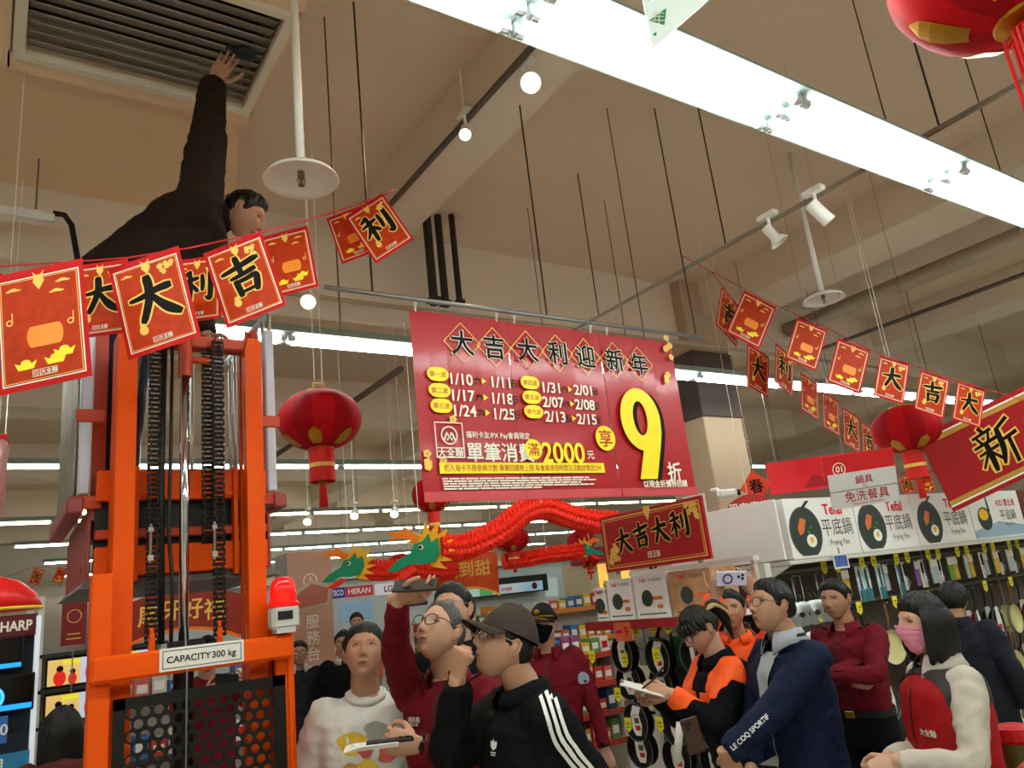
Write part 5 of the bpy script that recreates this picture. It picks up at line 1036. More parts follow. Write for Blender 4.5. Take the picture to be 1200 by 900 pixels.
# low shelves with stacked small products
PCOL = ['#c23a2a', '#e0b43a', '#e8e2d6', '#3f6fa8', '#d98a3a', '#6b8f4a', '#8a4a6a', '#c9c4ba', '#2f4f6f', '#d46a5a']
def shelfunit(x0, y0, w_, lab, nsh, cnt, top, plab, rail='#d87a2a'):
    o = thing('product_shelf', lab, 'shelf', (x0, y0, 0)); MB().box((w_/2, .35, top/2), (w_, .04, top)).obj('back_panel', m_shelf, o)
    for x in (.015, w_-.015): MB().box((x, .2, top/2), (.03, .34, top)).obj('side_panel', m_shelf, o)
    for k in range(nsh):
        z = .35+k*(top-.45)/max(1, nsh-1); MB().box((w_/2, .17, z), (w_-.06, .34, .025)).obj('shelf_board', m_shelf, o); MB().box((w_/2, -.005, z), (w_-.06, .01, .05)).obj('price_rail', M('rail_'+rail[1:], rail, .5), o)
        for c in range(cnt):
            x = x0+.08+(w_-.16)*(c+.5)/cnt; hh_ = random.uniform(.10, .2); bw = (w_-.16)/cnt*.86; ci = random.randrange(10)
            b = thing('product_box', f'{ORD[c]} small carton from the left on {["lowest", "second", "third", "top", "highest"][k]} board of the {plab}', 'box', (x, y0+.12, z+.0126), 0, 'small cartons on the '+plab)
            MB().box((0, 0, hh_/2), (bw, .16, hh_), ch=.002).obj('carton', M('carton_%d' % ci, PCOL[ci], .45, var=.25, scale=20), b); MB().rect(-bw*.35, hh_*.3, bw*.35, hh_*.7, .001, Fr((0, -.08, 0), (1, 0, 0), (0, 0, 1))).obj('label', m_card if ci != 2 else m_tefal, b)
shelfunit(4.0, 8.2, 1.5, 'product shelf with orange rails left of the grey-haired man', 4, 10, 1.55, 'left back shelf'); shelfunit(5.6, 8.0, 1.5, 'product shelf with orange rails behind the cap man', 4, 10, 1.6, 'middle back shelf'); shelfunit(3.9, 6.0, 1.2, 'shelf with snack cartons behind the masked guard', 4, 9, 1.22, 'snack shelf', '#b33a2a')
shelfunit(.95, 7.2, 1.2, 'low electronics shelf seen through the lift guard', 3, 8, 1.35, 'electronics shelf', '#3a3a3a')
# cream shop front with lit niches
o = thing('shop_front', 'cream shop front with red fascia and lit yellow niches', 'shop front', (7.0, 8.6, 0)); MB().box((.9, .3, 1.05), (1.9, .6, 2.1)).obj('wall', M('shop_cream', '#cdbf9f', .7), o); MB().box((.9, -.02, 2.17), (2.0, .7, .2), ch=.01).obj('fascia', M('fascia_red', '#8c1f26', .5), o)
for x in (.2, .62): MB().box((x, -.003, 1.85), (.16, .02, .4)).obj('niche', M('niche_glow', '#e9b04a', .5, emit=.7, ecol='#ffc45a', var=.3), o); MB().ell((x, -.03, 1.75), (.04, .02, .07), 10, 8).obj('ornament', m_lgold, o)
MB().ell((.12, -.02, 2.17), (.05, .35, .05), 10, 8).obj('fascia_lamp', m_pgold, o); MB().box((.8, -.1, 1.25), (1.2, .2, .5), ch=.02).obj('counter', M('counter_wood', '#b98a5a', .5, var=.2), o)
b = MB(); [b.ell((.95+random.uniform(-.12, .12), -.25+random.uniform(-.08, .08), 1.62+random.uniform(-.12, .14)), .035, 7, 5) for _ in range(26)]
pl_ = thing('potted_plant', 'dark dried plant in a vase at the cream shop front', 'plant', (7.95, 8.35, 1.5)); MB().lathe([(0, 0), (.05, 0), (.07, .08), (.04, .16), (.045, .18), (0, .17)], 16).obj('vase', M('vase_grey', '#4a4640', .5), pl_, True); bb = MB(); [bb.tube([(0, 0, .15), (random.uniform(-.12, .12), random.uniform(-.1, .1), random.uniform(.3, .5))], [.006, .018], 6) for _ in range(18)]; q = bb.obj('twigs', M('twig_dark', '#3d3128', .7), pl_); q['kind'] = 'stuff'
# ---------------------------------------------------------------- people
def sm(a, b, x): t = min(1, max(0, (x-a)/(b-a))); return t*t*(3-2*t)
def ga(x, s): return math.exp(-(x/s)**2)
HZ = .113
def head_pt(th, ph, face=True):
    d = (math.sin(th)*math.cos(ph), math.cos(th)*math.cos(ph), math.sin(ph))
    x, y, z = .0765*d[0], .095*d[1], HZ*d[2]
    x *= 1+.05*ga(z-.02, .05)
    t = min(1, max(0, (-z-.012)/.10))
    x *= 1-.30*t**1.7
    if y < 0: y *= 1-.5*sm(.0, 1, t)
    else: y *= 1-.05*ga(z-.01, .05)
    y += .022*t*t
    if y > .03 and face:
        fm = sm(.03, .06, y); ax = abs(x)
        nose = 0
        if -.046 < z < .035:
            if z > -.022: nose = .005+.021*(.03-z)/.052 if z < .03 else .004
            else: nose = .026*max(0, 1-((-.022-z)/.02)**2)
        wn = .0085+.006*sm(.01, -.025, z)
        y += fm*(nose*ga(x, wn)
            - .013*ga(ax-.031, .016)*ga(z-.012, .012)
            + .006*ga(ax-.028, .022)*ga(z-.034, .008)
            + .005*ga(ax-.043, .016)*ga(z+.022, .018)
            + .007*ga(x, .02)*ga(z+.060, .011) - .003*ga(x, .02)*ga(z+.060, .0025)
            - .004*ga(x, .022)*ga(z+.078, .008) + .006*ga(x, .02)*ga(z+.098, .012))
        if -.04 < z < -.02: y += fm*.004*ga(ax-.013, .006)
    return V(x, y, z)
def lons(n=72):
    out = []
    for i in range(n):
        u = i/n*2-1; out.append(PI*(u*.42+.58*u*abs(u)**.9) if True else PI*u)
    return out
def head_mesh(mb):
    L_ = lons(84); rows = [-PI/2+PI*i/58 for i in range(1, 58)]; base = len(mb.v); n = len(L_)
    vs = [head_pt(0, -PI/2)]+[head_pt(th, ph) for ph in rows for th in L_]+[head_pt(0, PI/2)]; fs = []
    for j in range(n):
        j2 = (j+1) % n; fs.append((0, 1+j2, 1+j)); e = len(vs)-1; fs.append((e, e-n+j, e-n+j2))
        for i in range(len(rows)-1): a = 1+i*n; fs.append((a+j, a+j2, a+n+j2, a+n+j))
    mb.add(vs, fs, 0)
    for s in (-1, 1):   # ears
        R = ry(s*.18)@rz(s*.35)
        mb.ell((s*.079, -.008, -.004), (.009, .018, .031), 10, 8, 0, R); mb.ell((s*.086, -.004, -.002), (.004, .011, .02), 8, 6, 0, R)
        mb.tube([(s*.082, .006, .016), (s*.09, -.006, .029), (s*.091, -.022, .02), (s*.087, -.024, -.004), (s*.081, -.012, -.028)], .0042, 6, 0)
        ey = head_pt(math.atan2(s*.031/.0765, .085/.095), math.asin(.012/HZ)).y
        c = V(s*.031, ey-.0045, .012)
        mb.ell(c, (.0132, .0100, .0055), 12, 8, 2); mb.ell(c+V(0, .0052, 0), (.0052, .0052, .005), 10, 8, 3)
        mb.tube([c+V(-.015, .0015, -.001), c+V(-.008, .0092, .004), c+V(0, .0106, .0055), c+V(.008, .0092, .004), c+V(.015, .0015, -.001)], .0022, 6, 4)
        mb.tube([c+V(-.015, .001, -.002), c+V(-.007, .009, -.0048), c+V(.007, .009, -.0048), c+V(.015, .001, -.002)], .0028, 6, 0)
        mb.tube([V(s*.013, ey+.009, .029), V(s*.026, ey+.0105, .0345), V(s*.04, ey+.005, .034), V(s*.05, ey-.006, .028)], [.0036, .005, .0045, .0022], 6, 4, flat=.7)
        mb.ell((s*.0072, head_pt(0, math.asin(-.036/HZ)).y+.001, -.0375), (.0035, .004, .002), 6, 5, 4)
    yl = head_pt(0, math.asin(-.06/HZ)).y
    for z, h_, wd in ((-.0565, .0036, .021), (-.0645, .0042, .018)):
        mb.tube([(x*wd, yl-.0005-.009*x*x, z+.001*abs(x)) for x in (-1, -.6, -.25, 0, .25, .6, 1)], [.001, h_*.7, h_, h_*.95, h_, h_*.7, .001], 8, 1, flat=1.)
    mb.tube([(x*.023, yl+.0015-.010*x*x, -.0603) for x in (-1, -.5, 0, .5, 1)], .0012, 5, 4)
HL = {'short': [(0, .062), (30, .060), (48, .048), (62, .034), (72, .0), (84, -.008), (96, .016), (112, -.03), (140, -.062), (180, -.07)],
      'full': [(0, .05), (30, .05), (48, .04), (62, .02), (75, -.02), (90, -.04), (110, -.06), (140, -.08), (180, -.085)],
      'thin': [(0, .088), (30, .08), (48, .062), (62, .04), (72, .005), (84, -.005), (96, .018), (112, -.03), (140, -.06), (180, -.068)]}
def hairline(kind, th):
    a = abs(math.degrees(th)); T_ = HL[kind]
    for (a0, z0), (a1, z1) in zip(T_, T_[1:]):
        if a <= a1: return z0+(z1-z0)*(a-a0)/(a1-a0)
    return T_[-1][1]
def hair_cap(mb, kind='short', thick=.016, seed=0, tuft=.006):
    n = 96; k = 16; vs = []; fs = []
    for i in range(n):
        th = -PI+2*PI*i/n; z0 = hairline(kind, th)+.006*noise.noise(V(th*7, seed, 0)); p0 = math.asin(max(-.95, min(.95, z0/HZ)))
        for j in range(k+1):
            t = j/k; ph = p0+(PI/2-p0)*t; p = head_pt(th, ph, False); nn = V(p.x/.0765**2, p.y/.095**2, p.z/HZ**2).normalized()
            fl_ = noise.noise(V(th*9, ph*2.2, seed+3))*tuft+noise.noise(V(th*26, ph*4, seed))*tuft*.55
            tk = thick*sm(0, .35, t)*(1-.25*t)+.0015+fl_*sm(0, .2, t)
            if t == 0: tk = -.003
            vs.append(p+nn*tk)
    for i in range(n):
        for j in range(k): a, b = i*(k+1)+j, ((i+1) % n)*(k+1)+j; fs.append((a, b, b+1, a+1))
    mb.add(vs, fs)
def hair_curtain(mb, a0=60, zend=-.17, seed=1, flare=.012, ztop=.07):
    n = 60; k = 12; outer = []; inner = []
    for i in range(n+1):
        th = math.radians(a0+(360-2*a0)*i/n); o_, q_ = [], []; e = .02*noise.noise(V(th*5, seed, 2))
        for j in range(k+1):
            t = j/k; z = ztop+(zend+e-ztop)*t; p = head_pt(th, math.asin(max(-.2, z/HZ)) if z > -.02 else math.asin(-.02/HZ), False)
            r = V(p.x, p.y, 0); rn = r.normalized(); off = .02+flare*math.sin(PI*min(1, t*1.05))-.012*sm(.8, 1, t)+.006*noise.noise(V(th*14, t*2, seed))+.004*noise.noise(V(th*34, t*2, seed))
            if j == 0: off = .012
            o_.append(V(r.x, r.y, z)+rn*off); q_.append(V(r.x, r.y, z)+rn*(off-.018 if j else -.004))
        outer.append(o_); inner.append(q_)
    rings = [o_+q_[::-1] for o_, q_ in zip(outer, inner)]
    mb.loft(rings, 0, True)
HANDC = {}
FL_ = [.072, .080, .075, .060]
def hand_mesh(pose, side):
    """right hand: wrist at origin, fingers +Y, thumb +X... mirrored for the left; back of hand +Z"""
    key = (pose, side)
    if key in HANDC: return HANDC[key]
    curl = {'relaxed': (.25, .35, .25), 'fist': (1.35, 1.6, .9), 'grip': (.75, .8, .5), 'flat': (.08, .1, .08), 'pinch': (.6, .7, .3), 'phone': (.5, .45, .3)}[pose]
    b = MB(); rings = []
    for y, hw, ht in ((-.03, .026, .019), (0, .028, .02), (.03, .037, .0165), (.06, .042, .0155), (.085, .043, .0135), (.1, .036, .01)):
        rings.append([(hw*math.copysign(abs(math.cos(a))**.7, math.cos(a)), y, ht*math.sin(a)) for a in [2*PI*i/16 for i in range(16)]])
    b.loft(rings)
    for i in range(4):
        x = .031-.0205*i; p = V(x, .088-.004*abs(i-1.2), 0); ang = 0; spread = (.10, .02, -.05, -.13)[i]*(.3 if pose == 'fist' else 1)
        r = (.0088, .0092, .0088, .0078)[i]
        for q, (f_, c_) in enumerate(zip((.46, .30, .24), curl)):
            ang += c_*(1+.08*i); dv = V(math.sin(spread)*math.cos(ang), math.cos(spread)*math.cos(ang), -math.sin(ang)); p2 = p+dv*FL_[i]*f_; b.caps(p, p2, r, r*.93, 10); p = p2; r *= .93
    tc = {'fist': [V(.034, .03, -.008), V(.046, .06, -.026), V(.03, .085, -.04), V(.008, .09, -.042)], 'grip': [V(.034, .03, -.008), V(.056, .058, -.024), V(.056, .085, -.046), V(.044, .105, -.058)], 'pinch': [V(.034, .03, -.008), V(.056, .06, -.024), V(.056, .09, -.044), V(.046, .112, -.05)]}.get(pose, [V(.034, .028, -.004), V(.062, .055, -.016), V(.078, .084, -.022), V(.084, .11, -.024)])
    for a, c, r0, r1 in zip(tc, tc[1:], (.0135, .0112, .0098), (.0112, .0098, .0085)): b.caps(a, c, r0, r1, 10)
    me = b.mesh('h'); o = bpy.data.objects.new('h', me); md = o.modifiers.new('r', 'REMESH'); md.mode = 'VOXEL'; md.voxel_size = .0042; ms = o.modifiers.new('s', 'SMOOTH'); ms.iterations = 3; ms.factor = .5
    me = bake(o); s = 1 if side == 'R' else -1
    # right hand seen from its back with fingers up has the thumb at the left
    vs = [V(-v.co.x*s, v.co.y, v.co.z) for v in me.vertices]; fs = [tuple(p.vertices) if s < 0 else tuple(p.vertices)[::-1] for p in me.polygons]; bpy.data.meshes.remove(me)
    HANDC[key] = (vs, fs); return HANDC[key]
def sring(c, a, b, hw, hd, n=24, e=.8):
    return [c+a*(hw*math.copysign(abs(math.cos(t))**e, math.cos(t)))+b*(hd*math.copysign(abs(math.sin(t))**e, math.sin(t))) for t in [2*PI*i/n for i in range(n)]]
def remesh(mb, vox, it=8, wr=0., seed=0):
    o = bpy.data.objects.new('c', mb.mesh('c')); md = o.modifiers.new('r', 'REMESH'); md.mode = 'VOXEL'; md.voxel_size = vox; ms = o.modifiers.new('s', 'SMOOTH'); ms.iterations = it; ms.factor = .5
    me = bake(o)
    if wr:
        n = len(me.vertices); no = [v.normal.copy() for v in me.vertices]
        for v, nn in zip(me.vertices, no):
            p = v.co; f = noise.noise(V(p.x*9, p.y*9, p.z*5+seed))*.6+(1-abs(noise.noise(V(p.x*12+seed+p.z*5, p.y*12, p.z*15-p.x*6)))*2.2)*.6
            v.co = p+nn*(f*wr)
    me.polygons.foreach_set('use_smooth', [True]*len(me.polygons)); return me
def link(me, name, mats, parent):
    for m_ in (mats if isinstance(mats, (list, tuple)) else [mats]): me.materials.append(m_)
    me.name = name; o = bpy.data.objects.new(name, me); COL.objects.link(o); o.parent = parent; return o
def ik(S, T, a, b, pole):
    d = T-S; L = d.length
    if L > (a+b)*.998: k = L/((a+b)*.998); a *= k; b *= k
    x = (a*a-b*b+L*L)/(2*L); h = math.sqrt(max(0, a*a-x*x)); dn = d/L; p = pole-dn*pole.dot(dn); p = p.normalized() if p.length > 1e-5 else dn.orthogonal().normalized()
    return S+dn*x+p*h
SKIN = {}
def skin(c):
    if c not in SKIN: SKIN[c] = [M('skin_'+c[1:], c, .5, var=.07, scale=30, sss=.08), M('lip_tone', '#8d5a4a', .5), M('eye_white', '#d8d2c8', .25), M('eye_iris', '#1d130d', .15), M('brow_dark', '#1c1512', .7)]
    return SKIN[c]
m_hair = M('hair_black', '#12100f', .42, var=.3, scale=60, bump=.6, bscale=140, stretch=(1, 1, .25)); m_hgrey = M('hair_grey', '#4c4844', .5, var=.45, scale=90, bump=.6, bscale=140)
SHAPE = {'shirt': [(.90, .146, .098), (.965, .155, .107), (1.05, .157, .110), (1.16, .166, .118), (1.27, .178, .122), (1.35, .176, .108), (1.405, .140, .084), (1.44, .082, .066), (1.462, .062, .060)],
         'jacket': [(.80, .185, .135), (.90, .186, .136), (1.02, .182, .13), (1.14, .186, .134), (1.26, .195, .137), (1.35, .190, .120), (1.405, .150, .094), (1.44, .088, .072), (1.465, .070, .068)]}
ALLP = []
class Person:
    def __init__(s, label, hc, d, face=0, look=(0, 0, 0), lean=(0, 0), top='shirt', topm=None, legm=None, arms=None, hair='short', hairm=None, skin_='#b98a6c', w=1., fat=1., glasses=None, hands=None, root=None, sleeve='long', stature=None, hoff=(0, 0, 0), arm_r=1., capped=False):
        hw_ = at(*hc, d) if root is None else None
        if root is None:
            s.k = hw_.z/1.60; base = V(hw_.x, hw_.y, 0)
        else: base = V(root); s.k = stature or 1.
        c = V(-base.x, -base.y, 0).normalized(); vv = -c; right = V(vv.y, -vv.x, 0); a = math.radians(face); f = c*math.cos(a)+right*math.sin(a)
        s.rz = math.atan2(-f.x, f.y); s.R = Matrix.Rotation(s.rz, 3, 'Z'); k = s.k
        s.U = Matrix.Rotation(math.radians(-lean[0]), 3, 'X')@Matrix.Rotation(math.radians(lean[1]), 3, 'Y'); s.piv = V(0, 0, .93)*k
        up = lambda p: s.piv+s.U@(V(p)*k-s.piv); s.up = up
        hcl = up((0, .03, 1.60))+V(hoff)
        if root is None: base = base - s.R@V(hcl.x, hcl.y, 0)
        base.z = root[2] if root else 0
        s.base = base; s.root = thing('person', label, 'person', base, s.rz, 'people in the shop'); ALLP.append(s)
        s.loc = lambda p: s.R.inverted()@(V(p)-s.base)
        s.hc = hcl; s.HR = Matrix.Rotation(math.radians(look[0]), 3, 'Z')@Matrix.Rotation(math.radians(look[1]), 3, 'X')@Matrix.Rotation(math.radians(look[2]), 3, 'Y')
        s.hs = .955*max(.94, min(1.04, k)); s.hp = lambda p: s.hc+s.HR@(V(p)*s.hs)
        sk = skin(skin_); s.sk = sk
        # --- body: head, neck, hands and forearms in one mesh
        body = MB(); hm = MB(); head_mesh(hm); body.add([s.hp(v) for v in hm.v], hm.f, 0); body.m[-len(hm.m):] = hm.m
        nb = up((0, -.02, 1.40)); nm = up((0, -.012, 1.47)); ht = s.hp((0, -.022, -.035)); body.tube(catmull([nb, nm, ht], 5), [.064*k]*3+[.058*k]*4+[.055*k]*4, 20)
        # --- arms
        ext = .012 if top == 'jacket' else 0.; sh = []; s.arm = {}
        cloth = MB(); rings = []
        for z, hw, hd in SHAPE[top]: rings.append([up(V(p.x, p.y, p.z-(.035*max(0, (p.y+.012)/hd) if z > 1.42 else 0))) for p in sring(V(0, .004 if z < 1.38 else -.012, z), V(1, 0, 0), V(0, 1, 0), hw*w*fat if z < 1.38 else hw*w, hd*fat*(1 if z < 1.38 else .5+.5/fat))])
        cloth.loft(rings)
        arms = arms or {}
        for sd in 'LR':
            sg = 1 if sd == 'R' else -1
            S = up((sg*(.172+.0*w)*w, -.012, 1.385)); spec = arms.get(sd, {}); A, B = .285*k, .25*k
            T = s.loc(spec['at']) if 'at' in spec else (V(spec['loc'])*k if 'loc' in spec else up((sg*.25*w, .03, 1.385-.5)))
            pole = V(spec.get('pole', (sg*.5, -.6, -.6))); E_ = ik(S, T, A, B, pole)
            if (T-S).length > (A+B)*1.12: print('ARM REACH', label, sd, round((T-S).length/(A+B), 2))
            fd = (T-E_).normalized(); s.arm[sd] = (S, E_, T)
            r0, r1, r2 = (.066+ext*.8)*k*arm_r, (.050+ext)*k*arm_r, (.037+ext*.9)*k*arm_r
            ins = S+(up((0, 0, 1.33))-S)*.45
            if sleeve == 'long':
                pts = [ins]+catmull([S, S+(E_-S)*.55, E_, E_+(T-E_)*.5, T-fd*.012], 4); m_ = len(pts)-1
                cloth.tube(pts, [r0*1.02]+[r0+(r1-r0)*min(1, i/m_*2) if i/m_ < .5 else r1+(r2-r1)*(i/m_*2-1) for i in range(m_)]+[], 16) if False else cloth.tube(pts, [r0*1.02]+[(r0+(r1-r0)*(i/(m_-1))*2) if i/(m_-1) < .5 else (r1+(r2-r1)*((i/(m_-1))*2-1)) for i in range(m_)], 16)
                body.tube([E_+fd*.1, T-fd*.03, T+fd*.012], [.03*k, .027*k, .026*k], 14)
            else:
                mid = S+(E_-S)*.72; cloth.tube([ins, S, S+(E_-S)*.4, mid], [r0, r0*1.02, r0*.98, r0*1.0], 16)
                pts = catmull([S+(E_-S)*.3, E_, T+fd*.012], 5); m_ = len(pts)-1; body.tube(pts, [(.048-.022*(i/m_)+.006*math.sin(PI*i/m_))*k for i in range(m_+1)], 14)
            cloth.ell(S+(up((0, 0, 1.36))-S)*.08, (r0*1.05,)*3, 14, 10)
            hsp = (hands or {}).get(sd, {}); fdir = hsp.get('dir'); fdir = fd if fdir is None else (s.R.inverted()@V(fdir)).normalized()
            back = hsp.get('back'); back = V(sg*.9, .2, .3) if back is None else s.R.inverted()@V(back)
            zz = (back-fdir*back.dot(fdir)).normalized(); xx = fdir.cross(zz); mt_ = Matrix((xx, fdir, zz)).transposed()
            vs, fs = hand_mesh(hsp.get('pose', 'relaxed'), sd); hk = .98*k
            body.add([T+mt_@(v*hk) for v in vs], fs, 0)
            s.arm[sd+'h'] = (T, fdir, zz)
        body.loft([[up(p) for p in sring(V(0, 0 if z < 1.38 else -.012, z), V(1, 0, 0), V(0, 1, 0), hw*.8, hd*.78, 14)] for z, hw, hd in SHAPE['shirt'][1:-1]])
        for sd in 'LR':
            S, E_, T = s.arm[sd]; body.tube([up((0, 0, 1.33)), S, E_, T], [.04*k, .04*k, .032*k, .024*k], 10)
        for sg in (-1, 1): body.tube([V(0, 0, 1.05)*k, V(sg*.088, 0, .9)*k, V(sg*.1, .005, .46)*k, V(sg*.108, -.01, .06)*k], [.07*k, .065*k, .045*k, .032*k], 10)
        s.body = body.obj('body', sk, s.root, True, fix=False)
        me = remesh(cloth, .0115*k, 7, .0095 if top == 'shirt' else .0125, len(ALLP)*3.1)
        s.bvh = BVHTree.FromPolygons([v.co.copy() for v in me.vertices], [tuple(p.vertices) for p in me.polygons])
        s.top = link(me, {'shirt': 'shirt', 'jacket': 'jacket'}[top], topm, s.root)
        # --- trousers and shoes
        tr_ = MB(); hipw = .088
        tr_.loft([sring(V(0, 0, z)*k, V(1, 0, 0), V(0, 1, 0), hw*w*fat*k, hd*fat*k) for z, hw, hd in ((.80, .165, .115), (.88, .172, .122), (.96, .162, .114), (1.0, .156, .108))])
        for sg in (-1, 1):
            x = sg*hipw; tr_.loft([sring(V(x*(1+.25*(1-z/.9)), cy, z)*k, V(1, 0, 0), V(0, 1, 0), r_*w*k, r_*1.08*w*k, 18, 1) for z, r_, cy in ((.92, .085, 0), (.80, .088, 0), (.62, .078, .005), (.46, .064, .008), (.28, .06, -.005), (.10, .058, -.01), (.06, .06, -.01))])
            sh_ = MB(); xs = x*1.25*k; rr = []
            for y, hw2, hh in ((-.085, .030, .05), (-.05, .036, .075), (.0, .036, .085), (.06, .043, .06), (.12, .045, .045), (.165, .036, .034), (.185, .016, .02)): rr.append([(xs+hw2*math.cos(t), y, max(0, hh*.5+hh*.5*math.sin(t))) for t in [2*PI*i/14 for i in range(14)]])
            sh_.loft(rr); sh_.obj('shoe', m_black, s.root, True)
        link(remesh(tr_, .017*k, 6, .004, 2), 'trousers', legm or M('trouser_black', '#17171a', .8, var=.15), s.root)
        # --- hair
        s.hairm = hairm or m_hair
        if hair:
            hb = MB(); hair_cap(hb, 'full' if hair in ('bob', 'long') else hair if hair in HL else 'short', .016 if hair == 'thin' else .004 if capped else .019, len(ALLP), .005 if hair == 'thin' else .002 if capped else .008)
            if hair in ('bob', 'long'): hair_curtain(hb, 62, -.15 if hair == 'bob' else -.26, len(ALLP))
            if hair == 'pony':
                hb.tube(catmull([(0, -.1, .055), (0, -.135, .06), (0, -.16, .01), (0, -.155, -.07), (0, -.14, -.15)], 5), [.02, .024, .028, .032, .034, .036, .037, .038, .038, .037, .036, .034, .031, .028, .025, .022, .018, .014, .01, .006, .003], 14)
                for q in range(9): a = -1.2+2.4*q/8; hb.tube(catmull([(.06*math.sin(a), .085*math.cos(a)*.95+.012, .075), (.075*math.sin(a), .107*math.cos(a*.9), .05), (.082*math.sin(a), .104*math.cos(a), .018)], 4), [.012]*8+[.004], 8)
            s.child(hb, 'hair', s.hairm, True)
        if glasses: s.glasses(glasses)
    def child(s, mb, name, mt, smooth=False, parent=None):
        """mb in head coordinates"""
        q = MB(); q.add([s.hp(v) for v in mb.v], mb.f); q.m = mb.m; return q.obj(name, mt, parent or s.root, smooth, fix=True)
    def glasses(s, kind='dark'):
        mt = {'dark': M('frame_dark', '#241c18', .35), 'silver': M('frame_silver', '#b9b2a4', .25, .9), 'brown': M('frame_brown', '#6a4a32', .4)}[kind]; b = MB(); lz = []
        for sg in (-1, 1):
            c = V(sg*.034, .103, .008); pts = [c+V(.0265*math.copysign(abs(math.cos(t))**.75, math.cos(t)), -.006*abs(math.cos(t))*(1 if sg*math.cos(t) > 0 else 0), .021*math.copysign(abs(math.sin(t))**.75, math.sin(t))) for t in [2*PI*i/22 for i in range(22)]]
            b.tube(pts, .0021, 6, closed=True); lz.append(pts)
            b.tube([c+V(sg*.0265, -.006, .008), (sg*.078, .075, .018), (sg*.084, .01, .016), (sg*.084, -.012, .004), (sg*.081, -.022, -.012)], .0019, 6)
        b.tube([(-.0085, .105, .01), (0, .109, .014), (.0085, .105, .01)], .002, 6)
        g = s.child(b, 'glasses', mt, True)
        for pts in lz:
            q = MB(); n = len(pts); q.add(pts, [tuple(range(n))]); s.child(q, 'lens', M('lens_glass', '#dfe6e8', .05, alpha=.18), False, g)
    def cap(s, mt, band=None, emblem=None, visor=None):
        n = 48; k = 10; vs = []; fs = []
        for i in range(n):
            th = -PI+2*PI*i/n
            for j in range(k+1):
                t = j/k; ph = math.asin(.036/HZ)*(1-t)+PI/2*t; p = head_pt(th, ph, False); nn = V(p.x/.0765**2, p.y/.095**2, p.z/HZ**2).normalized(); q = p+nn*(.022 if t < .5 else .022+.004*math.sin((t-.5)*2*PI)); q.z += .012*sm(0, 1, t)*(1+.4*max(0, math.cos(th))*(1-t)); vs.append(q)
        for i in range(n):
            for j in range(k): a, b = i*(k+1)+j, ((i+1) % n)*(k+1)+j; fs.append((a, b, b+1, a+1))
        c = s.child(MB().add(vs, fs), 'cap', mt, True)
        up_, lo_ = [], []
        for i in range(17):
            th = math.radians(-68+136*i/16); p = head_pt(th, math.asin(.036/HZ), False); r = V(p.x, p.y, 0).normalized(); a = p+r*.018; L = .074*math.cos(th)**.8
            row = [a+V(0, L*t, .004-.012*t*t-.022*(abs(math.sin(th))**2)*t) for t in (0, .35, .7, 1)]; up_.append(row)
        vs = [p for r in up_ for p in r]+[p-V(0, 0, .004) for r in up_ for p in r]; N_ = len(up_)*4
        fs = [(i*4+j, i*4+j+1, i*4+j+5, i*4+j+4) for i in range(16) for j in range(3)]; fs += [tuple(x+N_ for x in f[::-1]) for f in fs]+[(i*4+3, (i+1)*4+3, (i+1)*4+3+N_, i*4+3+N_) for i in range(16)]
        s.child(MB().add(vs, fs), 'visor', visor or mt, True, c); s.child(MB().ell((0, -.004, HZ+.035), (.008, .008, .005), 8, 6), 'button', mt, True, c)
        if band:
            s.child(MB().tube([head_pt(math.radians(a), math.asin(.045/HZ), False)*1.0+V(math.sin(math.radians(a))*.0235, math.cos(math.radians(a))*.0235, .004) for a in range(-70, 71, 10)], .0045, 6), 'gold_band', band, True, c)
            s.child(MB().tube([r[3]+V(0, -.006, .003) for r in up_[2:-2]], .004, 6), 'gold_braid', band, True, c)
        if emblem: s.child(MB().ell((0, .112, .078), (.02, .006, .016), 12, 8), 'emblem', emblem, True, c)
    def mask(s, mt):
        n, k = 26, 16; vs = []
        for j in range(k+1):
            z = .004-.118*j/k
            for i in range(n+1):
                th = math.radians(-66+132*i/n); zz = z+(-.012 if j < 3 else .0)*abs(math.sin(th))*1.2+(.012*abs(math.sin(th))**2 if j > k-4 else 0); p = head_pt(th, math.asin(max(-.97, min(.97, zz/HZ))), False); r = V(p.x, p.y, 0).normalized()
                nose = .022*ga(p.x, .02)*sm(-.07, -.02, zz)*sm(.03, -.0, zz); pl = .0022*math.sin(j*1.9); vs.append(V(p.x, p.y+nose, zz)+r*(.009+pl)+V(0, 0, -.006*j/k))
        o = s.child(MB().add(vs, [(j*(n+1)+i, j*(n+1)+i+1, (j+1)*(n+1)+i+1, (j+1)*(n+1)+i) for j in range(k) for i in range(n)]), 'face_mask', mt, True)
        for sg in (-1, 1):
            for z0, z1 in ((-.016, .012), (-.088, -.016)): s.child(MB().tube([vs[(2 if z0 > -.05 else k-3)*(n+1)+(n if sg > 0 else 0)], (sg*.084, .008, z1), (sg*.086, -.012, z1*.6)], .0016, 5), 'ear_loop', m_pwhite, True, o)
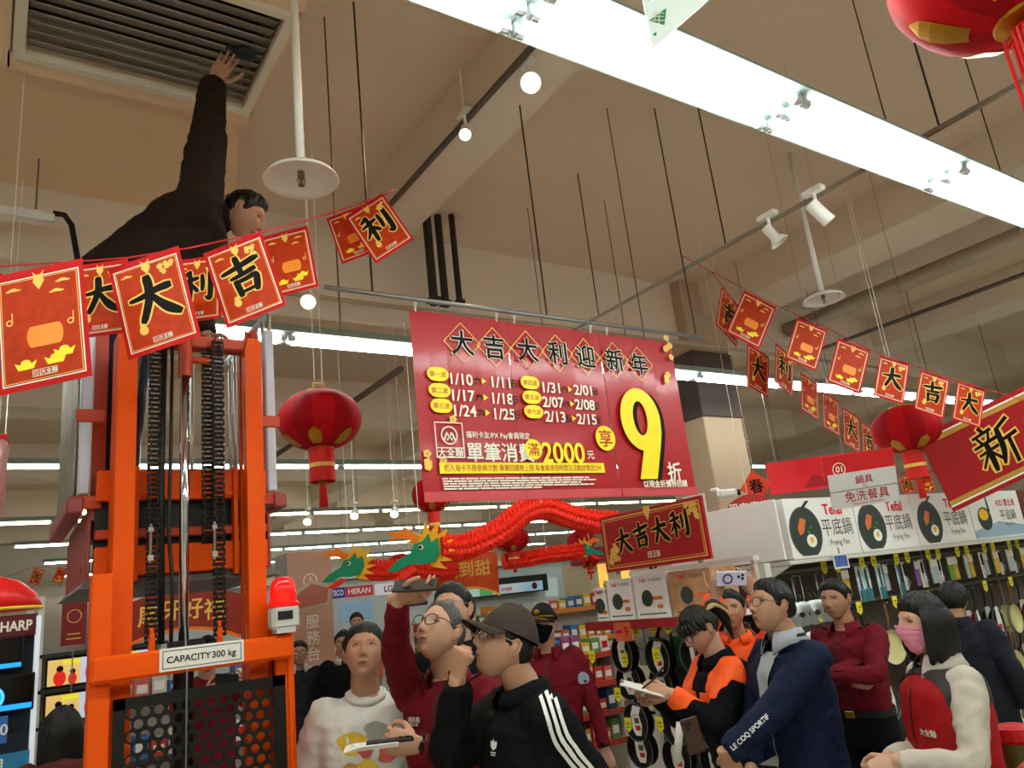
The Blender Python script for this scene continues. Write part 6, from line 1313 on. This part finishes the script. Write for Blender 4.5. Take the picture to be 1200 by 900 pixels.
    def collar(s, mt, kind='shirt', parent=None, dz=0., open_=22):
        k = s.k; b = MB(); n = 36
        a0, a1 = math.radians(open_), math.radians(360-open_)
        rows = []
        for i in range(n+1):
            a = a0+(a1-a0)*i/n; c, q = math.sin(a), math.cos(a); fr = max(0, q)
            if kind == 'shirt': prof = [(.064, 1.435+dz), (.0665, 1.482+dz-.012*fr), (.072, 1.484+dz-.012*fr), (.085+.01*fr, 1.452+dz-.016*fr), (.099+.012*fr**2, 1.428+dz-.05*fr**3), (.094+.012*fr**2, 1.424+dz-.05*fr**3), (.078, 1.448+dz-.012*fr), (.07, 1.43+dz)]
            elif kind == 'crew': prof = [(.064, 1.448-.02*fr), (.07, 1.458-.024*fr), (.078, 1.452-.026*fr), (.08, 1.434-.026*fr)]
            else: prof = [(.072, 1.42), (.070, 1.487-.025*fr), (.077, 1.490-.025*fr), (.086, 1.475-.025*fr), (.096, 1.44), (.096, 1.41)]
            rows.append([s.up((r*c*1.04, r*q*.98-.012+.012*fr, z)) for r, z in prof])
        b.loft(rows, 0, True) if False else b.add([p for r in rows for p in r], [(i*len(rows[0])+j, i*len(rows[0])+(j+1) % len(rows[0]), (i+1)*len(rows[0])+(j+1) % len(rows[0]), (i+1)*len(rows[0])+j) for i in range(n) for j in range(len(rows[0]))])
        return b.obj('collar', mt, parent or s.root, True)
    def proj(s, flat, F, name, mt, parent=None, off=.003, smooth=True, sub=0):
        """lay a flat mesh (in frame F, person coordinates) onto the garment along -F.w"""
        if sub:
            me = flat.mesh('x'); bm = bmesh.new(); bm.from_mesh(me); bmesh.ops.subdivide_edges(bm, edges=bm.edges, cuts=sub, use_grid_fill=True); bm.verts.ensure_lookup_table(); bm.verts.index_update()
            v_, f_ = [v.co.copy() for v in bm.verts], [tuple(v.index for v in f.verts) for f in bm.faces]; bm.free(); bpy.data.meshes.remove(me)
        else: v_, f_ = flat.v, flat.f
        out = []
        for p in v_:
            p = V(p); o = p+F.w*.35; h, nn, i, dd = s.bvh.ray_cast(o, -F.w)
            if h is None or (h-p).length > .25: h, nn, i, dd = s.bvh.find_nearest(p)
            out.append(h+F.w*off+nn*off*.5 if h is not None else p)
        return MB().add(out, f_).obj(name, mt, parent or s.top, smooth)
    def front(s, x=0, z=1.2, tilt=0.):
        """frame on the chest, u to the viewer's right when looked at from the front"""
        return Fr(s.up((x, .16, z)), s.U@V(-1, 0, 0), s.U@V(0, 0, 1))
    def sheet(s, F, pts, nx=1): return MB().add([F.p(*p) for p in pts], [tuple(range(len(pts)))])
    def grid(s, F, x0, y0, x1, y1, nx, ny): return MB().add([F.p(x0+(x1-x0)*i/nx, y0+(y1-y0)*j/ny) for j in range(ny+1) for i in range(nx+1)], [(j*(nx+1)+i, j*(nx+1)+i+1, (j+1)*(nx+1)+i+1, (j+1)*(nx+1)+i) for j in range(ny) for i in range(nx)])
    def placket(s, mt, buttons=5, z0=.98, z1=1.42):
        F = s.front(0, 1.2); k = s.k; s.proj(s.grid(F, -.016, (z0-1.2)*k, .016, (z1-1.2)*k, 2, 24), F, 'placket', mt)
        for i in range(buttons):
            z = z0+.04+(z1-z0-.08)*i/max(1, buttons-1); h, nn, _, _ = s.bvh.ray_cast(s.up((0, .4, z)), s.U@V(0, -1, 0))
            if h: MB().ell(h+nn*.005, .006, 8, 6).obj('button', M('button_dark', '#3a1015', .4), s.top)
    def pocket(s, x, z, mt, w_=.1, h_=.11):
        F = s.front(x, z); o = s.proj(s.grid(F, -w_/2, -h_/2, w_/2, h_/2, 6, 6), F, 'pocket', mt, off=.004); s.proj(MB().add(s.grid(F, -w_/2-.004, h_/2-.03, w_/2+.004, h_/2+.012, 6, 3).v, s.grid(F, 0, 0, 1, 1, 6, 3).f), F, 'pocket_flap', mt, off=.008)
    def belt(s, mt, buckle, z=.985):
        k = s.k; b = MB(); rows = [[V(p)*1 for p in sring(V(0, .002, zz)*k, V(1, 0, 0), V(0, 1, 0), (.168)*s.wf*k, (.118)*s.wf*k, 36)] for zz in (z-.02, z+.02)]; b.loft(rows, 0, False); q = b.obj('belt', mt, s.root, True)
        MB().box(V(0, .122*s.wf, z)*k, (.05, .012, .036), ch=.004).obj('buckle', buckle, q)
    def shell(s, zr, grow, name, mt, pred=None):
        """an outer garment on the torso: rings of the torso grown outward"""
        b = MB(); b.loft([[s.up(p) for p in sring(V(0, .004 if z < 1.38 else -.012, z), V(1, 0, 0), V(0, 1, 0), hw, hd)] for z, hw, hd in zr]); me = remesh(b, .012, 5, .004, 5); return link(me, name, mt, s.root)
    wf = 1.
    def strip(s, F, rows, nx=6):
        ny = len(rows)-1; return MB().add([F.p(-hw+2*hw*i/nx+cx, y) for y, hw, cx in rows for i in range(nx+1)], [(j*(nx+1)+i, j*(nx+1)+i+1, (j+1)*(nx+1)+i+1, (j+1)*(nx+1)+i) for j in range(ny) for i in range(nx)])
m_mar = M('cloth_maroon', '#660f1b', .75, var=.10, scale=12, bump=.55, bscale=24, spec=.12); m_mar2 = M('cloth_maroon_trim', '#560b15', .75, var=.1)
m_blk = M('cloth_black', '#0e0e10', .8, var=.25, scale=14, bump=.55, bscale=24, spec=.1); m_navy = M('cloth_navy', '#131b33', .7, var=.15, scale=10, bump=.55, bscale=24, spec=.1)
m_tee = M('cloth_white', '#cac5bb', .8, var=.04, scale=12, bump=.45, bscale=24); m_cream = M('cloth_cream', '#beb4a8', .75, var=.04, scale=10, bump=.45, bscale=22, spec=.15); m_gold = M('gold_metal', '#b8902f', .3, .8)
m_neon = M('cloth_neon_orange', '#ff5a12', .65, var=.08); m_vest = M('vest_red', '#a0141a', .6, var=.08, bump=.35, bscale=22, spec=.2); m_char = M('vest_charcoal', '#2e2c2e', .7); m_vwhite = M('stripe_white', '#e6e4df', .6)
m_dk = M('cloth_dark', '#2a1f19', .8, var=.2, bump=.5, bscale=20, spec=.08); m_watch = M('watch_black', '#0c0c0c', .3)
def watch(p, sd):
    S, E_, T = p.arm[sd]; d = (T-E_).normalized(); c = T-d*.02; b = MB(); b.tube([c-d*.011, c+d*.011], .036*p.k, 18); o = b.obj('watch', m_watch, p.root, True)
    n_ = p.arm[sd+'h'][2]; MB().box(c+n_*.036*p.k, (.03, .03, .012), R=V(0, 0, 1).rotation_difference(n_).to_matrix(), ch=.004).obj('watch_face', m_watch, o)
def phone(label, c, u, v_, mt, ring=False, group=None):
    o = thing('smartphone', label, 'phone', c); F = Fr((0, 0, 0), u, v_)
    R = Matrix((F.u, F.v, F.w)).transposed(); MB().box((0, 0, 0), (.152, .074, .009), R=R, ch=.003).obj('case', mt, o); MB().rect(-.072, -.033, .072, .033, .0008, F, z=-.0053).obj('screen', m_scr, o)
    b = MB(); [b.disc(.055-.0*i, .018-.018*i, .007, .003, F, z=.0045, n=12) for i in range(2)]; b.disc(.035, .01, .007, .003, F, z=.0045, n=12).obj('camera_lens', m_black, o)
    if ring: MB().ringline(-.02, 0, .026, .008, .002, F, z=.0046).obj('magnet_ring', M('ring_navy', '#3a3f6a', .4), o)
    return o
camdir = lambda p: (V(0, 0, CAMZ)-V(p)).normalized()
# --- worker bending on the platform
WK = at(146, 300, Y=3.5)
wk = Person('worker in dark jacket bending on the lift and reaching up into the grille', None, 3.4, 80, (-4, -30, 0), (44, 0), 'jacket', m_dk, M('jean_navy', '#121726', .8, var=.2), {'R': {'at': at(250, 96, Y=3.36), 'pole': (.6, .2, .2)}, 'L': {'loc': (-.2, .3, .8), 'pole': (-.5, -.5, -.4)}}, 'short', skin_='#a97a60', hands={'R': {'pose': 'relaxed', 'dir': at(272, 62, Y=3.3)-at(250, 96, Y=3.36), 'back': -camdir(at(262, 65, Y=3.3))}}, root=(WK.x, 3.5, 2.212), stature=1.08, hoff=(0, -.02, -.11), arm_r=1.15, fat=1.2)
wk.collar(m_dk, 'jacket', open_=12); MB().add(*(lambda r: (r.v, r.f))(MB().loft([sring(V(0, 0, z), V(1, 0, 0), V(0, 1, 0), .178, .13) for z in (.93, .985)], 0, False))).obj('shirt_hem', m_cream, wk.root, True)
hp_ = at(287, 62, Y=3.28); o = thing('cleaning_cloth', 'dark cloth held against the grille slats by the worker', 'cloth', hp_); MB().ell((0, 0, 0), (.06, .045, .03), 12, 8).obj('cloth_bundle', M('rag_dark', '#22272a', .9, var=.2, bump=.8, bscale=30), o, True); MB().tube([(-.04, 0, 0), (-.07, .01, .02), (-.09, 0, -.005)], [.018, .014, .006], 8).obj('cloth_corner', MATS['rag_dark'], o, True)
# --- the group in front
def fire_shirt(p):
    p.collar(m_mar, open_=30, dz=-.006); p.placket(m_mar2, z1=1.40)
    for x in (-.085, .085): p.pocket(x, 1.22, m_mar, .105, .115)
    for sg in (-1, 1):
        F = Fr(p.up((sg*.12, -.01, 1.55)), p.U@V(sg, 0, -.25), p.U@V(0, 1, 0) if sg > 0 else p.U@V(0, -1, 0)); F.w = (p.U@V(0, 0, 1)).normalized() if True else F.w; p.proj(p.grid(Fr(F.o, F.u, F.w.cross(F.u)), -.06, -.02, .06, .02, 6, 2), F, 'epaulette', m_mar2, off=.005)
red = Person('man in maroon uniform shirt holding a phone overhead, grey hair and glasses', (515, 742), 2.92, -26, (-14, 30, 0), (0, 0), 'shirt', m_mar, None, {'R': {'at': at(466, 702, 2.66), 'pole': (1, .2, .1)}, 'L': {'at': at(490, 873, 2.52), 'pole': (-1, -.2, -.6)}}, 'thin', m_hgrey, '#b98b70', .97, 1.0, 'dark', {'R': {'pose': 'phone', 'dir': RT*.9+UP*.18-FW*.2, 'back': -UP*.4+FW*-.3-RT*.1}, 'L': {'pose': 'grip', 'dir': -RT+UP*.15, 'back': UP*.3-FW*.8}})
fire_shirt(red); watch(red, 'L')
F = red.front(.085, 1.31); lb = red.proj(red.grid(F, -.035, -.016, .035, .016, 6, 3), F, 'name_patch', m_mar2, off=.006); t = MB().text('消防局', F, .02, 0, .0, z=0).text('義消大隊', F, .012, 0, -.013, z=0); red.proj(t, F, 'patch_lettering', m_pwhite, off=.008, parent=lb)
phone('dark phone held up by the man in maroon shirt', at(487, 686, 2.62), RT+UP*.05, UP*.25+FW*.9, m_black)
o = thing('paper_sheets', 'folded white papers held at chest height beside the printed t-shirt', 'paper', at(440, 874, 2.46)); u_ = RT+UP*.12; F = Fr((0, 0, 0), u_, FW-RT*.18-UP*.36)
for k in range(4): MB().rect(-.10+.01*k, -.10, .07-.004*k, .09-.01*k, .0012, F.rot(.05*k), z=.003*k).obj('sheet', m_card, o)
phone('dark phone resting on the white papers', at(457, 868, 2.44), u_, FW-RT*.18-UP*.34, m_black)
tee = Person('man in white printed t-shirt looking up beside the maroon shirt', (427, 765), 3.05, 4, (-6, 20, -4), (4, 0), 'shirt', m_tee, None, {}, 'short', None, '#a87b60', 1.0, 1.05, None, sleeve='short')
tee.collar(m_tee, 'crew', open_=0)
F = tee.front(0, 1.24); cols = [('#c9a02c', -.07, .05, .05), ('#8f8a80', .02, .08, .045), ('#c65a4a', .06, -.0, .04), ('#d8b03a', -.02, -.05, .05), ('#6f8f7a', .05, -.1, .035), ('#b8863c', -.08, -.04, .03), ('#a8443c', -.02, .02, .03)]
for i, (c, x, y, r) in enumerate(cols): tee.proj(MB().add([F.p(x+r*math.cos(a)*(1+.25*math.sin(3*a+i)), y+r*.8*math.sin(a)) for a in [2*PI*j/14 for j in range(14)]], [tuple(range(14))]), F, 'printed_patch', M('tee_print_%d' % i, c, .7, var=.25, scale=40), off=.003)
beh = Person('man with dark-rimmed glasses, only his head above the grey-haired man', (531, 716), 3.45, -15, (-14, 14, 3), (0, 0), 'shirt', m_blk, None, {}, 'short', None, '#b58a70', glasses='silver'); beh.collar(m_blk)
capm = Person('man in black striped track jacket and brown cap with fist at chin', (592, 757), 2.5, -68, (-4, 28, 0), (2, 0), 'jacket', m_blk, None, {'R': {'at': at(536, 796, 2.38), 'pole': (.2, .5, -1)}, 'L': {'at': at(632, 985, 2.4), 'pole': (-.3, -1, -.2)}}, 'short', None, '#b48569', 1.0, 1.0, 'silver', capped=True, hands={'R': {'pose': 'fist', 'dir': UP+RT*.12, 'back': -RT*.6-FW*.5}})
capm.cap(M('cap_brown', '#33271f', .8, var=.15)); capm.collar(m_blk, 'jacket', open_=16)
S, E_, T = capm.arm['L']; side = (capm.R.inverted()@camdir(at(600, 800, 2.6)))
for i in range(3):
    rows = []; ax = (E_-S).normalized(); cr = side.cross(ax).normalized()
    path = catmull([S+V(0, 0, .075)-ax*.0+V(.05, 0, .0)*0, S+ax*.06, S+(E_-S)*.5, E_, E_+(T-E_)*.6], 8)
    pts = []
    for j, c in enumerate(path):
        t = j/(len(path)-1); off = (i-1)*.021*(1-.25*t)
        for q in (-.0058, .0058):
            o_ = c+cr*(off+q)+side*.2; h, nn, _, _ = capm.bvh.ray_cast(o_, -side)
            if h is None: h, nn, _, _ = capm.bvh.find_nearest(c+cr*(off+q)+side*.06)
            pts.append(h+nn*.003+side*.001)
    MB().add(pts, [(2*j, 2*j+1, 2*j+3, 2*j+2) for j in range(len(path)-1)]).obj('sleeve_stripe', m_vwhite, capm.top, True)
F = Fr(capm.up((-.06, .2, 1.31)), capm.U@V(-1, 0, 0), capm.U@V(0, 0, 1)); e = MB()
for a in (-.55, 0, .55): e.add([F.p(x*math.cos(a)+y*math.sin(a), -x*math.sin(a)+y*math.cos(a)+.0) for x, y in ((0, 0), (-.008, .014), (-.005, .026), (0, .031), (.005, .026), (.008, .014))], [(0, 1, 2, 3, 4, 5)])
e.add([F.p(x, y) for x, y in ((-.014, -.004), (.014, -.004), (.014, -.008), (-.014, -.008), (-.014, -.011), (.014, -.011), (.014, -.014), (-.014, -.014))], [(0, 1, 2, 3), (4, 5, 6, 7)]); capm.proj(e, F, 'chest_emblem', m_vwhite)
c = E_+(T-E_)*.75; ax = (T-E_).normalized(); cr = side.cross(ax).normalized(); F = Fr(c+side*.1, -cr, -ax); e = MB()
for a in (-.6, 0, .6): e.add([F.p((x*math.cos(a)+y*math.sin(a))*1.3, (-x*math.sin(a)+y*math.cos(a))*1.3) for x, y in ((0, 0), (-.010, .014), (-.006, .026), (0, .031), (.006, .026), (.010, .014))], [(0, 1, 2, 3, 4, 5)])
capm.proj(e, F, 'sleeve_emblem', m_vwhite)
gd = Person('guard in maroon shirt with black face mask and gold-braided cap', (637, 733), 4.7, -8, (-12, 8, 0), (0, 0), 'shirt', m_mar, m_blk, {'L': {'loc': (-.29, .06, .86), 'pole': (-.6, -.6, 0)}, 'R': {'loc': (.27, .08, .86), 'pole': (.6, -.6, 0)}}, 'short', None, '#b5886c', 1.04, 1.05, 'dark', {'L': {'pose': 'relaxed', 'back': -RT*.2-FW*.9}}, capped=True)
gd.wf = 1.09; fire_shirt(gd); gd.mask(m_blk); gd.cap(M('cap_black', '#101010', .75), m_gold, m_gold); gd.belt(m_black, m_gold); watch(gd, 'L')
F = Fr(gd.up((-.3, 0, 1.3)), V(0, 1, 0), V(0, 0, 1)); F = Fr(gd.up((-.26, .1, 1.27)), V(-.6, -.8, 0), V(0, 0, 1)); F.w = V(-.8, .6, 0); gd.proj(MB().add([F.p(.028*math.cos(a), .034*math.sin(a)) for a in [2*PI*j/16 for j in range(16)]], [tuple(range(16))]), F, 'shoulder_badge', M('badge_blue', '#8a97a8', .5, var=.5, scale=60), off=.004)
F = gd.front(.085, 1.3); gd.proj(MB().text('楊忠義', F, .018, 0, 0, z=0) if False else MB().text('義消', F, .02, 0, 0, z=0), F, 'name_lettering', m_pgold, off=.004)
# --- woman with ponytail and orange panels
ow = Person('woman with ponytail in black jacket with neon orange shoulders, writing', (820, 735), 3.65, -66, (6, -26, 0), (8, 0), 'jacket', m_blk, None, {'L': {'at': at(785, 813, 3.38), 'pole': (-.5, -.4, -1)}, 'R': {'at': at(772, 818, 3.52), 'pole': (.4, -.4, -1)}}, 'pony', M('hair_brown', '#1a1310', .45, var=.4, scale=70, bump=.6, bscale=140), '#b98d74', .96, 1.0, 'dark', {'L': {'pose': 'pinch', 'dir': -RT+UP*.1, 'back': -FW*.8+UP*.5}, 'R': {'pose': 'grip', 'dir': -RT*.9-UP*.1, 'back': FW*.3-UP*.8}})
ow.collar(m_blk, 'jacket', open_=18)
ow.child(MB().tube(catmull([(-.055, -.06, .075), (-.045, -.125, .068), (-.036, -.172, .0), (-.03, -.172, -.07)], 5), [.004, .008, .012]+[.016]*8+[.014, .012, .008, .005, .003], 8, flat=.5), 'blonde_streak', M('hair_blonde', '#b08d52', .45, var=.3, scale=60, bump=.5, bscale=120), True)
def panel(p, pred, planes, name, mt, off=.004):
    bm = bmesh.new(); bm.from_mesh(p.top.data)
    for co, no in planes: bmesh.ops.bisect_plane(bm, geom=bm.verts[:]+bm.edges[:]+bm.faces[:], plane_co=co, plane_no=no)
    bm.normal_update(); bmesh.ops.delete(bm, geom=[f for f in bm.faces if not pred(f.calc_center_median())], context='FACES')
    for v in bm.verts: v.co += v.normal*off
    me = bpy.data.meshes.new(name); bm.to_mesh(me); bm.free(); me.polygons.foreach_set('use_smooth', [True]*len(me.polygons)); return link(me, name, mt, p.top)
k = ow.k; zs = ow.up((0, 0, 1.29)).z; Uz = ow.U@V(0, 0, 1); Uy = ow.U@V(0, 1, 0); c0 = ow.up((0, 0, 1.32)); c1 = ow.up((.0, 0, 1.22))
Sx = ow.arm['L'][0]
for sg in (-1, 1): panel(ow, lambda q: (q-c0).dot(Uz) > 0 and .075 < q.x*sg < .235 and (q-c0).dot(Uy) > -.03, [(c0, Uz), (V(sg*.235, 0, 0), V(1, 0, 0)), (V(sg*.075, 0, 0), V(1, 0, 0)), (c0-Uy*.03, Uy)], 'orange_yoke', m_neon)
for sg in (-1, 1): panel(ow, lambda q: (q-c0).dot(Uz) <= .0 and (q-c0).dot(Uz) > -.17 and (q-c0).dot(Uy) > .07 and (q-c0).dot(Uy) < .15 and .02 < q.x*sg < .12, [(c0, Uz), (c0-Uz*.17, Uz), (c0+Uy*.07, Uy), (V(.02, 0, 0), V(1, 0, 0)), (V(-.02, 0, 0), V(1, 0, 0)), (V(.12, 0, 0), V(1, 0, 0)), (V(-.12, 0, 0), V(1, 0, 0))], 'orange_chest_panel', m_neon)
o = thing('clipboard', 'white clipboard with paper held by the woman with ponytail', 'clipboard', at(752, 807, 3.42)); F = Fr((0, 0, 0), RT+UP*-.28, FW+RT*.17-UP*.27); MB().rect(-.10, -.11, .10, .11, .004, F).obj('board', M('clip_board', '#b9b4ab', .5), o); MB().rect(-.095, -.10, .09, .10, .001, F, z=.0045).obj('sheet', m_card, o); MB().rect(-.10, -.04, -.085, .04, .008, F, z=.004).obj('clip', m_grey, o)
o = thing('pen', 'dark pen in the hand of the woman with ponytail', 'pen', at(764, 798, 3.36)); MB().cyl((0, 0, 0), (RT*-.05-UP*.05)+FW*.02, .004, n=8).cyl((0, 0, 0), RT*.05+UP*.06, .0045, n=8).obj('barrel', m_black, o); MB().cyl((RT*-.05-UP*.05)+FW*.02, (RT*-.055-UP*.056)+FW*.022, .004, .001, n=8).obj('tip', m_grey, o)
o = thing('paper_roll', 'white paper tube carried low by the woman with ponytail', 'paper roll', at(797, 880, 3.3)); MB().cyl(-UP*.05-RT*.015, UP*.12+RT*.0, .017, n=14).obj('tube', m_card, o, True); MB().cyl(-UP*.052-RT*.015, -UP*.05-RT*.015, .012, n=12).obj('core', m_black, o)
phone('brown phone hanging on a strap at the hip of the woman with ponytail', at(812, 862, 3.2), UP+RT*-.3, -RT+UP*-.3, M('case_brown', '#4a3024', .4))
# --- person filming with raised phone
ph = Person('person with orange jacket behind the navy man filming with raised phone', (856, 716), 4.2, -5, (0, 8, 0), (0, 0), 'jacket', m_blk, None, {'R': {'at': at(838, 700, 3.92), 'pole': (.7, 0, -1)}, 'L': {'at': at(882, 694, 3.92), 'pole': (-.7, 0, -1)}}, 'short', None, '#b08468', .98, 1, None, {'R': {'pose': 'phone', 'dir': UP+RT*.2, 'back': -FW*.9-RT*.2}, 'L': {'pose': 'phone', 'dir': UP-RT*.6, 'back': -FW*.9+RT*.2}})
ph.collar(m_neon, 'jacket'); k = ph.k; c0 = ph.up((0, 0, 1.27)); panel(ph, lambda q: q.z > c0.z and abs(q.x) < .2 and q.y > -.05, [(c0, V(0, 0, 1)), (V(.2, 0, 0), V(1, 0, 0)), (V(-.2, 0, 0), V(1, 0, 0))], 'orange_yoke', m_neon)
phone('pale lilac phone with ring held up behind the navy man', at(857, 678, 3.88), RT+UP*.03, UP, M('case_lilac', '#cfc6da', .35), True)
# --- man in navy jacket
nv = Person('man in navy zip jacket with lettered sleeve, grey shirt and glasses', (904, 711), 3.3, -56, (0, 14, 0), (0, 0), 'jacket', m_navy, None, {'L': {'at': at(850, 884, 2.93), 'pole': (-.6, -.8, -.25)}, 'R': {'at': at(880, 902, 3.1), 'pole': (.8, -.4, -.4)}}, 'short', None, '#b5866a', 1.0, 1.0, 'brown', {'L': {'pose': 'fist', 'dir': -UP+RT*.5+FW*.3, 'back': -FW-RT*.3}})
nv.collar(M('shirt_grey', '#9a9aa0', .75, var=.06), 'shirt', dz=.022); nv.collar(m_navy, 'jacket', open_=34)
F = nv.front(0, 1.2); m_gsh = MATS['shirt_grey']; nv.proj(nv.strip(F, [(.21-.3*i/16, .052*(1-i/16)+.002, 0) for i in range(17)]), F, 'shirt_front', m_gsh, off=.006)
nv.proj(nv.grid(F, -.005, -.36, .005, -.08, 1, 14), F, 'zip', m_grey, off=.004); nv.proj(nv.grid(nv.front(-.1, 1.28), -.012, -.004, .012, .004, 2, 1), nv.front(-.1, 1.28), 'chest_logo', m_pgold, off=.004)
S, E_, T = nv.arm['L']; cdl = nv.R.inverted()@camdir(at(880, 850, 3.0)); ax = (E_-T).normalized(); upv = (ax.cross(cdl)*-1); upv = cdl.cross(ax)
F = Fr(T+(E_-T)*.58+cdl*.12, ax, upv); t = MB().text('LE COQ SPORTIF', F, .025, .0, -.009, bold=.02, z=0); nv.proj(t, F, 'sleeve_lettering', m_vwhite, off=.003)
# --- officer with crossed arms
of = Person('officer in maroon shirt standing with crossed arms before the pans', (979, 703), 4.3, -30, (2, 0, 0), (0, 0), 'shirt', m_mar, m_blk, {'L': {'at': at(968, 790, 3.98), 'pole': (-1, -.3, -.5)}, 'R': {'at': at(1004, 800, 4.05), 'pole': (1, -.2, -.7)}}, 'short', None, '#a9795e', 1.06, 1.05, None, {'L': {'pose': 'relaxed', 'dir': -RT-UP*.2, 'back': -FW*.8+UP*.4}, 'R': {'pose': 'fist', 'dir': RT, 'back': -FW}})
of.wf = 1.1; fire_shirt(of); of.belt(m_black, m_gold); watch(of, 'L')
F = Fr(of.up((-.28, .08, 1.27)), V(-.6, -.8, 0), V(0, 0, 1)); F.w = V(-.8, .6, 0); bd = of.proj(MB().add([F.p(.034*math.cos(a), .04*math.sin(a)) for a in [2*PI*j/16 for j in range(16)]], [tuple(range(16))]), F, 'shoulder_badge', M('badge_navy', '#2c4a7a', .5), off=.004); of.proj(MB().add([F.p(.02*math.cos(a), .026*math.sin(a)) for a in [2*PI*j/5+PI/2 for j in range(5)]], [tuple(range(5))]), F, 'badge_crest', m_pgold, off=.007, parent=bd)
F = of.front(.085, 1.3); of.proj(MB().text('消防', F, .022, 0, 0, z=0), F, 'name_lettering', m_pgold, off=.004)
# --- woman with pink mask and red vest
mw = Person('woman with pink face mask, black bob and red vest over white blouse', (1082, 731), 2.85, -64, (2, 2, 0), (-3, 0), 'shirt', m_cream, None, {'L': {'at': at(1050, 893, 2.58), 'pole': (-.6, -.9, -.4)}, 'R': {'at': at(1042, 889, 2.72), 'pole': (.7, -.7, -.6)}}, 'bob', None, '#c79a80', .95, 1.0, None, {'L': {'pose': 'grip', 'dir': -RT-UP*.45, 'back': UP*.6-FW*.6}, 'R': {'pose': 'relaxed', 'dir': -RT*.6-UP*.6, 'back': FW*.5+UP*.4}})
mw.mask(M('mask_pink', '#e08aa4', .7, var=.06)); mw.collar(m_cream, dz=.01)
vz = [(.80, .196, .138), (.90, .196, .138), (1.02, .190, .134), (1.14, .194, .138), (1.26, .202, .140), (1.345, .210, .128), (1.395, .182, .112), (1.43, .108, .09)]
v = mw.shell(vz, .02, 'vest', m_vest); zt = mw.up((0, 0, 1.315)).z
mw.top_, mw.top = mw.top, v; panel(mw, lambda q: q.z > zt and q.y < .06, [(V(0, 0, zt), V(0, 0, 1)), (V(0, .06, 0), V(0, 1, 0))], 'charcoal_yoke', m_char)
mw.bvh = BVHTree.FromPolygons([q.co.copy() for q in v.data.vertices], [tuple(q.vertices) for q in v.data.polygons]); F = mw.front(0, 1.12); mw.proj(mw.grid(F, -.004, -.3, .004, .22, 1, 16), F, 'zip', m_char, off=.003)
F = mw.front(-.09, 1.2); mw.proj(MB().text('大全聯', F, .026, 0, 0, z=0, bold=.02), F, 'vest_lettering', m_pwhite, off=.003)
# --- others
nb = Person('person in dark navy coat seen from behind, facing the pans', (1118, 703), 4.8, 165, (0, 0, 0), (0, 0), 'jacket', M('coat_navy', '#12141f', .8, var=.15), None, {}, 'full', None, '#b08468', 1.05, 1.05); nb.collar(MATS['coat_navy'], 'jacket')
bw = Person('woman with straight black hair seen from behind at the lower left', (72, 856), 3.75, 172, (0, 4, 0), (4, 0), 'shirt', M('cloth_rust', '#5a1f1c', .8, var=.15), None, {}, 'long', None, '#b58a70', .98, 1.0)
cb = Person('person with yellow-trimmed black cap behind the lift crossbar using a phone', (243, 768), 5.4, 5, (0, -18, 0), (0, 0), 'jacket', m_mar, None, {'R': {'at': at(240, 812, 5.05), 'pole': (.6, -.2, -1)}, 'L': {'at': at(288, 806, 5.05), 'pole': (-.6, -.2, -1)}}, 'short', None, '#b08468', capped=True, hands={'R': {'pose': 'phone', 'dir': RT*.8+UP*.3, 'back': -FW}, 'L': {'pose': 'phone', 'dir': -RT*.8+UP*.3, 'back': -FW}}); cb.cap(MATS['cap_black'], m_pyel, m_pyel)
phone('black phone with papers held behind the lift crossbar', at(266, 796, 5.0), RT, UP, m_black)
vs_ = Person('man with glasses in dark vest standing right of the orange lift', (350, 766), 6.9, 10, (-6, 4, 0), (0, 0), 'jacket', M('cloth_slate', '#15171e', .8, var=.15), None, {}, 'short', None, '#a87d64', 1.05, 1.05, 'dark'); vs_.collar(m_cream, 'shirt', dz=.03, open_=26)
bk = Person('man in black jacket with short hair left of the white t-shirt', (403, 754), 6.8, 0, (-10, 2, 0), (0, 0), 'jacket', m_blk, None, {}, 'short', None, '#a87d64', 1.0, 1.0); bk.collar(m_cream, 'jacket')
fp = Person('small faraway shopper whose head shows beyond the black jacket', (418, 729), 10, 0, (0, 0, 0), (0, 0), 'shirt', M('cloth_peach', '#c46a4a', .8), None, {}, 'short', None, '#b98d74'); fp.collar(MATS['cloth_peach'])
bpy.data.scenes.remove(TMP)
